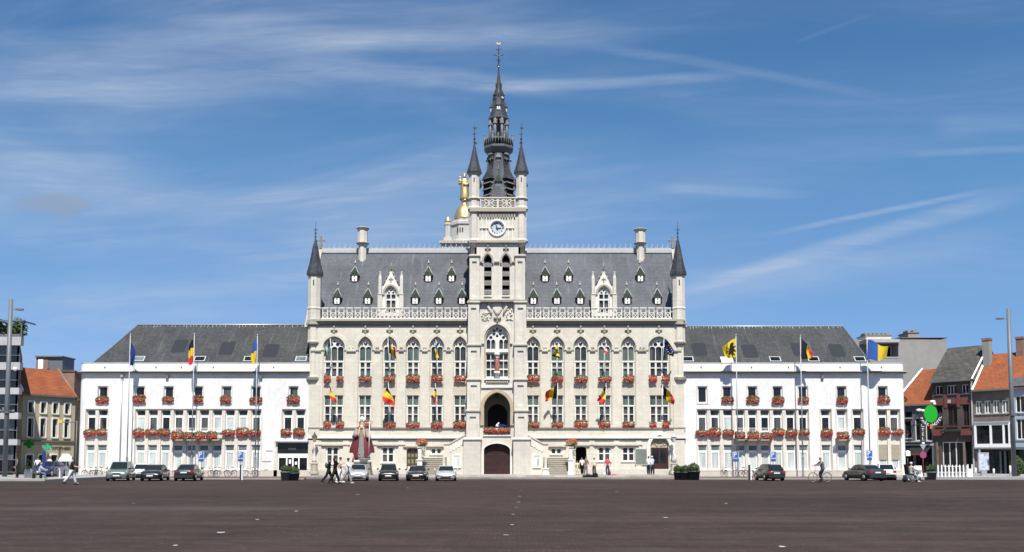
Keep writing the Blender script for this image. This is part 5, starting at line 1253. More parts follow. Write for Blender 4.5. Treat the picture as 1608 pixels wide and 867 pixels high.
for (q, rx, ry, dx) in ((0, .19, .16, 0), (.06, .20, .17, 0), (.3, .165, .14, .0), (.55, .15, .12, -.01), (.72, .155, .11, -.01), (.82, .12, .09, -.01), (.87, .05, .05, -.01)):
    rings.append([(xc+H*(dx+rx*math.cos(a)*(1+.07*math.sin(7*a))), Yg+H*ry*math.sin(a)*(1+.07*math.cos(7*a)), z0+q*H) for a in (2*PI*i/18 for i in range(18))])
b.loft(rings); b.ball((xc-.01*H, Yg-.01*H, z0+.93*H), .065*H, .07*H, .085*H, 10, 8); b.lathe([(.07*H, 0), (.085*H, .06*H), (.05*H, .03*H)], 8, (xc-.01*H, Yg, z0+.97*H))
b.tube([(xc+.14*H, Yg, z0+.76*H), (xc+.17*H, Yg-.08*H, z0+.6*H), (xc-.04*H, Yg-.16*H, z0+.58*H)], [.05*H, .045*H, .03*H], 8)
b.tube([(xc-.14*H, Yg, z0+.76*H), (xc-.2*H, Yg-.08*H, z0+.62*H), (xc-.16*H, Yg-.15*H, z0+.66*H)], [.05*H, .045*H, .03*H], 8)
b.ball((xc-.17*H, Yg-.1*H, z0+.73*H), .06*H, .06*H, .11*H, 8, 6); b.ball((xc-.18*H, Yg-.1*H, z0+.87*H), .045*H, .045*H, .05*H, 8, 6)
b.build('gilded_statue', M['gold'], CH)

# ------------------------------------------------------------------ neighbouring houses
class Face:                             # a facade that recedes: u runs along it, z up, local y into the house
    def __init__(s, name, label, cat, p0, ang, group=None): s.o = thing(name, label, cat, (p0[0], p0[1], 0), ang, group); s.T = s.o.matrix_basis.copy()
    def mb(s): return MB(s.T)
def sash(F_, u, w, z0, z1, frame='frame', pane='pane_black', bars=1, depth=.12, sill=None, thick=.07, rnd=0):
    sh = (lambda: rrect(u-w/2, u+w/2, z0, z1, rnd)) if rnd else (lambda: rect(u-w/2, u+w/2, z0, z1))
    lo = [sh()]
    for i in range(bars+1):
        a = u-w/2+thick+i*(w-thick)/(bars+1); lo.append(rect(a, a+(w-thick)/(bars+1)-thick, z0+thick, z1-thick-rnd*.3))
    b = F_.mb(); b.slab(lo, depth, depth+.06); win = b.build('window', M[frame], F_.o)
    b = F_.mb(); b.box(u-w/2+.02, u+w/2-.02, depth+.03, depth+.045, z0+.02, z1-.02-rnd*.5); b.build('pane', M[pane], win)
    if sill: b = F_.mb(); b.box(u-w/2-.08, u+w/2+.08, -.1, depth-.003, z0-.12, z0-.003); b.build('sill', M[sill], win)
    return win
# cream corner house on the left
dL = 100.0; pL = (XW(37, 5), 5.0); angL = math.atan2(5.5, 3.0)
CR_ = Face('corner_house', 'cream two storey corner house with an orange tiled roof and green crosses', 'house', pL, angL)
Lw = 6.3; z_eave = 8.35
wz = ((6.55, 7.75, .62), (3.95, 6.0, .62))
hs = []; us = [.95+i*1.45 for i in range(4)]
for u in us:
    for z0, z1, w in wz: hs.append(rrect(u-w/2, u+w/2, z0, z1, .16)); sash(CR_, u, w, z0, z1, 'frame', 'pane_black', 0, .18, 'stone_white', .05, .16)
    hs.append(rrect(u-.38, u+.38, -.2, 2.05, .16)); sash(CR_, u, .76, -.2, 2.05, 'wood', 'pane_black', 1, .2, None, .06, .16)
b = CR_.mb(); b.slab([rect(0, Lw, -.3, z_eave)] + hs, 0, .25); b.build('wall', M['cream'], CR_.o)
for u in us:
    for z0, z1, w in wz + ((-.2, 2.05, .76),):
        b = CR_.mb(); b.slab([rrect(u-w/2-.14, u+w/2+.14, z0-.02, z1+.14, .2), rrect(u-w/2, u+w/2, z0-.021+.03, z1, .16)], -.07, 0); b.build('window_surround', M['frame'], CR_.o)
b = CR_.mb(); b.box(-.05, Lw+.05, -.14, 0, 3.45, 3.62); b.build('string_course', M['brick_brown'], CR_.o)
b = CR_.mb(); b.box(-.2, Lw+.1, -.3, .1, z_eave, z_eave+.18); b.build('gutter', M['lead'], CR_.o)
b = CR_.mb(); b.box(Lw-.25, Lw, .253, 8, -.3, z_eave); b.build('side_wall', M['cream'], CR_.o)
b = MB(); x0, x1 = XW(28.5, 5.0), pL[0]-.003; b.slab([[(x0, -.3), (x1, -.3), (x1, z_eave+.1), (x0, z_eave+1.35)]], 5.0, 5.3); b.build('end_wall', plain('yellow_render', (.60,.47,.20), .8, .1, 2), CR_.o)
b = MB(); b.loft([[(x0-.15, 4.9, z_eave+1.4), (x0-.15, 5.4, z_eave+1.4), (x0-.15, 5.4, z_eave+1.6), (x0-.15, 4.9, z_eave+1.6)], [(x1+.12, 4.9, z_eave+.12), (x1+.12, 5.4, z_eave+.12), (x1+.12, 5.4, z_eave+.32), (x1+.12, 4.9, z_eave+.32)]], 0, False); b.build('verge', M['frame'], CR_.o)
b = CR_.mb(); zr_ = z_eave+3.3; b.add([(-.3, -.3, z_eave+.18), (Lw, -.3, z_eave+.18), (Lw, 3.4, zr_), (-2.6, 3.4, zr_), (-2.6, 1.0, z_eave+1.4)], [(0,1,2,3,4)]); b.add([(Lw, 7, z_eave), (Lw, 3.4, zr_), (-2.6, 3.4, zr_), (-2.6, 7, z_eave)], [(0,1,2,3)]); b.build('roof', M['tile'], CR_.o)
b = CR_.mb(); b.loft([[(Lw+q, -.35, z_eave-.2), (Lw+q, 3.4, zr_+.25), (Lw+q, 7, z_eave-.2)] for q in (.003, .3)], 0, False); b.build('gable', M['brick_red'], CR_.o)
# brick party wall and roof storey behind it
RH = thing('rooftop_extension', 'red brick wall and grey clad rooftop box behind the cream corner house', 'building', (XW(85, 14), 14, 0))
Yq = 14.0; zq = lambda y: ZW(y, Yq); xq = lambda p, y=580: XW(p, Yq, y)
b = MB(); b.slab([[(xq(30), 0), (xq(117.5), 0), (xq(117.5), zq(583.5)), (xq(45), zq(583.5)), (xq(30), zq(585))]], Yq, Yq+6); b.build('wall', M['brick_red'], RH)
b = MB(); b.box(xq(29), xq(118.5), Yq-.1, Yq+6.1, zq(583.5), zq(582)); b.build('coping', M['brick_brown'], RH)
b = MB(); b.box(xq(49.5), xq(69), Yq+1, Yq+4, zq(583), zq(559.5)); b.build('stair_tower', M['brick_red'], RH)
b = MB(); b.box(xq(69.2), xq(91), Yq+1.05, Yq+4, zq(583), zq(559.5)); b.build('clad_box', M['greymetal'], RH)
b = MB(); b.box(xq(48.5), xq(92), Yq+.8, Yq+4.2, zq(559.5), zq(557.5)); b.build('roof_edge', M['lead'], RH)
b = MB(); b.box(xq(53), xq(61), Yq+.95, Yq+.997, zq(578), zq(563)); b.build('white_hatch', M['frame'], RH)
for p in (47, 69.5): b = MB(); b.box(xq(p-2.5), xq(p+2.5), Yq+.3, Yq+.9, zq(588), zq(578)); b.build('chimney', M['brick_red'], RH)
# modern flats at the far left
MF = thing('apartment_block', 'modern grey apartment block with white floor bands and dark windows at the left edge', 'building', (XW(0, -2), -2, 0))
Ym = -2.0; zm_ = lambda y: ZW(y, Ym); xm_ = lambda p: XW(p, Ym, 640); xr0, xl0 = xm_(29), xm_(-160)
sl = -.50; b = MB(); b.loft([[(xl0, Ym+1.2, z), (xr0-.35+sl*1.2, Ym+1.2, z), (xr0-.35+sl*14, Ym+14, z), (xl0, Ym+14, z)] for z in (0, zm_(540))], 0, False); b.build('core', M['pane_black'], MF)
b = MB(); b.loft([[(xr0-.34+sl*.6, Ym+.6, z), (xr0-.06+sl*.6, Ym+.6, z), (xr0-.06+sl*14, Ym+14, z), (xr0-.34+sl*14, Ym+14, z)] for z in (0, zm_(540))], 0, False); b.build('side_wall', M['brick_red'], MF)
bands = [(529, 542), (569, 580.5), (609, 619), (648, 658), (690, 699)]
for y0, y1 in bands: b = MB(); b.box(xl0, xr0, Ym, Ym+.6, zm_(y1), zm_(y0)); b.build('floor_band', M['band'], MF)
for i, (ya, yb) in enumerate(((542, 569), (580.5, 609), (619, 648), (658, 690), (699, 742))):
    u = xr0-.3; j = 0
    while u > xm_(-60):
        w = 1.25; b = MB(); b.slab([rect(u-w, u-.03, zm_(yb)+.003, zm_(ya)-.003), rect(u-w+.05, u-.08, zm_(yb)+.06, zm_((ya+yb)/2+2)), rect(u-w+.05, u-.08, zm_((ya+yb)/2+1), zm_(ya)-.06)], Ym+.5, Ym+.56); wn = b.build('window', M['greymetal'], MF)
        b = MB(); b.box(u-w+.01, u-.04, Ym+.6, Ym+.61, zm_((ya+yb)/2+2), zm_(ya)); b.build('pane', glassy('grey_flat_glass', (.05,.055,.065), fold=(.12,.13,.145), var=.4) if (i, j) == (0, 0) else bpy.data.materials['grey_flat_glass'], wn)
        b = MB(); b.box(u-w+.01, u-.04, Ym+.6, Ym+.61, zm_(yb), zm_((ya+yb)/2+2)-.003); b.build('pane', M['pane_black'], wn); u -= w; j += 1
b = MB(); b.box(xl0, xr0-.2, Ym+.2, Ym+.6, zm_(529)+.003, zm_(524)); b.build('planter_wall', M['lead'], MF)
b = MB()
for x in (xr0-.15, xr0-1.3, xr0-2.5, xr0-3.7): b.box(x-.06, x+.06, Ym+.3, Ym+.42, zm_(529), zm_(502)); b.box(x-.06, x+.06, Ym+.3, Ym+3, zm_(504), zm_(502))
b.box(xm_(-60), xr0+.1, Ym+.2, Ym+.36, zm_(504), zm_(502)); b.build('pergola', M['greymetal'], MF)
def leafball(name, c, r, mat, n, parent=None, seed=0, s=(.06, .12), label=None, cat=None, group=None, flat=1.0, shell=.55):
    rnd = random.Random(seed); b = MB()
    for i in range(n):
        d = Vector((rnd.gauss(0,1), rnd.gauss(0,1), rnd.gauss(0,1))).normalized(); q = shell+(1-shell)*rnd.random(); q *= 1+.12*math.sin(d.x*5+seed)*math.cos(d.z*4+seed)
        p = Vector((c[0]+d.x*r[0]*q, c[1]+d.y*r[1]*q, c[2]+d.z*r[2]*q)); e1 = Vector((rnd.gauss(0,1), rnd.gauss(0,1), rnd.gauss(0,1)*flat)).normalized(); e2 = e1.cross(Vector((rnd.gauss(0,1), rnd.gauss(0,1), rnd.gauss(0,1)))).normalized(); k_ = rnd.uniform(*s)
        b.add([p-e1*k_, p+e2*k_*.6, p+e1*k_, p-e2*k_*.6], [(0,1,2,3)])
    o = b.build(name, mat, parent, kind='stuff' if parent else None)
    if label: tag(o, label, cat, group)
    return o
for i in range(4):
    X = xr0-.6-i*1.25; hgt = (1.3, .9, 1.5, 1.1)[i]
    P = thing('terrace_shrub', ['dark shrub at the right end of the roof terrace on the flats', 'low shrub second from the right on the roof terrace of the flats', 'tall shrub third from the right on the roof terrace of the flats', 'dark shrub behind the lamp mast on the roof terrace of the flats'][i], 'shrub', (X, Ym+.8, zm_(525)), 0, 'roof terrace shrubs')
    leafball('leaves', (X, Ym+.8, zm_(525)+hgt*.55), (.85, .7, hgt*.85), M['palm'] if i % 2 else M['bush'], 760, P, i+3, (.08, .18), shell=.15)
    b = MB(); b.tube([(X, Ym+.8, zm_(525)), (X+.05, Ym+.8, zm_(525)+hgt*.6)], .04, 5); b.build('stem', M['wood'], P)
b = MB(); b.ball((xm_(24), Ym-.3, zm_(580)), .2, .2, .2, 12, 8); b.tube([(xm_(24), Ym-.3, zm_(580)), (xm_(24), Ym, zm_(578))], .04, 5); b.build('globe_lamp', M['frame'], MF)
# tall grey apartment building behind the right wing
GY = 26.0; zg = lambda y: ZW(y, GY); xg = lambda p, y=560: XW(p, GY, y)
GBd = thing('grey_building', 'tall plain grey rendered building with chimneys rising behind the right white wing', 'building', (xg(1440), GY, 0))
b = MB(); b.slab([[(xg(1411), -.2), (xg(1487.5), -.2), (xg(1487.5), zg(534)), (xg(1411), zg(531))], rect(xg(1442), xg(1449.5), zg(617), zg(608))], GY, GY+14); b.build('wall', M['grey_wall'], GBd)
b = MB(); b.box(xg(1442), xg(1449.5), GY+.3, GY+.35, zg(617), zg(608)); b.build('window', M['pane_black'], GBd)
b = MB(); b.box(xg(1410.5), xg(1488), GY-.12, GY+14.1, zg(531), zg(530)); b.build('roof_edge', M['brick_brown'], GBd)
b = MB(); b.box(xg(1345), xg(1411)-.003, GY+2.2, GY+14, -.2, zg(531)); b.build('recessed_wall', M['grey_wall'], GBd)
b = MB(); b.box(xg(1360), xg(1412), GY-.3, GY+3, zg(538), zg(533)); b.build('flat_roof', M['band'], GBd)
for i, (p0, p1) in enumerate(((1378, 1392), (1393, 1398), (1399, 1410))): b = MB(); b.slab([rect(xg(p0), xg(p1), zg(561), zg(540)), rect(xg(p0)+.1, xg(p1)-.1, zg(561)+.1, zg(540)-.1)], GY+2.0, GY+2.1); w_ = b.build('window', M['frame'], GBd); b = MB(); b.box(xg(p0), xg(p1), GY+2.12, GY+2.14, zg(561), zg(540)); b.build('pane', M['pane_black'], w_)
b = MB(); b.box(xg(1360), xg(1411)-.003, GY, GY+.2, zg(572), zg(562)); b.build('balcony_wall', M['grey_wall'], GBd); b = MB(); b.box(xg(1360), xg(1411), GY-.05, GY+.25, zg(562), zg(560.5)); b.build('balcony_coping', M['band'], GBd)
for p0, p1, y0, nm in ((1374, 1415, 519.5, 'wide_chimney'), (1442.5, 1460, 515, 'chimney'), (1345, 1358, 528, 'chimney')):
    b = MB(); b.box(xg(p0), xg(p1), GY+3, GY+6, zg(533), zg(y0+3)); ch = b.build(nm, M['spandrel'] if 'wide' in nm else M['grey_wall'], GBd)
    b = MB(); b.box(xg(p0)-.1, xg(p1)+.1, GY+2.9, GY+6.1, zg(y0+3), zg(y0+1.5)); b.build('chimney_cap', M['stone_dark'], ch)
    n = int((p1-p0)/6)
    for i in range(max(1, n)):
        X = xg(p0)+(xg(p1)-xg(p0))*(i+.5)/max(1, n); b = MB(); b.box(X-.22, X+.22, GY+3.5, GY+5, zg(y0+1.5), zg(y0-2)); b.build('chimney_pot', M['stone_dark'], ch)
b = MB(); b.box(xg(1488), xg(1502), GY+4, GY+12, 0, zg(549)); b.build('rear_block', M['grey_wall'], GBd); b = MB(); b.box(xg(1499), xg(1506), GY+4.2, GY+9, 0, zg(547)); b.build('rear_chimney', M['brick_brown'], GBd)
# houses along the right side: one receding row
angR = math.atan2(-.755, .656); P0 = Vector((48.1, 13.0)); dR = Vector((.656, -.755))
def face(s, *a): p = P0+dR*s; return Face(*a, (p.x, p.y), angR)
H1 = face(-4.6, 'hotel', 'narrow grey hotel with an orange roof, green disc sign and awnings', 'hotel')
def zr(y, s): p = P0+dR*s; return ZW(y, p.y)
ze1 = zr(636, -1.5); hs = []
for u, w, z0, z1, r in ((1.6, .8, zr(688, -3), zr(661, -3), .0), (2.95, 1.0, zr(692, -2), zr(655, -2), .3), (4.05, .7, zr(692, -1), zr(655, -1), .3), (1.7, .9, zr(656, -3), zr(645, -3), .2)):
    hs.append(rrect(u-w/2, u+w/2, z0, z1, max(r, .02))); sash(H1, u, w, z0, z1, 'frame' if r == .3 else 'greymetal', 'pane_black', 0, .15, 'band', .07, max(r, .02))
b = H1.mb(); b.slab([rect(0, 4.58, zr(697, -2), ze1)] + hs, 0, .2); b.build('wall', plain('dark_grey_render', (.10,.105,.12), .7, .2, 3), H1.o)
b = H1.mb(); b.box(.1, 4.5, .5, .6, -.2, zr(697, -2)); b.build('shopfront', M['pane_black'], H1.o)
b = H1.mb(); b.box(0, 4.58, -.1, .4, zr(700, -2), zr(697, -2)); b.build('shop_beam', M['band'], H1.o)
for u in (.05, 2.2, 4.4): b = H1.mb(); b.box(u, u+.16, -.05, .3, -.2, zr(700, -2)-.003); b.build('pier', M['greymetal'], H1.o)
b = H1.mb(); za = zr(705, -2); b.loft([[(.3, 0, za+.3), (.3, -1.2, za-.45), (.3, -1.2, za-.5), (.3, 0, za+.25)], [(4.3, 0, za+.3), (4.3, -1.2, za-.45), (4.3, -1.2, za-.5), (4.3, 0, za+.25)]], 0, False); b.build('awning', M['blackplastic'], H1.o)
b = H1.mb(); b.box(.3, 4.3, -1.22, -1.19, za-.72, za-.5); b.build('awning_valance', M['pinkstone'], H1.o)
b = H1.mb(); b.add([(-.1, -.2, ze1), (4.58, -.2, ze1), (4.58, 3.5, ze1+4.4), (1.9, 3.5, ze1+4.4)], [(0,1,2,3)]); b.add([(-.1, 7, ze1), (4.58, 7, ze1), (4.58, 3.5, ze1+4.4), (1.9, 3.5, ze1+4.4)], [(3,2,1,0)]); b.add([(-.1, -.2, ze1), (1.9, 3.5, ze1+4.4), (-.1, 7, ze1)], [(0,1,2)]); b.build('roof', M['tile'], H1.o)
b = H1.mb(); b.tube([(-.1, -.25, ze1+.08), (1.9, 3.45, ze1+4.5)], .14, 4, 0, False); b.build('verge', M['frame'], H1.o)
b = H1.mb(); b.box(-.1, 4.58, -.35, .0, ze1-.1, ze1+.05); b.build('gutter', M['lead'], H1.o)
b = H1.mb(); b.box(.3, 4.4, -.5, -.003, zr(693, -2)-.1, zr(693, -2)); b.build('balcony', M['band'], H1.o)
# hotel sign: green disc in a black ring of letters with a black vertical board
sp = (XW(1461, 6, 650), 6.0); zS = ZW(650, 6.0)
SG = thing('hotel_sign', 'green disc sign with white letters PARK HOTEL around it and a black vertical board', 'sign', (sp[0], 6.0, zS))
rr = 11.2/SC(6)
b = MB(); b.slab([[(sp[0]+1.0*rr*math.cos(a)*.95, zS+rr*1.22*math.sin(a)) for a in (2*PI*i/28 for i in range(28))]], 5.9, 6.0); b.build('disc', M['signgreen'], SG)
b = MB(); a0, a1 = R(172), R(368); n = 24; out = [(sp[0]+1.72*rr*math.cos(a0+(a1-a0)*i/n), zS+1.62*rr*math.sin(a0+(a1-a0)*i/n)-.1) for i in range(n+1)]; inn = [(sp[0]+1.0*rr*math.cos(a1+(a0-a1)*i/n), zS+1.24*rr*math.sin(a1+(a0-a1)*i/n)-.1) for i in range(n+1)]
b.slab([out+inn], 5.95, 6.05); b.build('ring', M['blackplastic'], SG)
for txt, aa in (('PARK', [R(200+i*17) for i in range(4)]), ('HOTEL', [R(286+i*15) for i in range(5)])):
    for chx, a in zip(txt, aa):
        T = Matrix.Translation((sp[0]+1.37*rr*math.cos(a), 5.94, zS+1.43*rr*math.sin(a)-.1)) @ Matrix.Rotation(PI/2, 4, 'X') @ Matrix.Rotation(a+PI/2, 4, 'Z') @ Matrix.Translation((0, -.13, 0)); lettering('letter', chx, .40, M['frame'], SG, T, .012)
b = MB(); b.slab([[(sp[0]-.12, zS-1.45*rr), (sp[0]+.14, zS-1.45*rr), (sp[0]+.08, zS-2.1*rr), (sp[0]-.12, zS-2.1*rr)]], 5.9, 5.96); b.build('orange_mark', M['orange_bloom'], SG)
xb = XW(1449.5, 6, 675); b = MB(); b.box(xb-.28, xb+.28, 6.06, 6.16, ZW(694, 6), ZW(655, 6)); b.build('board', M['blackplastic'], SG)
for i, chx in enumerate('HOTEL'): lettering('letter', chx, .5, M['paint'], SG, Matrix.Translation((xb, 6.045, ZW(663.5+i*7, 6))) @ Matrix.Rotation(PI/2, 4, 'X'), .01)
b = MB(); b.box(xb-.12, xb+.12, 6.0, 6.2, ZW(697, 6), ZW(694.3, 6)); b.build('lamp', M['frame'], SG)
for px, y, w in ((1443.5, 644, .35), (1450, 645, .25), (1464.5, 630.5, .32), (1467.5, 634, .18)): b = MB(); b.ball((XW(px, 6, y), 6, ZW(y, 6)), w, .1, .14, 8, 5); b.build('ornament', M['frame'], SG)
b = MB(); b.tube([(sp[0]-.3, 6.1, zS+.3), (P0.x-1.2, P0.y+1.6, zS+.3)], .05, 5); b.tube([(xb, 6.2, zS-1), (P0.x-1.6, P0.y+2, zS-1)], .05, 5); b.build('bracket', M['iron'], SG)
# red and brown brick house with slate roof
H2 = face(0, 'brick_house', 'dark brick gabled townhouse with red stone trim and a mossy slate roof', 'house')
s2 = 2.2; ze2 = zr(598, s2); W2 = 4.48; hs = []
for u in (.75, 2.2, 3.7):
    for z0, z1, w, nm in ((zr(619, s2), zr(605, s2), .8 if u != 2.2 else 1.1, 'top'), (zr(669, s2), zr(636, s2), .7 if u != 2.2 else 1.1, 'mid')):
        hs.append(rect(u-w/2, u+w/2, z0, z1)); sash(H2, u, w, z0, z1, 'frame' if nm == 'top' else 'wood', 'pane_black', 1 if nm == 'mid' else 2 if u == 2.2 else 1, .2, 'pinkstone')
hs.append(rect(.9, 3.2, zr(733, s2), zr(694, s2))); sash(H2, 2.05, 2.28, zr(733, s2), zr(694, s2), 'frame', 'pane_black', 2, .25, None, .09); hs.append(rect(3.45, 4.2, -.2, zr(694, s2)))
b = H2.mb(); b.slab([rect(0, W2, -.25, ze2)] + hs, 0, .3); b.build('wall', M['brick_dark'], H2.o)
b = H2.mb(); b.box(3.4, 4.25, .35, .4, -.2, zr(694, s2)); b.build('door', M['void'], H2.o)
b = H2.mb(); b.box(0, 1.2, -.06, 0, zr(636, s2)+.02, zr(627, s2)); b.box(1.35, 1.7, -.07, 0, zr(640, s2), zr(620, s2)); b.box(2.75, 3.1, -.07, 0, zr(640, s2), zr(620, s2)); b.box(3.15, W2, -.06, 0, zr(636, s2)+.02, zr(627, s2)); b.box(1.75, 2.7, -.05, 0, zr(634, s2), zr(627, s2)); b.build('red_panels', M['pinkstone'], H2.o)
for q0, q1 in ((.05, 1.15), (3.2, 4.4)): b = H2.mb(); b.box(q0, q1, -.3, 0, zr(684, s2), zr(674, s2)); b.build('red_corbel', M['pinkstone'], H2.o)
b = H2.mb(); b.box(1.75, 2.1, -.1, -.053, zr(633, s2), zr(627.5, s2)); b.build('shield', M['band'], H2.o)
for u in (.3, 3.3): b = H2.mb(); b.box(u, u+.22, -.08, 0, -.2, zr(694, s2)); b.build('pilaster', M['brick_brown'], H2.o)
b = H2.mb(); z = zr(676, s2); b.box(1.3, 3.1, -.6, 0, z-.15, z); b.box(1.3, 3.1, -.6, -.56, zr(667, s2), zr(667, s2)+.05)
for i in range(13): b.box(1.33+i*.145, 1.36+i*.145, -.59, -.57, z, zr(667, s2))
b.build('iron_balcony', M['iron'], H2.o)
zrid2 = zr(557, 1) + 1.2
b = H2.mb(); b.add([(-.15, -.35, ze2), (W2+.1, -.35, ze2), (W2+.1, 4.6, zrid2), (-.15, 4.6, zrid2)], [(0,1,2,3)]); b.add([(-.15, 9.5, ze2), (W2+.1, 9.5, ze2), (W2+.1, 4.6, zrid2), (-.15, 4.6, zrid2)], [(3,2,1,0)]); b.build('roof', slate('mossy_slate', (.06,.058,.056), (.10,.095,.085), .22, .3), H2.o)
b = H2.mb(); b.box(-.1, W2, -.5, -.2, ze2-.15, ze2); b.build('gutter', M['lead'], H2.o)
for q in (0, W2-.3): b = H2.mb(); b.loft([[(q+e, 0.31, ze2), (q+e, 4.6, zrid2-.15), (q+e, 9.3, ze2)] for e in (0, .3)], 0, False); b.build('gable', M['brick_brown'], H2.o)
b = H2.mb(); b.tube([(W2+.12, -.35, ze2+.05), (W2+.12, 4.6, zrid2+.1)], .11, 4, 0, False); b.build('verge', M['frame'], H2.o)
b = H2.mb(); b.box(W2-.1, W2+.02, -.15, -.02, 0, ze2-.15); b.build('downpipe', M['zinc'], H2.o)
# house with the orange roof
H3 = face(4.53, 'brick_house', 'brown brick townhouse with a wide white framed bay window and orange tiled roof', 'house')
s3 = 6.5; W3 = 3.95; ze3 = zr(612, s3); hs = []
for i in range(4): u = .6+i*.92; z0, z1 = zr(649, s3), zr(629, s3); hs.append(rect(u-.34, u+.34, z0, z1)); sash(H3, u, .68, z0, z1, 'frame', 'pane', 1, .12, 'band', .11)
hs.append(rect(.3, 3.8, -.2, zr(706, s3)))
b = H3.mb(); b.slab([rect(0, W3, -.25, ze3)] + hs, 0, .3); b.build('wall', M['brick_brown'], H3.o)
b = H3.mb(); b.box(.3, 3.8, .8, .85, -.2, zr(706, s3)); b.build('shopfront', M['pane_black'], H3.o)
b = H3.mb(); z0, z1 = zr(697, s3), zr(664, s3); b.slab([rect(.2, 3.9, z0-.35, z1), rect(.42, 1.85, z0, z1-.28), rect(2.05, 3.2, z0, z1-.28), rect(3.38, 3.78, z0, z1-.28)], -.5, -.35); b.box(.2, 3.9, -.347, -.003, z0-.35, z0-.1); b.box(.2, 3.9, -.347, -.003, z1-.2, z1); bay = b.build('bay_window', M['frame'], H3.o)
b = H3.mb(); b.box(.25, 3.85, -.33, -.31, z0-.05, z1-.21); b.build('pane', M['pane_black'], bay)
b = H3.mb(); b.box(.1, W3-.05, -.6, 0, z1+.003, z1+.12); b.box(.15, W3-.05, -.55, 0, z0-.5, z0-.353); b.build('bay_moulding', M['band'], bay)
for u in (2.4, 2.9): b = H3.mb(); b.box(u, u+.18, .5, .7, -.2, zr(706, s3)-.2); b.build('pier', M['greymetal'], H3.o)
zrid3 = zr(565, 6)+1.0
b = H3.mb(); b.add([(0, -.35, ze3), (W3+1.6, -.35, ze3), (W3+1.6, 4.2, zrid3), (.1, 4.2, zrid3)], [(0,1,2,3)]); b.add([(0, 8.6, ze3), (W3+1.6, 8.6, ze3), (W3+1.6, 4.2, zrid3), (.1, 4.2, zrid3)], [(3,2,1,0)]); b.build('roof', M['tile'], H3.o)
b = H3.mb(); b.tube([(.05, -.35, ze3+.05), (.05, 4.2, zrid3+.1)], .13, 4, 0, False); b.build('verge', M['frame'], H3.o)
b = H3.mb(); b.box(0, W3, -.5, -.2, ze3-.15, ze3); b.build('gutter', M['lead'], H3.o)
for u, y, h in ((.1, 3.0, 2.6), (3.3, 4.0, 1.6)): b = H3.mb(); zz = ze3+(zrid3-ze3)*(y+.35)/4.55; b.box(u, u+.75, y-.4, y+.4, zz-1.0, zz+h); chm = b.build('chimney', M['grey_wall'] if u < 1 else M['brick_red'], H3.o); b = H3.mb(); b.box(u-.06, u+.81, y-.46, y+.46, zz+h, zz+h+.25); b.build('chimney_cap', M['brick_red'], chm)
H4 = face(8.52, 'grey_house', 'pale blue grey house with white windows at the right edge', 'house')
W4_ = 11.6; ze4 = zr(606, 10); hs = []
for u in (.9, 2.4, 3.9, 5.4, 7.0, 8.6, 10.4):
    for z0, z1 in ((zr(648, 9), zr(622, 9)), (zr(690, 9), zr(658, 9))): hs.append(rect(u-.45, u+.45, z0, z1)); sash(H4, u, .9, z0, z1, 'frame', 'pane_black', 1, .12, 'band')
b = H4.mb(); b.slab([rect(.0, W4_, zr(702, 9), ze4)] + hs, 0, .3); b.build('wall', plain('blue_grey_render', (.36,.40,.46), .8, .1, 3), H4.o)
b = H4.mb(); b.box(0, W4_, .8, .85, -.2, zr(702, 9)); b.build('shopfront', M['pane_black'], H4.o); b = H4.mb(); b.box(0, W4_, -.5, -.003, zr(706, 9), zr(702, 9)); b.build('canopy', M['greymetal'], H4.o)
b = H4.mb(); b.box(0, W4_, .303, 6, zr(702, 9)+.01, ze4); b.build('body', M['grey_wall'], H4.o)
b = H4.mb(); b.loft([[(q, -.35, ze4), (q, 3, ze4+2.6), (q, 6.2, ze4)] for q in (0, W4_)], 0, False); b.build('roof', M['slate_hall'], H4.o)
# ------------------------------------------------------------------ flagpoles and flags
def cloth_mesh(fn, bands, nu=24, nv=10):
    """fn(u, v) -> point; bands = [(u_end, slot)]"""
    b = MB(); vs = [fn(i/nu, j/nv) for i in range(nu+1) for j in range(nv+1)]; 
    k0 = 0
    b.add(vs, [], 0)
    for i in range(nu):
        mi = next(s for e, s in bands if (i+.5)/nu <= e)
        for j in range(nv):
            a = i*(nv+1)+j; b.f.append((a, a+1, a+nv+2, a+nv+1)); b.m.append(mi); b.s.append(True)
    return b
YF = -1.4
BEL = ([(.334, 0), (.667, 1), (1, 2)], ['f_black', 'f_yellow', 'f_red']); SNK = ([(.5, 0), (1, 1)], ['f_blue', 'f_yellow']); EUF = ([(1, 0)], ['f_eu']); VLA = ([(1, 0)], ['f_yellow'])
def star(b, c, r, y):
    pts = [(c[0]+(r if i % 2 == 0 else r*.42)*math.sin(PI*i/5), c[1]+(r if i % 2 == 0 else r*.42)*math.cos(PI*i/5)) for i in range(10)]; b.slab([pts], y, y+.01)
poles = [(199, 736, 526, 'left of the left wing'), (300.5, 736, 525, 'middle of the left wing'), (400.5, 736, 527, 'right of the left wing'), (1159, 736, 527, 'left of the right wing'), (1261, 736, 528, 'middle of the right wing'), (1366.5, 736, 530, 'right of the right wing')]
FPX = []
for i, (px, py, top, where) in enumerate(poles):
    X = XW(px, YF, py); zt_ = ZW(top, YF); FPX.append((X, zt_))
    o = thing('flagpole', f'tall slim grey flagpole standing in front, {where}', 'flagpole', (X, YF, -.12), 0, 'flagpoles in front of the wings')
    b = MB(); b.lathe([(.2, -.12), (.2, -.06), (.115, -.05), (.115, 1.75), (.085, 1.8), (.07, 2.0)], 12, (X, YF, 0)); b.build('base', M['greymetal'], o)
    b = MB(); b.tube([(X, YF, 2.0), (X, YF, zt_)], [.065, .038], 8); b.build('pole', M['zinc'], o)
    b = MB(); b.ball((X, YF, zt_+.06), .08, .08, .08, 8, 6); b.build('finial', M['steel'], o)
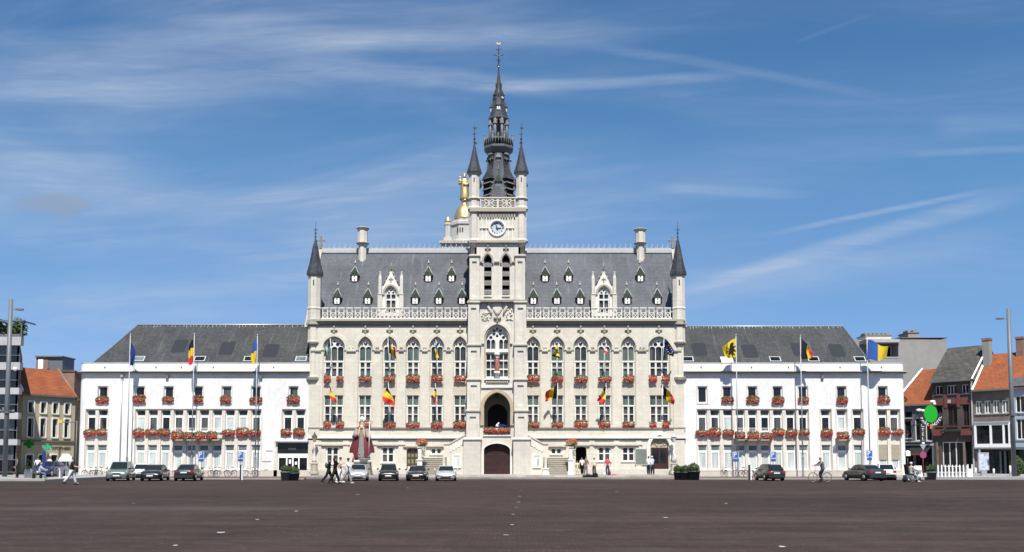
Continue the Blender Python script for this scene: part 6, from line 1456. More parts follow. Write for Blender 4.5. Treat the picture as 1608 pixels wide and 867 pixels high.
def limp(X, zt_, sway, hoist=1.25, fly=2.0, seed=0):
    def fn(u, v):
        w = .52*math.sin(PI*(.16+.72*u))**.7; sg = math.copysign(1, sway)
        return (X+sg*(.05+w*v+.05*math.sin(u*6+seed)), YF-.09-.11*math.cos(v*7+seed+u*3)*(.4+u)-.05*u, zt_-.25-u*fly*1.16-v*hoist*.30*(1-.8*u)-.06*math.sin(v*7+seed))
    return fn
def hang(i, bands, fn, label, nu=24, extra=None):
    X, zt_ = FPX[i]; o = thing('flag', label, 'flag', (X, YF, zt_-.3), 0, 'flags on the wing flagpoles')
    c = cloth_mesh(fn, bands[0], nu).build('flag_cloth', [M[m] for m in bands[1]], o)
    if extra: extra(c)
    return o
X, z = FPX[0]; hang(0, EUF, limp(X, z-.5, 1.1, 1.3, 2.0, 1), 'deep blue flag hanging limp on the leftmost flagpole')
X, z = FPX[1]; hang(1, BEL, limp(X, z-.25, -1.0, 1.3, 2.15, 2), 'black yellow red flag hanging limp in front of the left wing')
X, z = FPX[2]; hang(2, SNK, limp(X, z-.1, -.9, 1.3, 2.1, 3), 'blue and yellow flag hanging limp in front of the left wing')
X, z = FPX[3]
fly_l = lambda u, v, X=X, z=z: (X-.05-u*1.35+.30*u*v, YF-.1+.16*math.sin(u*7+v*2)*u, z-.30-v*1.95*(1-.42*u)-.75*u+.08*math.sin(u*6+v))
def lion(c):
    b = MB(); zc = z-1.35; xo = X-.52
    B = lambda u, w: (xo+u*.5, zc+w*.62)
    y = YF-.32
    b.slab([[B(-.1,.95), B(.3,1.0), B(.45,.75), B(.3,.6), B(.45,.35), B(.75,.55), B(.85,.35), B(.5,.1), B(.42,-.15), B(.8,-.3), B(.85,-.55), B(.45,-.45), B(.35,-.6), B(.55,-.95), B(.2,-.95), B(.05,-.55), B(-.2,-.6), B(-.45,-.95), B(-.75,-.9), B(-.45,-.45), B(-.5,-.05), B(-.85,.2), B(-.8,.7), B(-.95,.75), B(-1.0,.1), B(-.6,-.2), B(-.3,.3), B(-.35,.6)]], y, y+.02)
    b.build('lion_emblem', M['f_black'], c)
hang(3, VLA, fly_l, 'yellow flag with a black lion blowing to the left', 24, lion)
X, z = FPX[4]; hang(4, ([(.55, 0), (.80, 1), (1, 2)], BEL[1]), lambda u, v: (X+.05+u*1.0+.05*v+.08*math.sin(v*6+u*4), YF-.1+.22*math.sin(u*9+v*3)*u, z-.25-v*2.1*(1-.62*u)-1.15*u), 'mostly black furled flag with yellow and red tip on the right wing middle pole')
X5, z5 = FPX[5]; hang(5, SNK, lambda u, v: (X5+.05+u*2.0-.1*v, YF-.1+.22*math.sin(u*6+v*1.5)*u, z5-.25-v*(2.1-1.0*u)-.75*u+.14*math.sin(u*7+v)), 'large blue and yellow flag blowing to the right on the rightmost flagpole')
# flags on slanting poles over the town hall windows
FS = {'bel': BEL, 'snk': SNK, 'eu': EUF, 'vla': ([(.4, 0), (.55, 1), (.8, 0), (1, 1)], ['f_yellow', 'f_black']), 'gw': ([(.36, 0), (.6, 1), (1, 0)], ['f_green', 'f_white']), 'rw': ([(.34, 2), (.66, 1), (1, 0)], ['f_red', 'f_white', 'f_red'])}
ff = [(522, 590, 533, 'gw', -.42, 1.2, 1.45, 'green and white flag hanging at the far left upper window'), (611.5, 592, 532, 'bel', .45, 1.3, 1.75, 'black yellow red flag slanting right at the third upper window'),
      (686, 592, 536, 'snk', .04, .7, 1.5, 'narrow blue and yellow flag at the fifth upper window'), (876, 592, 540, 'vla', -.22, .9, 1.35, 'yellow and black flag at the second upper window right of the tower'),
      (949.3, 592, 536, 'rw', .05, .7, 1.15, 'small red and white flag at the fourth upper window right of the tower'), (1040, 590, 532, 'eu', .62, 1.3, 1.6, 'deep blue starred flag at the far right upper window'),
      (521.5, 664, 604, 'bel', .26, 1.2, 1.75, 'black yellow red flag at the far left lower window'), (612, 664, 603, 'bel', .02, 1.5, 1.8, 'wide black yellow red flag at the third lower window'),
      (685, 664, 604, 'bel', -.03, .55, 1.75, 'narrow furled black yellow red flag at the fifth lower window'), (875, 664, 603, 'bel', -.80, 1.35, 1.55, 'black yellow red flag blowing far left beside the tower'),
      (950, 664, 604, 'bel', -.30, 1.25, 1.9, 'black yellow red flag slanting left at the fourth lower window right of the tower'), (1038, 664, 605, 'bel', .62, 1.3, 1.85, 'black yellow red flag slanting right at the far right lower window')]
for i, (px, yb, yt, k_, sway, hoist, fly, lab) in enumerate(ff):
    X = XW(px, 0, yb); zb, ze = ZW(yb), ZW(yt, -1.1); out = 1.35
    o = thing('facade_flag', lab, 'flag', (X, -.05, zb), 0, 'flags on the town hall front')
    b = MB(); b.tube([(X, .3, zb+.15), (X, -out, ze)], .032, 6); b.ball((X, -out, ze+.04), .055, .055, .055, 6, 4); b.build('pole', M['frame'], o)
    def fn(u, v, X=X, zb=zb, ze=ze, sway=sway, hoist=hoist, fly=fly, i=i, out=out):
        wv = math.sin(u*7+v*5+i)*.06*(.3+u); ab = abs(sway); spread = {0: .5}.get(0) if hoist < 1.25 else .95
        spread = .30 if hoist < .8 else (.62 if hoist < 1.3 else (1.15 if hoist >= 1.5 else .8))
        y = -out+out*.35*v-.08-.10*math.cos(u*5+v*6+i)
        if ab < .35: return (X+sway*fly*u*.95+(v-.5)*spread*min(1, .10+u*1.25)+wv, y, ze-.04-v*hoist*.42*(1-.3*u)-u*fly*(.98-.5*ab))
        dx = sway*fly*u*.95 + math.copysign(.10, sway)*v
        return (X+dx+wv*.6, y+.12*math.sin(u*8+i), ze-.04-v*hoist*1.0*(1-.34*u)-u*fly*(.86-.42*ab)+.05*math.sin(u*6+v*3+i))
    c = cloth_mesh(fn, FS[k_][0], 22, 8).build('flag_cloth', [M[m] for m in FS[k_][1]], o)
    if k_ == 'eu':
        b = MB()
        for j in range(12):
            a = 2*PI*j/12; p = fn(.52+.26*math.cos(a), .5+.32*math.sin(a)); star(b, (p[0], p[2]), .07, p[1]-.06)
        b.build('stars', M['f_yellow'], c, kind='stuff')

# ------------------------------------------------------------------ street furniture
for px, base_y, yt, s, yb, lab in ((7.5, 748, 470, 1, -10, 'very tall grey lamp mast at the left edge of the square'), (1592.5, 746, 485, -1, -6, 'very tall grey lamp mast at the right edge of the square')):
    X = XW(px, yb, 740); z0 = .06 if s > 0 else 0; ztp = ZW(yt, yb)
    o = thing('lamp_mast', lab, 'lamp post', (X, yb, z0), 0, 'tall lamp masts')
    b = MB(); b.tube([(X, yb, z0), (X, yb, ztp)], [.21, .18], 12); b.build('mast', M['greymetal'], o)
    b = MB(); za = ztp-.95; b.tube([(X, yb, za), (X+s*.55, yb, za)], .035, 6); b.build('arm', M['greymetal'], o)
    b = MB(); b.loft([[(X+s*(.45+q), yb-w, za-.02-h), (X+s*(.45+q), yb+w, za-.02-h), (X+s*(.45+q), yb+w, za+.08), (X+s*(.45+q), yb-w, za+.08)] for q, w, h in ((0, .06, .02), (.25, .16, .06), (.6, .15, .05), (.72, .06, .0))], 0, False); b.build('lamp_head', M['lead'], o)
    b = MB(); zz = z0+5.7; b.box(X-.3, X+.3, yb-.3, yb+.3, zz, zz+.12); b.box(X-.26, X-.05, yb-.35, yb-.2, zz+.12, zz+.5); b.tube([(X-.6, yb, zz+.2), (X+.6, yb, zz+.2)], .04, 6); b.build('bracket', M['lead'], o)
    for q in (-.6, .6): b = MB(); b.loft([[(X+q+.12*math.cos(a), yb-.05+.1*math.sin(a), zz+.2+h) for a in (2*PI*i/8 for i in range(8))] for h in (-.2, .1)], 0); b.build('spotlight', M['lead'], o)
for px, yy, lab in ((493.5, -1.0, 'ornate old stone and iron lantern left of the town hall corner'), (1058.5, -1.0, 'pale sculpted lantern on a pedestal right of the arched portal')):
    X = XW(px, yy, 720); q = lambda y: ZW(y, yy); rt = px > 800
    o = thing('lantern', lab, 'lantern', (X, yy, PLAT), 0, 'old lanterns of the town hall')
    b = MB(); b.lathe([(.46, PLAT), (.46, PLAT+.2), (.36, PLAT+.25), (.34, q(729)), (.4, q(728)), (.2, q(726))], 8, (X, yy, 0), 0, False); b.build('pedestal', M['stone_grey'] if not rt else M['stone_base'], o)
    b = MB(); b.lathe([(.2, q(727)), (.22, q(722)), (.12, q(717)), (.09, q(705)), (.15, q(703)), (.07, q(699)), (.06, q(694))], 10, (X, yy, 0)); b.build('shaft', M['stone_white'] if rt else M['spandrel'], o)
    if rt:
        b = MB(); b.tube([(X, yy-.1, q(727)), (X+.1, yy-.1, q(718)), (X-.06, yy-.08, q(710)), (X+.08, yy-.05, q(703))], [.22, .16, .1, .07], 8); b.build('figure', M['stone_white'], o)
    b = MB(); b.lathe([(.1, q(694)), (.26, q(687)), (.28, q(686))], 6, (X, yy, 0), 0, False); b.build('lantern_glass', M['lamp_glass'] if rt else plain('amber_lamp_glass', (.45,.36,.2), .3, .2, 5), o)
    b = MB(); b.lathe([(.34, q(686)), (.12, q(682.5)), (.05, q(680)), (.02, q(678))], 6, (X, yy, 0), 0, False); b.build('lantern_roof', M['iron'] if not rt else M['zinc'], o)
for px, y0, lab in ((316, 709, 'blue parking sign with two plates nearest the black parked car'), (378, 709, 'blue parking sign behind the dark bollard'), (1155, 709, 'blue parking sign beside the first right wing flagpole'), (1214, 709, 'blue parking sign above the small black hatchback'), (1365, 707, 'blue parking sign above the dark grey car')):
    yy = -5.0; X = XW(px, yy, 716); q = lambda y: ZW(y, yy)
    o = thing('parking_sign', lab, 'road sign', (X, yy, -.12), 0, 'parking signs')
    b = MB(); b.tube([(X, yy, -.12), (X, yy, q(y0-.5))], .035, 6); b.build('post', M['steel'], o)
    b = MB(); b.slab([rrect(X-.31, X+.31, q(y0+11), q(y0), .05)], yy-.07, yy-.04); pl = b.build('plate', M['signblue'], o)
    b = MB(); b.slab([rect(X-.28, X+.28, q(y0+10.6), q(y0+.4)), rect(X-.25, X+.25, q(y0+10.2), q(y0+.8))], yy-.075, yy-.071); b.build('border', M['frame'], pl)
    lettering('letter_p', 'P', .62, M['frame'], pl, Matrix.Translation((X-.06, yy-.078, q(y0+8.5))) @ Matrix.Rotation(PI/2, 4, 'X'), .003)
    b = MB(); b.slab([rect(X-.24, X+.24, q(y0+16), q(y0+11.7))], yy-.07, yy-.04); b.build('lower_plate', M['signblue'], o)
for px, py, lab in ((379.5, 755, 'dark square bollard by the left wing bicycles'), (1178, 754, 'dark and white bollard beside the small black hatchback')):
    yy = -10.0; X = XW(px, yy, 745); z0 = gz(yy); o = thing('bollard', lab, 'bollard', (X, yy, z0), 0, 'bollards')
    b = MB(); b.box(X-.14, X+.0, yy-.12, yy+.12, z0, z0+1.35); b.build('post', M['iron'], o); b = MB(); b.box(X+.004, X+.11, yy-.11, yy+.11, z0, z0+1.3); b.build('reflector', M['frame'], o)
# topiary tubs
def tub(px, yy, w, h, bh, m, lab, z0=None):
    X = XW(px, yy, 745); z0 = gz(yy) if z0 is None else z0; r = w/2
    o = thing('topiary_tub', lab, 'planter', (X, yy, z0), 0, 'clipped shrubs in tubs')
    b = MB(); b.lathe([(r*.82, 0), (r, h-.08), (r*1.06, h-.08), (r*1.06, h), (r*.92, h), (r*.9, h-.1)], 16, (X, yy, z0)); b.build('tub', M[m], o)
    b = MB(); b.ball((X, yy, z0+h+bh*.35), r*.82, r*.82, bh*.62, 14, 9); b.build('core', M['palm'], o)
    leafball('leaves', (X, yy, z0+h+bh*.35), (r*1.02, r*1.02, bh*.72), M['bush'], 900, o, int(px), (.025, .06), shell=.8)
tub(448, -12.6, .82, .78, .55, 'tubgrey', 'clipped green shrub in a mid grey tub, left one by the entrance')
tub(461.5, -12.2, 1.0, .68, .5, 'tub', 'clipped green shrub in a dark tub, right one by the entrance')
tub(1064.5, -9.6, .78, .72, .55, 'tub', 'clipped ball shrub in a dark tub, leftmost of the three')
tub(1076, -9.9, .95, .72, .58, 'tub', 'clipped ball shrub in a dark tub, middle of the three')
tub(1089.5, -10.2, 1.12, .80, .68, 'tub', 'large clipped ball shrub in a dark tub, rightmost of the three')
tub(1463, -9.4, .85, .72, .6, 'tubgrey', 'clipped ball shrub in a grey tub before the white picket fence')
for px, lab in ((660.5, 'orange geranium bowl on the pier of the left outside stair'), (896, 'orange geranium bowl on the pier of the right outside stair')):
    X = XW(px, -4.3, 700); z0 = ZW(703, -4.36)+.1
    o = thing('flower_bowl', lab, 'flower bowl', (X, -4.36, z0), 0, 'flower bowls on stair piers')
    b = MB(); b.lathe([(.12, 0), (.3, .12), (.36, .28), (.3, .28)], 12, (X, -4.36, z0)); b.build('bowl', M['stone_grey'], o)
    leafball('blossoms', (X+.15, -4.36, z0+.45), (.62, .5, .36), M['orange_bloom'], 420, o, 3, (.04, .08)); leafball('leaves', (X+.15, -4.36, z0+.25), (.62, .5, .3), M['leaf'], 260, o, 4, (.04, .08)); leafball('trailing_leaves', (X+.3, -4.3, z0-.5), (.18, .16, .7), M['leaf'], 120, o, 5, (.04, .08))
# right side: fence, signs, advertising panel
yy = -8.6; z0 = 0.0
o = thing('picket_fence', 'low white picket barrier with planter boxes in front of the brick house', 'fence', (XW(1497, yy, 745), yy, z0))
b = MB(); b.box(XW(1470, yy, 745), XW(1518, yy, 745), yy-.05, yy+.35, z0+.08, z0+.48); b.build('planter_box', M['band'], o)
pk0 = None
for i in range(9):
    X = XW(1472.5+i*5.7, yy, 740); tall = i % 2 == 0
    b = MB(); b.loft([[(X-.06, yy-.10, z), (X+.06, yy-.10, z), (X+.06, yy-.06, z), (X-.06, yy-.06, z)] for z in (z0, z0+1.02)] + [[(X-.01, yy-.10, z0+1.12), (X+.01, yy-.10, z0+1.12), (X+.01, yy-.06, z0+1.12), (X-.01, yy-.06, z0+1.12)]], 0, False); b.build('picket', M['frame'], o)
    if i < 8: b = MB(); b.box(X+.12, X+.2, yy-.07, yy-.052, z0+.15, z0+.38); b.build('handle_slot', M['iron'], o)
b = MB(); b.box(XW(1518.5, yy, 745), XW(1526, yy, 745), yy-.12, yy+.3, z0, z0+.75); b.build('end_box', M['frame'], o)
for px in (1519, 1525.4): X = XW(px, yy, 740); b = MB(); b.box(X-.05, X+.05, yy-.16, yy-.123, z0, z0+1.15); b.build('picket', M['frame'], o)
leafball('leaves', (XW(1495, yy, 745), yy+.15, z0+.55), (1.3, .15, .16), M['leaf'], 260, o, 8, (.04, .09))
yy = -3.0; X = XW(1544, yy, 725); o = thing('advertising_panel', 'free standing lit white poster panel on a grey foot before the brown house', 'billboard', (X, yy, 0))
b = MB(); b.box(X-.26, X+.28, yy-.12, yy+.12, 0, .55); b.build('foot', M['steel'], o)
b = MB(); b.slab([rect(X-.5, X+.5, .55, 2.25), rect(X-.42, X+.42, .65, 2.15)], yy-.12, yy+.12); b.build('frame', M['zinc'], o)
m_, t_, p_ = newmat('poster_print'); tc = t_.add('ShaderNodeTexCoord'); t_.l.new(t_.ramp(t_.noise(tc.outputs['Object'], 3.2, 4, .6, 1.2), [(.3, (.12,.13,.25)), (.45, (.38,.42,.58)), (.6, (.60,.60,.68)), (.75, (.50,.40,.45))]), p_.inputs['Base Color']); p_.inputs['Roughness'].default_value = .2
b = MB(); b.box(X-.42, X+.42, yy-.1, yy+.1, .65, 2.15); b.build('poster', m_, o)
for px, yy, h, lab in ((1560.5, -3.5, .65, 'short white bollard right of the poster panel'), (1586.5, -4.5, .95, 'white bollard left of the right lamp mast'), (1532, -4.0, .75, 'slim white bollard left of the poster panel')):
    X = XW(px, yy, 740); o = thing('white_bollard', lab, 'bollard', (X, yy, 0), 0, 'white bollards'); b = MB(); b.lathe([(.09, 0), (.09, h), (.05, h+.05)], 10, (X, yy, 0)); b.build('post', M['frame'], o); b = MB(); b.lathe([(.13, 0), (.13, .05)], 10, (X, yy, 0)); b.build('foot', M['steel'], o)
yy = -5.0; X = XW(1449.5, yy, 725); o = thing('no_parking_sign', 'round blue and red no stopping sign on a dark red post', 'road sign', (X, yy, 0))
b = MB(); b.tube([(X, yy, 0), (X, yy, ZW(699, yy))], .05, 8); b.build('post', plain('red_painted_post', (.20,.035,.04), .5, .2, 4), o)
zc = ZW(714.5, yy)
b = MB(); b.slab([circle(X, zc, .32, 20), circle(X, zc, .25, 20)], yy-.09, yy-.06); b.build('rim', M['signred'], o)
b = MB(); b.slab([circle(X, zc, .25, 20)], yy-.085, yy-.06); b.build('disc', M['signblue'], o)
for a in (PI/4, -PI/4): b = MB(Matrix.Translation((X, yy-.09, zc)) @ Matrix.Rotation(a, 4, 'Y')); b.box(-.25, .25, -.004+(.002 if a > 0 else 0), .004, -.03, .03); b.build('bar', M['signred'], o)
b = MB(); zt_ = ZW(707, yy); b.slab([[(X-.3, zt_+.55), (X+.34, zt_+.55), (X+.02, zt_)]], yy-.07, yy-.05); b.build('triangle_plate', M['steel'], o)
yy = -6.0; X = XW(1441.5, yy, 740); o = thing('pavement_board', 'blank white pavement board behind the mobility scooter', 'board', (X, yy, 0)); b = MB(); b.loft([[(X-.33, yy-.22, 0), (X+.33, yy-.22, 0), (X+.33, yy-.18, 0), (X-.33, yy-.18, 0)], [(X-.33, yy-.02, 1.0), (X+.33, yy-.02, 1.0), (X+.33, yy+.02, 1.0), (X-.33, yy+.02, 1.0)]], 0, False); b.build('front_board', M['frame'], o); b = MB(); b.loft([[(X-.33, yy+.18, 0), (X+.33, yy+.18, 0), (X+.33, yy+.22, 0), (X-.33, yy+.22, 0)], [(X-.33, yy+.025, 1.0), (X+.33, yy+.025, 1.0), (X+.33, yy+.06, 1.0), (X-.33, yy+.06, 1.0)]], 0, False); b.build('rear_board', M['frame'], o)
yy = -2.0; X = XW(1425, yy, 712); o = thing('globe_lamp', 'small white square lamp on a dark post beside the right wing corner', 'lamp post', (X, yy, 0)); b = MB(); b.tube([(X, yy, 0), (X, yy, ZW(716, yy))], .05, 6); b.build('post', M['iron'], o); b = MB(); b.box(X-.2, X+.2, yy-.2, yy+.2, ZW(716, yy), ZW(709.5, yy)); b.lathe([(.28, 0), (.1, .12)], 4, (X, yy, ZW(709.5, yy)), 0, False, PI/4); b.build('shade', M['frame'], o)
X = XW(1598, -4, 735); o = thing('clipped_hedge', 'tall dark clipped hedge bush right of the lamp mast', 'hedge', (X, -4, 0)); leafball('leaves', (X, -4, .95), (.62, .6, .95), M['bush'], 1500, o, 12, (.04, .09), shell=.75); b = MB(); b.ball((X, -4, .95), .5, .48, .85, 12, 8); b.build('core', M['palm'], o); b = MB(); b.tube([(X, -4, 0), (X, -4, .5)], .06, 6); b.build('trunk', M['wood'], o)
# left terrace
TZ = .06
yy = -15.0; X = XW(47.5, yy, 742); o = thing('palm_planter', 'dark spiky palm in a square grey planter on the left terrace', 'planter', (X, yy, TZ))
b = MB(); b.box(X-.35, X+.35, yy-.35, yy+.35, TZ, TZ+.75); b.build('planter', M['tubgrey'], o)
b = MB(); b.tube([(X-.1, yy, TZ+.7), (X-.15, yy, TZ+1.1)], [.1, .07], 8); b.build('trunk', M['wood'], o)
rnd = random.Random(6); b = MB()
for i in range(60):
    a = rnd.uniform(0, 2*PI); el = rnd.uniform(-.2, 1.3); L_ = rnd.uniform(.7, 1.25); d = Vector((math.cos(a), math.sin(a), 0)); s = Vector((-math.sin(a), math.cos(a), 0))*.05; p = Vector((X-.15, yy, TZ+1.1)); pts = []
    for j in range(5): q = j/4; pts.append(p+d*(L_*q*math.cos(el))+Vector((0, 0, L_*q*math.sin(el)-.5*q*q*L_)))
    for j in range(4): w0, w1 = 1-.2*j, 1-.2*(j+1)+(.0 if j < 3 else -.15); b.add([pts[j]-s*w0, pts[j]+s*w0, pts[j+1]+s*w1, pts[j+1]-s*w1], [(0,1,2,3)])
b.build('fronds', M['palm'], o, kind='stuff')
yy = -14.0; X = XW(104, yy, 725); o = thing('parasol', 'white market parasol standing on the left terrace near the walking man', 'parasol', (X, yy, TZ))
zp = ZW(713, yy); b = MB(); b.lathe([(.66, zp-.62), (.60, zp-.42), (.40, zp-.18), (.18, zp-.05), (.03, zp)], 10, (X, yy, 0), 0, False, sx=.95); b.build('canopy', M['f_white'], o); b = MB(); b.tube([(X, yy, TZ), (X, yy, zp-.02)], .03, 6); b.lathe([(.25, TZ), (.25, TZ+.08)], 10, (X, yy, 0)); b.build('pole', M['frame'], o)
yy = -13.5; X = XW(102.5, yy, 735); o = thing('cafe_table', 'white cafe table below the white parasol', 'table', (X, yy, TZ)); b = MB(); b.box(X-.4, X+.4, yy-.35, yy+.35, TZ+.7, TZ+.78); b.build('table_top', M['f_white'], o)
for q in (-.34, .34): b = MB(); b.box(X+q-.03, X+q+.03, yy-.3, yy+.3, TZ, TZ+.7); b.build('leg', M['frame'], o)
yy = -14.5; X = XW(67.5, yy, 725); o = thing('blue_banner', 'narrow blue beach banner on a pole before the cream house', 'banner', (X, yy, TZ)); b = MB(); b.tube([(X+.22, yy, TZ), (X+.22, yy, 2.9)], .025, 6); b.build('pole', M['iron'], o); b = MB(); b.slab([[(X-.12, .9), (X+.2, .75), (X+.2, 2.3), (X-.08, 2.2)]], yy-.01, yy+.01); b.build('banner_cloth', M['f_eu'], o)
for cx_, cz_, r, mat_, lab in ((46, 697, .45, 'signgreen', 'large bright green pharmacy cross at the house corner'), (74.5, 702, .36, 'teal', 'smaller teal green pharmacy cross over the door')):
    if mat_ == 'teal': M['teal'] = plain('teal_sign', (.03,.36,.20), .4, .1, 6)
    yy = 4.0; X = XW(cx_, yy, cz_); zz = ZW(cz_, yy); o = thing('pharmacy_cross', lab, 'sign', (X, yy, zz), 0, 'pharmacy crosses'); w = r*.42
    b = MB(); b.slab([[(X-w, zz-r), (X+w, zz-r), (X+w, zz-w), (X+r*1.2, zz-w), (X+r*1.2, zz+w), (X+w, zz+w), (X+w, zz+r), (X-w, zz+r), (X-w, zz+w), (X-r*1.2, zz+w), (X-r*1.2, zz-w), (X-w, zz-w)]], yy-.08, yy+.08); b.build('cross', M[mat_], o); b = MB(); b.tube([(X, yy, zz), (X+.3, yy+1.6, zz)], .04, 5); b.build('bracket', M['iron'], o)
b = CR_.mb(); lettering('shop_lettering', 'APOTHEEK', .46, M['brick_dark'], CR_.o, CR_.T @ Matrix.Translation((4.75, -.02, 2.62)) @ Matrix.Rotation(PI/2, 4, 'X'), .02)
yy = -9.0; X = XW(119.5, yy, 705); o = thing('street_sign', 'grey post with a long arm and small yellow sign by the left wing', 'road sign', (X, yy, gz(yy))); b = MB(); b.tube([(X, yy, gz(yy)), (X, yy, ZW(661, yy))], .05, 8); b.build('post', M['lead'], o); b = MB(); b.tube([(X, yy, ZW(663, yy)), (XW(96, yy, 663), yy, ZW(663, yy))], .05, 6); b.build('arm', M['lead'], o); b = MB(); b.box(XW(92, yy, 662), XW(99, yy, 662), yy-.1, yy+.05, ZW(664, yy), ZW(659.5, yy)); b.build('plate', M['f_yellow'], o)

# ------------------------------------------------------------------ cars (local axes: x right, y forward)
def build_car(name, label, loc, heading, col, kind, cat='car', group='parked cars', metal=.3, red_stripe=False):
    P = {'hatch': dict(L=3.85, W=1.66, H=1.44, hood=.95, belt=.92, cowl=.98, rf=.42, rr=-1.25, rb=-1.80, deck=.92, nose=.70), 'sedan': dict(L=4.45, W=1.74, H=1.41, hood=.95, belt=.92, cowl=.98, rf=.38, rr=-.95, rb=-1.62, deck=.98, nose=.66),
         'mpv': dict(L=4.5, W=1.82, H=1.68, hood=1.0, belt=.98, cowl=1.25, rf=.50, rr=-1.75, rb=-2.1, deck=1.0, nose=.78), 'coupe': dict(L=4.0, W=1.74, H=1.30, hood=.86, belt=.86, cowl=.65, rf=.0, rr=-.85, rb=-1.55, deck=.90, nose=.62)}[kind]
    paint = plain(f'{label.split()[0]}_car_paint_{int(loc[0]*10)%997}', col, .32, .04, 1.5, metal=metal, spec=.5, coat=.8)
    o = thing(name, label, cat, loc, heading, group); T = o.matrix_basis.copy(); mb = lambda: MB(T)
    L, Wd, H = P['L'], P['W'], P['H']; f = L/2; hw = Wd/2
    st = [(f, .42, P['nose']-.12, .80), (f-.10, .26, P['nose'], .93), (f-.45, .20, P['hood']-.12, .985), (P['cowl'], .19, P['hood'], 1.0), (0, .19, P['belt'], 1.0), (-f+1.0, .19, P['belt']+.02, 1.0), (-f+.28, .22, P['deck'], .97), (-f+.06, .30, P['deck']-.05, .92), (-f, .42, P['deck']-.25, .84)]
    rings = []
    for y, zl, zb, wk in st:
        w = hw*wk; zm = zl+(zb-zl)*.55
        rings.append([(-w*.90, y, zl), (-w, y, zl+.10), (-w*1.0, y, zm), (-w*.95, y, zb-.06), (-w*.80, y, zb), (-w*.4, y, zb+.035), (w*.4, y, zb+.035), (w*.80, y, zb), (w*.95, y, zb-.06), (w*1.0, y, zm), (w, y, zl+.10), (w*.90, y, zl)])
    b = mb(); b.loft(rings, 0, True); b.build('body', paint, o)
    bz = P['belt']-.01; rw = hw*.70; bw = hw*.90; cf, rf, rr, rb = P['cowl'], P['rf'], P['rr'], P['rb']
    def sec(y, z, w): return [(-w, y, z), (w, y, z)]
    b = mb()
    A = [(-bw*.93, cf, P['hood']), (bw*.93, cf, P['hood'])]; Bq = [(-rw, rf, H-.05), (rw, rf, H-.05)]; Cq = [(-rw*.97, rr, H-.06), (rw*.97, rr, H-.06)]; D = [(-bw*.90, rb, P['deck']), (bw*.90, rb, P['deck'])]; mid = [(-rw, (rf+rr)/2, H), (rw, (rf+rr)/2, H)]
    b.add(A+Bq+mid+Cq+D, [(0,1,3,2), (2,3,5,4), (4,5,7,6), (6,7,9,8), (0,2,4,6,8), (1,9,7,5,3)], 0, False); b.build('cabin', paint, o)
    def inset(q, k_, off):
        c = sum((Vector(p) for p in q), Vector())/len(q); n = (Vector(q[1])-Vector(q[0])).cross(Vector(q[2])-Vector(q[1])).normalized(); 
        if n.dot(c-Vector((0, 0, .8))) < 0: n = -n
        return [c+(Vector(p)-c)*k_+n*off for p in q]
    for nm, q in (('windscreen', [A[0], A[1], Bq[1], Bq[0]]), ('rear_window', [D[1], D[0], Cq[0], Cq[1]])): b = mb(); b.add(inset(q, .90, .012), [(0,1,2,3)]); b.build(nm, M['carglass'], o)
    for s in (0, 1):
        yb_ = (cf+rb)/2-.05; tp = lambda t_: (Vector(Bq[s])*(1-t_)+Vector(Cq[s])*t_); bt = lambda y: Vector((A[s][0]+(D[s][0]-A[s][0])*(cf-y)/(cf-rb), y, P['belt']+.03))
        for q in ([bt(cf-.35), bt(yb_+.04), tp(.5)+Vector((0,.04,-.04)), tp(0)+Vector((0,-.08,-.05))], [bt(yb_-.04), bt(rb+.32), tp(1)+Vector((0,.02,-.05)), tp(.5)+Vector((0,-.04,-.04))]):
            b = mb(); b.add(inset([tuple(p) for p in q], .95, .012), [(0,1,2,3)]); b.build('side_window', M['carglass'], o)
    for s in (-1, 1):
        for yw in (f-.82, -f+.78):
            xw = s*(hw-.09)
            b = mb(); b.lathe([(.30, -.1), (.315, -.07), (.315, .07), (.30, .1)], 18, (0, 0, 0)); TT = T @ Matrix.Translation((xw, yw, .315)) @ Matrix.Rotation(PI/2, 4, 'Y'); b.v = [TT @ (T.inverted() @ v) for v in b.v]; tw = b.build('wheel', M['tyre'], o)
            b = mb(); b.lathe([(.02, .0), (.2, .012), (.2, -.01)], 14); TT = T @ Matrix.Translation((xw+s*.1, yw, .315)) @ Matrix.Rotation(s*PI/2, 4, 'Y'); b.v = [TT @ (T.inverted() @ v) for v in b.v]; b.build('rim', M['rim'], tw)
            b = mb(); n = 12; ring = [(s*(hw+.006), yw+.37*math.cos(a), .315+.37*math.sin(a)) for a in (PI*i/n for i in range(n+1))] + [(s*(hw+.006), yw+.30*math.cos(a), .315+.30*math.sin(a)) for a in (PI*(n-i)/n for i in range(n+1))]; b.add(ring, [tuple(range(len(ring)))]); b.build('wheel_arch', M['blackplastic'], o)
        b = mb(); xh = s*hw*.66; b.loft([[(xh+q*s, f-.02-abs(q)*.25-.04, P['nose']-.17), (xh+q*s, f-.02-abs(q)*.25-.10, P['nose']-.02), (xh+q*s, f-.22-abs(q)*.3, P['nose']+.03), (xh+q*s, f-.2-abs(q)*.3, P['nose']-.17)] for q in (-.16, .02, .20)], 0, False); b.build('headlight', M['lamp_glass'], o)
        b = mb(); xt = s*hw*.76; zt_ = P['deck']-.12; b.box(xt-.13, xt+.13, -f-.01, -f+.14, zt_-.13, zt_+.06); b.build('tail_light', M['tail'], o)
        b = mb(); b.ball((s*(hw+.10), cf-.35, P['belt']+.10), .10, .06, .075, 8, 5); b.build('wing_mirror', paint if kind != 'hatch' else M['blackplastic'], o)
        b = mb(); b.box(min(s*hw*.999, s*(hw+.012)), max(s*hw*.999, s*(hw+.012)), -.12, .02, P['belt']-.19, P['belt']-.15); b.build('door_handle', M['blackplastic'], o)
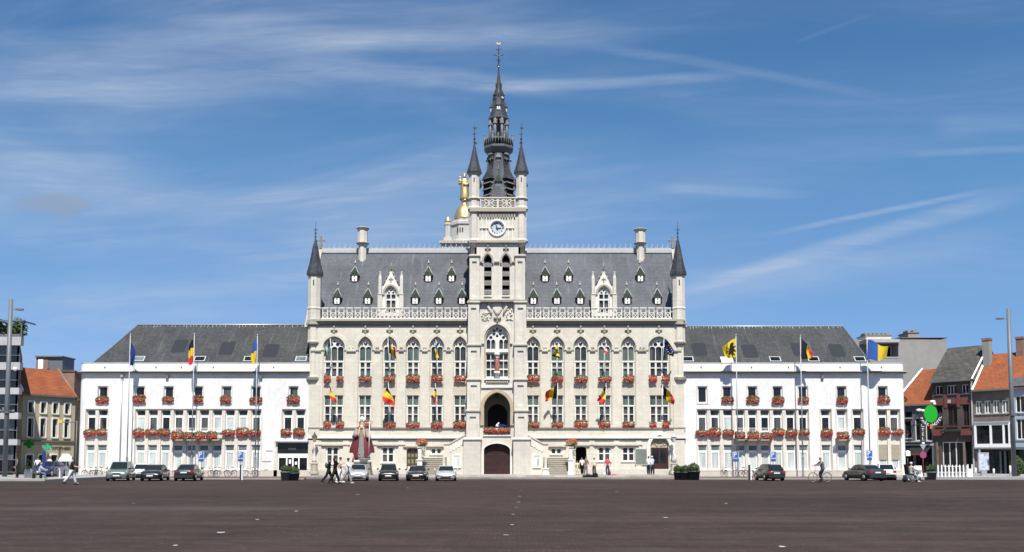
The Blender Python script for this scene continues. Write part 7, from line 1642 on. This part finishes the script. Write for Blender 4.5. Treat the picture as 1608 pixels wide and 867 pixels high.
    b = mb(); b.loft([[(-hw*.86, f-.03+q, .25), (hw*.86, f-.03+q, .25), (hw*.80, f-.0+q, .44), (-hw*.80, f-.0+q, .44)] for q in (0, .06)], 0, False); b.build('front_bumper', paint, o)
    b = mb(); b.box(-hw*.5, hw*.5, f+.0, f+.07, .29, .38); b.build('air_intake', M['blackplastic'], o)
    b = mb(); b.box(-hw*.34, hw*.34, f-.03, f+.05, P['nose']-.17, P['nose']-.09); b.build('grille', M['blackplastic'], o)
    b = mb(); b.box(-.26, .26, f+.05, f+.085, .41, .52); b.build('front_plate', M['plate'], o)
    b = mb(); b.box(-hw*.86, hw*.86, -f-.06, -f+.12, .30, .52); b.build('rear_bumper', paint if metal > .25 else M['blackplastic'], o)
    b = mb(); b.box(-.26, .26, -f-.03, -f+.04, P['deck']-.30, P['deck']-.19); b.build('rear_plate', M['plate'], o)
    b = mb(); b.box(-hw*.8, hw*.8, -f+.15, f-.2, .17, .32); b.build('underside', M['blackplastic'], o)
    for yq in (cf-.45, (cf+rb)/2-.0):
        b = mb()
        for s in (-1, 1): b.box(*sorted((s*hw*.985, s*(hw+.004))), yq-.008, yq+.008, .32, P['belt']-.08)
        b.build('door_gap', M['blackplastic'], o)
    return o
def car_at(px, yb, head, *a, **k_):
    z = (gz(yb) if a[2] is not None else 0); return build_car('parked_car', a[0], (XW(px, yb, 748), yb, k_.pop('z', z)), R(head), a[1], a[2], **k_)
# heading: 180 = nose to the camera, 0 = tail to the camera
car_at(190, -12.2, 180+13, 'grey-green people carrier parked facing the square in front of the left wing', (.15,.19,.17), 'mpv')
car_at(226, -6.5, 12, 'white car with red tail lamps mostly hidden between two parked cars', (.75,.75,.73), 'hatch', metal=0)
car_at(244, -12.4, 180+9, 'black saloon parked facing the square beside the people carrier', (.012,.012,.016), 'sedan', metal=.1)
car_at(297, -12.4, 7, 'black car parked with its tail to the square, left wing', (.012,.012,.014), 'sedan', metal=.1)
car_at(563, -12.5, 187, 'silver hatchback parked nose out below the bishop statue', (.50,.53,.56), 'hatch', metal=.5)
car_at(610.5, -12.6, 186, 'black hatchback parked nose out, between silver and black cars', (.01,.01,.012), 'hatch', metal=.1)
car_at(655.5, -12.4, 182, 'black low car parked nose out in front of the left stair', (.011,.012,.014), 'coupe', metal=.1)
car_at(700.5, -12.6, 183, 'silver convertible parked nose out nearest the tower', (.55,.57,.58), 'coupe', metal=.5)
car_at(1208, -12.2, 4, 'small black hatchback seen from behind by the right wing', (.012,.012,.013), 'hatch', metal=.1)
car_at(1356, -12.4, 11, 'dark grey saloon seen from behind and the side, right wing', (.045,.045,.05), 'sedan', metal=.4)
car_at(1389.5, -9.5, -16, 'white hatchback seen from behind at the right wing corner', (.74,.74,.73), 'hatch', metal=0)
car_at(77, -10, 180+2, 'dark blue car parked on the left terrace', (.015,.028,.09), 'sedan', z=TZ, metal=.2)
car_at(99, -5, 20, 'brownish car parked behind the dark blue car', (.10,.075,.065), 'hatch', z=TZ, metal=.2)
# ------------------------------------------------------------------ people
def skin(pts, edges, rad, root, sub=1):
    me = bpy.data.meshes.new('tmp'); me.from_pydata(pts, edges, []); o = bpy.data.objects.new('tmp', me); COL.objects.link(o)
    md = o.modifiers.new('s', 'SKIN'); md.use_smooth_shade = True; md.branch_smoothing = .4
    for i, r in enumerate(rad):
        sv = me.skin_vertices[0].data[i]; sv.radius = (r, r) if not isinstance(r, tuple) else r; sv.use_root = (i == root)
    if sub: m2 = o.modifiers.new('u', 'SUBSURF'); m2.levels = sub; m2.render_levels = sub
    dg = bpy.context.evaluated_depsgraph_get(); ev = o.evaluated_get(dg); m3 = ev.to_mesh()
    vs = [tuple(v.co) for v in m3.vertices]; fs = [tuple(p.vertices) for p in m3.polygons]
    ev.to_mesh_clear(); bpy.data.objects.remove(o); bpy.data.meshes.remove(me)
    return vs, fs
CLOTH = {}
def fabric(rgb):
    k_ = tuple(rgb)
    if k_ not in CLOTH: CLOTH[k_] = plain(f'clothing_{len(CLOTH)}', rgb, .85, .12, 7, spec=.15)
    return CLOTH[k_]
HAIRS = {'black': plain('black_hair', (.012,.010,.009), .6, .3, 20), 'brown': plain('brown_hair', (.06,.03,.018), .6, .3, 20), 'grey': plain('white_grey_hair', (.55,.53,.50), .7, .2, 20), 'blond': plain('blond_hair', (.35,.22,.09), .6, .2, 20)}
def person(label, loc, face, top, bottom, hair='brown', h=1.75, ll=(12, 8), rl=(-14, 10), la=(-15, 15), ra=(18, 20), lean=3, sleeve='short', legs='long', long_hair=False, sit=False, hood=False, group='people on the square', shoes=(.02,.02,.02), out=.09, slim=1.0, cap=None):
    o = thing('person', label, 'person', loc, R(face), group); T = o.matrix_basis.copy() @ Matrix.Scale(h/1.75, 4)
    V = Vector; ln = R(lean)
    def up(z, y=0): d = z-.94; return V((0, math.sin(ln)*d+y, .94+math.cos(ln)*d))
    pel, bel, che, nek, hb = V((0, 0, .94)), up(1.10), up(1.33), up(1.49), up(1.545)
    nod = hb+V((0, .02, .08)); crown = hb+V((0, .015, .165))
    def leg(s, a, k_):
        a, k_ = R(a), R(k_); hip = V((s*.085, 0, .90)); kn = hip+V((s*.02, .44*math.sin(a), -.44*math.cos(a))); an = kn+V((0, .40*math.sin(a-k_), -.40*math.cos(a-k_))); b2 = a-k_; toe = an+V((s*.03, .17*math.cos(min(0, b2)), .17*math.sin(b2)*.6-.035)); return hip, kn, an, toe
    def arm(s, a, e):
        a, e = R(a)+ln*0, R(e); sh = che+V((s*.17, 0, .095)); el = sh+V((s*out, .28*math.sin(a), -.28*math.cos(a))); wr = el+V((s*.015, .24*math.sin(a+e), -.24*math.cos(a+e))); pa = wr+V((0, .075*math.sin(a+e), -.075*math.cos(a+e))); return sh, el, wr, pa, a+e
    LL, RL, LA, RA = leg(-1, *ll), leg(1, *rl), arm(-1, *la), arm(1, *ra)
    m = slim
    pts = [pel, bel, che, nek, hb, nod, crown, *LL, *RL, *LA[:4], *RA[:4]]
    rad = [.08*m, .08*m, .10*m, .052, .062, .088, .06] + ([.055*m, .042, .036, .034] if legs == 'long' else [.06*m, .05, .042, .034])*2 + ([.045, .034, .030, .034] if sleeve == 'long' else [.045, .042, .032, .034])*2
    edg = [(0,1),(1,2),(2,3),(3,4),(4,5),(5,6),(0,7),(7,8),(8,9),(9,10),(0,11),(11,12),(12,13),(13,14),(2,15),(15,16),(16,17),(17,18),(2,19),(19,20),(20,21),(21,22)]
    vs, fs = skin([tuple(p) for p in pts], edg, rad, 0)
    b = MB(T); b.add(vs, fs, 0, True)
    b.add([tuple(nod+V(q)) for q in ((-.016, .082, -.005), (.016, .082, -.005), (0, .112, -.012), (0, .084, .035))], [(0,1,2), (0,2,3), (1,3,2)])     # nose
    for s in (-1, 1): b.ball(tuple(nod+V((s*.085, -.005, 0))), .014, .022, .032, 6, 4)
    for A, s in ((LA, -1), (RA, 1)):                       # five fingers, slightly curled
        pa, ang = A[3], A[4]; d = V((0, math.sin(ang), -math.cos(ang))); f_ = V((0, math.cos(ang), math.sin(ang)))
        for q, Lf in ((-.027, .062), (-.009, .075), (.009, .070), (.026, .055)):
            p0 = pa+f_*q+d*.015; b.tube([p0, p0+d*Lf*.5, p0+d*Lf*.85-V((s, 0, 0))*.02], [.0095, .009, .007], 5)
        p0 = pa+f_*.028-d*.02; b.tube([p0, p0+f_*.03+d*.02, p0+f_*.035+d*.05-V((s, 0, 0))*.01], [.011, .010, .008], 5)
    b.build('body', M['skin'], o)
    b = MB(T)
    for s in (-1, 1): b.ball(tuple(nod+V((s*.032, .080, .018))), .012, .008, .009, 6, 4)
    b.box(-.022, .022, nod.y+.076, nod.y+.084, nod.z-.05, nod.z-.043); b.build('eyes_and_mouth', HAIRS['black'], o, kind='stuff')
    # clothing over the body
    p2 = [V((0, 0, .80)), bel, che, up(1.455)]; r2 = [.150*m, .150*m, .170*m, .08]; e2 = [(0,1),(1,2),(2,3)]
    for A in (LA, RA):
        i = len(p2); p2 += [A[0], A[1] if sleeve != 'none' else A[0]*.8+A[1]*.2]; r2 += [.085, .070 if sleeve != 'none' else .06]; e2 += [(2, i), (i, i+1)]
        if sleeve == 'long': p2.append(A[2]); r2.append(.055); e2.append((i+1, i+2))
    vs, fs = skin([tuple(p) for p in p2], e2, r2, 0); b = MB(T); b.add(vs, fs, 0, True); b.build('shirt', fabric(top), o)
    p3 = [up(1.08), V((0, 0, .90))]; r3 = [.150*m, .155*m]; e3 = [(0,1)]
    for G in (LL, RL):
        i = len(p3); q = G[2] if legs == 'long' else G[1]*.75+G[2]*.25; p3 += [G[0], G[1], q]; r3 += [.125*m, .092, .075 if legs == 'long' else .09]; e3 += [(1, i), (i, i+1), (i+1, i+2)]
    vs, fs = skin([tuple(p) for p in p3], e3, r3, 1); b = MB(T); b.add(vs, fs, 0, True); b.build('trousers', fabric(bottom), o)
    for G in (LL, RL):
        an, toe = G[2], G[3]; d = (toe-an); d.z = 0; d = d.normalized() if d.length > .01 else V((0, 1, 0)); sd_ = V((-d.y, d.x, 0)); b = MB(T); zz = an.z-.075
        tl = (toe.z-an.z)
        b.loft([[tuple(an+d*q+sd_*w*e+V((0, 0, -.075+zh+max(-.05, min(.1, tl*.3))*(q+.07)/.26))) for e, zh in ((-1, 0), (1, 0), (.8, hh), (-.8, hh))] for q, w, hh in ((-.075, .035, .07), (0, .042, .10), (.10, .046, .065), (.19, .03, .035))], 0, True); b.build('shoe', fabric(shoes), o)
    b = MB(T)
    hc = nod+V((0, -.012, .028)); rings = []
    for j in range(7):
        t = -.25+ (PI/2+.25)*j/6; k_ = max(.05, math.cos(t)); ring = []
        for i in range(12):
            a = 2*PI*i/12; y = math.sin(a); lift = .05 if y > .5 and j < 3 else 0
            ring.append(tuple(hc+V((.099*k_*math.cos(a), .108*k_*y-(.012 if y > .5 and j < 3 else 0), .105*math.sin(t)+lift))))
        rings.append(ring)
    b.loft(rings, 0, True)
    if long_hair: b.tube([hc+V((0, -.06, .03)), hc+V((0, -.10, -.10)), hc+V((0, -.10, -.24)), hc+V((0, -.09, -.32))], [.08, .085, .07, .03], 8)
    b.build('hair' if not hood else 'hood', HAIRS[hair] if not hood else fabric(top), o)
    return o, T, dict(LA=LA, RA=RA, che=che, pel=pel)
def at(px, py, z=None):
    zz = gz(-30); 
    for _ in range(12):
        Y = Ground_Y(py, zz if z is None else z); zz = gz(Y) if z is None else z
    return XW(px, Y, py-15), Y, zz
FWD_R, FWD_L, AWAY, TOWARD = -90, 90, 0, 180
person('man in a dark T-shirt and pale trousers striding at the far left', at(112, 761.5), -70, (.018,.026,.022), (.50,.50,.50), 'brown', 1.78, (22, 8), (-20, 22), (-25, 40), (22, 55), 8, shoes=(.02,.02,.02))
p_, T_, q_ = person('person in a black vest and black trousers, leftmost of the walking friends', at(516, 759.5), -80, (.010,.010,.011), (.012,.012,.013), 'black', 1.74, (24, 6), (-22, 20), (-18, 30), (20, 30), 8)
b = MB(T_); b.ball((-.02, -.15, 1.22), .15, .10, .2, 10, 7); b.build('backpack', fabric((.06,.10,.14)), p_)
person('young person with bare arms, black top and black trousers in the walking group', at(526, 760), -75, (.012,.010,.010), (.011,.010,.010), 'black', 1.84, (22, 6), (-20, 12), (10, 70), (35, 70), 4, long_hair=True)
person('person in a pale top and white trousers behind the walking friends', at(533.5, 758), -78, (.48,.42,.40), (.75,.74,.72), 'brown', 1.76, (16, 4), (-12, 10), (12, 60), (10, 40), 3, shoes=(.6,.6,.6))
person('young man in a white T-shirt and grey trousers walking behind the friends', at(545, 760), -85, (.78,.78,.78), (.26,.25,.25), 'black', 1.70, (24, 8), (-22, 20), (-20, 25), (22, 30), 6, shoes=(.4,.4,.4))
FZ = PLAT
def fc(px, Y): return (XW(px, Y, 735), Y, FZ)
person('small figure in a pale yellow dress beside the right stair pier', fc(906.5, -3.4), 200, (.62,.58,.36), (.60,.56,.36), 'brown', 1.35, (4, 2), (-3, 2), (0, 10), (0, 10), 1, legs='short', slim=.9)
person('person in a white top and black trousers at the open side door', fc(914, -3.2), 150, (.76,.76,.76), (.012,.012,.013), 'black', 1.68, (5, 2), (-6, 2), (10, 70), (5, 20), 2)
person('person in a brown top half hidden at the open side door', fc(920, -2.4), 215, (.22,.12,.09), (.20,.18,.17), 'brown', 1.74, (4, 2), (-6, 2), (6, 30), (4, 10), 2, sleeve='long')
person('slim girl in a pale yellow top and black leggings on the forecourt', fc(933, -3.0), 180, (.62,.60,.42), (.012,.012,.012), 'black', 1.62, (2, 1), (-2, 1), (0, 8), (0, 8), 1, slim=.8)
person('person in a bright pink red shirt and jeans on the forecourt', fc(954, -3.4), 10, (.60,.06,.10), (.05,.06,.09), 'black', 1.72, (4, 2), (-4, 2), (-4, 14), (6, 14), 1, sleeve='short', out=.12)
person('man in a white shirt with dark trousers at the arched portal', fc(1018.5, -3.0), -30, (.76,.76,.78), (.018,.02,.03), 'brown', 1.78, (4, 2), (-5, 2), (8, 60), (4, 12), 2, sleeve='long')
person('man in a pale blue shirt with dark trousers at the arched portal', fc(1024.5, -2.6), 35, (.50,.56,.70), (.018,.02,.035), 'grey', 1.80, (3, 2), (-4, 2), (4, 12), (12, 70), 3, sleeve='long')
# bags left on the step
def bag(px, Y, w, h, d, m, lab, z=-.05):
    X = XW(px, Y, 748); o = thing('bag', lab, 'bag', (X, Y, z), R(10), 'bags on the step'); b = MB(o.matrix_basis.copy())
    b.loft([[(w*.5*k_*math.copysign(abs(math.cos(a))**.6, math.cos(a)), d*.5*k_*math.copysign(abs(math.sin(a))**.6, math.sin(a)), zz) for a in (2*PI*i/14 for i in range(14))] for zz, k_ in ((0, .92), (h*.2, 1.0), (h*.7, .92), (h*.95, .6), (h, .2))]); b.build('bag_body', fabric(m), o)
    b = MB(o.matrix_basis.copy()); b.tube([(-w*.28, 0, h*.9), (-w*.2, .02, h*1.25), (w*.2, .02, h*1.25), (w*.28, 0, h*.9)], .018, 6); b.build('handle', fabric(m), o)
bag(917.5, -7.38, .35, .2, .25, (.012,.012,.013), 'small black bag, leftmost of the bags on the step'); bag(924.5, -7.38, .8, .26, .3, (.014,.014,.016), 'long low black holdall on the step'); bag(934.5, -7.36, .55, .42, .3, (.012,.012,.012), 'upright black bag on the step, right of the holdall')
bag(949, -6.6, .25, .3, .2, (.60,.60,.60), 'small white bag by the pink shirted person', PLAT); bag(956.5, -6.6, .32, .42, .25, (.07,.035,.03), 'dark brown bag by the pink shirted person', PLAT); bag(964.5, -6.5, .45, .10, .3, (.50,.10,.10), 'flat red bag lying on the forecourt', PLAT)

# ------------------------------------------------------------------ bicycles
def bike(loc, head, col, label, group='parked bicycles'):
    o = thing('bicycle', label, 'bicycle', loc, R(head), group); T = o.matrix_basis.copy()
    for y in (-.52, .52):
        b = MB(T); b.torus((0, y, .34), .325, .017, 'x', 22, 6); w = b.build('wheel', M['tyre'], o); b = MB(T)
        for i in range(8): a = PI*i/8; b.tube([(0, y-.31*math.cos(a), .34-.31*math.sin(a)), (0, y+.31*math.cos(a), .34+.31*math.sin(a))], .003, 3)
        b.torus((0, y, .34), .30, .010, 'x', 18, 4); b.build('spokes', M['steel'], w, kind='stuff'); b = MB(T); n = 8; b.loft([[(s, y+.365*math.cos(R(20)+R(140)*i/n), .34+.365*math.sin(R(20)+R(140)*i/n)) for s in (-.025, .025)] for i in range(n+1)], 0, False, False, False); b.build('mudguard', col, o)
    b = MB(T); bb = (0, -.08, .30); st = (0, -.22, .78); hd = (0, .36, .80); hl = (0, .40, .64)
    for p, q in ((bb, st), (st, hd), (bb, hl), (hd, hl), (bb, (0, -.52, .34)), ((0, -.20, .70), (0, -.52, .34)), (hl, (0, .52, .34))): b.tube([p, q], .018, 6)
    b.build('frame', col, o)
    b = MB(T); b.tube([(0, .36, .80), (0, .34, .98)], .014, 6); b.tube([(-.28, .20, 1.0), (-.2, .34, 1.0), (.2, .34, 1.0), (.28, .20, 1.0)], .013, 6); b.build('handlebar', M['steel'], o)
    b = MB(T); b.tube([st, (0, -.25, .90)], .013, 6); b.build('seat_post', M['steel'], o)
    b = MB(T); b.loft([[(-.09, -.38, .90), (.09, -.38, .90), (.08, -.38, .96), (-.08, -.38, .96)], [(-.07, -.24, .90), (.07, -.24, .90), (.06, -.24, .95), (-.06, -.24, .95)], [(-.02, -.08, .91), (.02, -.08, .91), (.02, -.08, .94), (-.02, -.08, .94)]], 0, True); b.build('saddle', M['blackplastic'], o)
    b = MB(T); b.tube([(-.07, -.08, .30), (.07, -.08, .30)], .02, 6); b.tube([(.07, -.08, .30), (.07, -.02, .16)], .012, 5); b.box(.07, .15, -.06, .02, .14, .165); b.tube([(-.07, -.08, .30), (-.07, -.14, .44)], .012, 5); b.box(-.15, -.07, -.18, -.10, .43, .455); b.build('crank', M['steel'], o)
    b = MB(T); b.box(-.06, .06, -.78, -.38, .70, .72); b.tube([(0, -.72, .70), (0, -.52, .36)], .008, 4); b.build('carrier', M['steel'], o)
    return o
cols = [M['iron'], plain('green_bike_paint', (.05,.12,.08), .4, .1), M['greymetal'], plain('red_bike_paint', (.30,.03,.03), .4, .1), plain('blue_bike_paint', (.04,.07,.16), .4, .1)]
bk = [(139, 70, 0, 'dark bicycle, leftmost of those by the left wing corner'), (151, 15, 2, 'grey bicycle parked near end-on by the left wing corner'), (163, -60, 0, 'dark bicycle beside the people carrier'), (283, 80, 1, 'green bicycle against the wall left of the black car'), (323, -70, 3, 'red bicycle just right of the parked black car'),
      (336, 40, 2, 'grey bicycle near the two parking signs, second from left'), (349, -80, 0, 'dark bicycle in the middle of the row under the windows'), (362, 60, 4, 'blue bicycle left of the dark bollard'), (393, 90, 0, 'dark bicycle at the foot of the third flagpole'), (1137, 10, 0, 'dark bicycle near the tubs of clipped shrubs'), (1163, 80, 2, 'grey bicycle left of the dark and white bollard'), (1172, -75, 3, 'red bicycle behind the dark and white bollard'), (1187, 75, 0, 'dark bicycle hidden beside the small black hatchback')]
for px, hd_, ci, lab in bk:
    Y = -3.2; bike((XW(px, Y, 745), Y, -.12), hd_, cols[ci], lab)
x, y, z = at(1287.5, 757)
cb = bike((x, y, z), 96, M['lead'], 'town bicycle ridden by the grey hooded cyclist', None)
cyc, T_, q_ = person('cyclist in a grey hooded top riding to the left', (x+.24, y+.03, z+.02), 96, (.17,.165,.165), (.022,.018,.028), 'brown', 1.74, (50, 72), (22, 30), (50, 20), (50, 20), 18, sleeve='long', hood=True, out=.07, slim=1.12)
# ------------------------------------------------------------------ mobility scooter and rider
x, y, z = at(1431, 757)
sc = thing('mobility_scooter', 'dark mobility scooter with a high seat and front basket', 'mobility scooter', (x, y, z), R(-80)); T = sc.matrix_basis.copy()
b = MB(T); b.box(-.25, .25, -.45, .40, .16, .26); b.box(-.24, .24, -.5, -.05, .26, .50); b.build('chassis', M['greymetal'], sc)
for s, yy in ((-.27, -.38), (.27, -.38), (0, .55)):
    b = MB(T); b.torus((s, yy, .17), .125, .045, 'x', 16, 8); w = b.build('wheel', M['tyre'], sc); b = MB(T); b.ball((s, yy, .17), .05, .09, .09, 8, 6); b.build('hub', M['rim'], w)
b = MB(T); b.box(-.24, .24, -.34, .10, .52, .62); b.loft([[(-.23, -.36, .60), (.23, -.36, .60), (.23, -.26, .60), (-.23, -.26, .60)], [(-.22, -.44, 1.25), (.22, -.44, 1.25), (.22, -.36, 1.25), (-.22, -.36, 1.25)]], 0, False); b.build('seat', M['blackplastic'], sc)
b = MB(T); b.tube([(0, .52, .2), (0, .40, .9)], .035, 6); b.tube([(-.25, .36, .92), (.25, .36, .92)], .02, 6); b.build('tiller', M['steel'], sc)
b = MB(T); b.loft([[(-.17*k_, .45-.02, h_), (.17*k_, .45-.02, h_), (.17*k_, .45+.26*k_, h_), (-.17*k_, .45+.26*k_, h_)] for h_, k_ in ((.55, .85), (.85, 1.05))], 0, False); b.build('basket', M['zinc'], sc)
b = MB(T); b.loft([[(-.16, .50, .22), (.16, .50, .22), (.1, .72, .22), (-.1, .72, .22)], [(-.12, .46, .55), (.12, .46, .55), (.08, .58, .5), (-.08, .58, .5)]], 0, True); b.build('front_shield', M['steel'], sc)
person('white haired rider in pale grey clothes sitting on the mobility scooter', (x-.06, y, z-.29), -80, (.45,.44,.42), (.36,.35,.34), 'grey', 1.70, (74, 62), (74, 62), (38, 38), (38, 38), 6, sleeve='long', shoes=(.5,.5,.5))
# people on the left terrace
def tr(px, Y): return (XW(px, Y, 738), Y, TZ)
person('person in a pale blue top and jeans sitting on the terrace by the palm', (XW(62, -17, 738), -17.0, TZ-.42), -60, (.36,.42,.50), (.10,.15,.25), 'blond', 1.72, (84, 80), (78, 76), (35, 40), (40, 40), 12, sleeve='long')
b = MB(); X = XW(61, -17, 742); o = thing('bench', 'low dark bench on the left terrace under the seated person', 'bench', (X, -17, TZ)); b.box(X-.5, X+.25, -17.25, -16.75, TZ+.36, TZ+.44); b.build('seat', M['wood'], o)
for q in (-.42, .17): b = MB(); b.box(X+q-.03, X+q+.03, -17.2, -16.8, TZ, TZ+.36); b.build('leg', M['iron'], o)
person('person in a white shirt standing behind the dark blue car, left one', tr(59, -4), 190, (.76,.76,.76), (.03,.03,.04), 'black', 1.75, (4, 2), (-4, 2), (4, 12), (4, 30), 2)
person('person in a white shirt standing behind the dark blue car, right one', tr(77.5, -4), 160, (.74,.74,.74), (.05,.05,.06), 'brown', 1.80, (4, 2), (-4, 2), (4, 40), (4, 10), 2)
person('person in dark clothes beside a bench at the far left edge', tr(27, -14), 120, (.10,.09,.09), (.03,.03,.035), 'brown', 1.7, (4, 2), (-4, 2), (4, 40), (4, 10), 2, sleeve='long')

# ------------------------------------------------------------------ giant bishop statue on its plinth
Ys = -5.6; Xs = XW(569.5, Ys, 740); q = lambda y_: ZW(y_, Ys); ks_ = 1/SC(Ys)
SB = thing('bishop_statue', 'large painted bishop statue in a red cloak with white mitre on a grey plinth', 'statue', (Xs, Ys, PLAT))
w0, w1 = 14*ks_, 12*ks_
b = MB(); b.loft([[(Xs-w, Ys-w*.8, z_), (Xs+w, Ys-w*.8, z_), (Xs+w, Ys+w*.8, z_), (Xs-w, Ys+w*.8, z_)] for w, z_ in ((w0*1.05, PLAT), (w0*1.05, PLAT+.12), (w0, PLAT+.125), (w1, q(728)), (w1*1.06, q(727.5)), (w1*1.06, q(726)))], 0, False); b.build('plinth', M['stone_dark'], SB)
zb = q(726); H = q(662)-zb; xs = Xs-1.5*ks_
silver = plain('silvery_white_robe', (.22,.205,.195), .55, .35, 9); crimson = plain('crimson_cloak', (.13,.014,.022), .6, .35, 6); goldp = plain('gold_trim_paint', (.45,.30,.10), .5, .3, 9)
b = MB(); rings = []
for t, r_ in ((0, .20), (.08, .185), (.25, .155), (.45, .135), (.6, .125), (.72, .12), (.80, .10), (.845, .05)):
    rings.append([(xs+H*r_*math.cos(a)*(1+.09*math.sin(9*a)*(1-t)), Ys+.7*H*r_*math.sin(a)*(1+.09*math.cos(9*a)*(1-t)), zb+.05*H+t*H) for a in (2*PI*i/28 for i in range(28))])
b.loft(rings); b.build('robe', silver, SB)
b = MB(); rings = []
for t, r_ in ((.18, .30), (.30, .285), (.45, .235), (.60, .185), (.72, .155), (.80, .125), (.85, .07)):
    rings.append([(xs+H*r_*math.cos(a)*(1+.05*math.sin(8*a)), Ys+.02*H+.75*H*r_*math.sin(a), zb+.05*H+t*H-(.12*H if t < .3 and abs(math.cos(a)) < .5 else 0)) for a in (R(-74)+R(328)*i/26 for i in range(27))])
b.loft(rings, 0, True, False, False); b.build('cloak', crimson, SB)
b = MB()
for s in (-1, 1): b.tube([(xs+s*.05*H, Ys-.085*H, zb+.86*H), (xs+s*.075*H, Ys-.10*H, zb+.60*H), (xs+s*.12*H, Ys-.13*H, zb+.25*H)], [.016*H, .018*H, .02*H], 6)
b.ball((xs, Ys-.085*H, zb+.84*H), .03*H, .02*H, .03*H, 8, 5); b.build('cloak_trim', goldp, SB)
b = MB(); hc = Vector((xs, Ys-.02*H, zb+.935*H)); b.ball(tuple(hc), .048*H, .05*H, .062*H, 12, 8); b.ball(tuple(hc+Vector((0, -.052*H, -.005*H))), .009*H, .014*H, .014*H, 6, 4)
ba = MB()
for s in (-1, 1): ba.tube([(xs+s*.11*H, Ys-.03*H, zb+.80*H), (xs+s*.17*H, Ys-.10*H, zb+.62*H), (xs+s*(.10 if s < 0 else .19)*H, Ys-.17*H, zb+(.68 if s < 0 else .62)*H)], [.06*H, .065*H, .05*H], 8)
ba.build('sleeves', silver, SB)
for s, hx, hz in ((-1, -.10, .68), (1, .19, .62)):
    b.ball((xs+hx*H, Ys-.18*H, zb+hz*H), .028*H, .02*H, .024*H, 8, 6)
    for j in range(4): p0 = Vector((xs+hx*H+(j-1.5)*.011*H, Ys-.18*H, zb+hz*H)); b.tube([p0, p0+Vector((0, -.015*H, .03*H)), p0+Vector((0, -.012*H, .05*H))], .0055*H, 5)
    p0 = Vector((xs+hx*H-s*.022*H, Ys-.175*H, zb+hz*H-.01*H)); b.tube([p0, p0+Vector((-s*.015*H, -.01*H, .018*H))], .006*H, 5)
b.build('figure', M['skin'], SB)
b = MB()
for s in (-1, 1): b.ball(tuple(hc+Vector((s*.02*H, -.047*H, .012*H))), .006*H, .004*H, .005*H, 6, 4)
b.build('eyes', HAIRS['black'], SB, kind='stuff')
b = MB(); b.tube([hc+Vector((0, -.04*H, -.03*H)), hc+Vector((0, -.055*H, -.08*H)), hc+Vector((0, -.05*H, -.15*H))], [.042*H, .04*H, .012*H], 8); b.ball(tuple(hc+Vector((0, .02*H, -.02*H))), .06*H, .05*H, .065*H, 10, 6); b.build('beard', HAIRS['grey'], SB)
b = MB(); mz = zb+.985*H; prof = [(0, .055), (.04, .062), (.09, .055), (.13, .03), (.155, .006)]
b.loft([[(xs+H*r_*math.cos(a), Ys-.02*H+.6*H*r_*math.sin(a), mz+t*H) for a in (2*PI*i/14 for i in range(14))] for t, r_ in prof]); mt = b.build('mitre', M['f_white'], SB)
b = MB(); yy = Ys-.02*H-.6*H*.064; b.box(xs-.008*H, xs+.008*H, yy-.01*H, yy+.02*H, mz+.01*H, mz+.11*H); b.box(xs-.035*H, xs+.035*H, yy-.008*H, yy+.02*H, mz+.055*H, mz+.07*H); b.build('mitre_cross', goldp, mt)
b = MB(); cx_ = xs+.20*H; b.tube([(cx_, Ys-.19*H, zb+.12*H), (cx_+.01*H, Ys-.19*H, zb+1.0*H)], .012*H, 6); pts = [(cx_+.01*H+.05*H*(1-math.cos(a))*(1-.07*a), Ys-.19*H, zb+1.0*H+.055*H*math.sin(a)*(1-.05*a)) for a in (i*.35 for i in range(16))]; b.tube(pts, .012*H, 6); b.build('crosier', M['stone_white'], SB)
tubc = Vector((Xs+.5*ks_, Ys-w1*.55, zb)); b = MB(); b.lathe([(.36, 0), (.40, .36), (.42, .38), (.36, .38), (.34, .3)], 16, tuple(tubc+Vector((.16, 0, 0))), sx=1.35); b.build('tub', M['stone_white'], SB)
for i, dx in enumerate((-.28, .18, .6)):
    b = MB(); c_ = tubc+Vector((dx, -.02, .35)); b.tube([c_+Vector((0, 0, -.1)), c_+Vector((0, 0, .2)), c_+Vector((0, 0, .32))], [.11, .1, .05], 8); b.ball(tuple(c_+Vector((0, -.02, .42))), .085, .09, .1, 10, 7)
    for s in (-1, 1): b.tube([c_+Vector((s*.09, 0, .2)), c_+Vector((s*.14, -.14, .12)), c_+Vector((s*.04, -.2, .25))], [.035, .03, .025], 6)
    b.build('child', silver, SB)
for i in range(9): b = MB(); b.ball((Xs-w1*.95+i*w1*.24, Ys-w1*.75, zb+.10), .13, .1, .12, 8, 5); b.build('scroll_ornament', M['stone_white'], SB)
b = MB(); b.tube([(Xs-.75, Ys-.4, zb), (Xs-.72, Ys-.42, zb+.35), (Xs-.68, Ys-.42, zb+.6)], [.22, .2, .1], 8); b.ball((Xs-.68, Ys-.45, zb+.72), .11, .11, .13, 8, 6); b.tube([(Xs-.62, Ys-.5, zb+.5), (Xs-.4, Ys-.55, zb+.75)], [.06, .04], 6); b.build('kneeling_figure', plain('terracotta_figure', (.28,.12,.07), .7, .3, 6), SB)

# blue and white group of flags laid over the loggia parapet
X = TXc+.25; z_ = zt(671); o = thing('bunting', 'blue and white draped cloth behind the balcony flowers over the great door', 'bunting', (X, YT+.35, z_))
b = cloth_mesh(lambda u, v: (X+.25+.75*(u-.5)+.06*math.sin(v*8), YT+.42+.05*math.sin(u*12), z_+.26*(1-v)*(1-.4*u)+.1), [(1, 0)], 10, 6); b.build('blue_cloth', M['f_eu'], o)
b = cloth_mesh(lambda u, v: (X-.25+.28*(u-.5)+.05*math.sin(v*7), YT+.44+.04*math.sin(u*9), z_+.36*(1-v)*(.5+u*.7)+.1), [(1, 0)], 8, 6); b.build('white_cloth', M['f_white'], o)
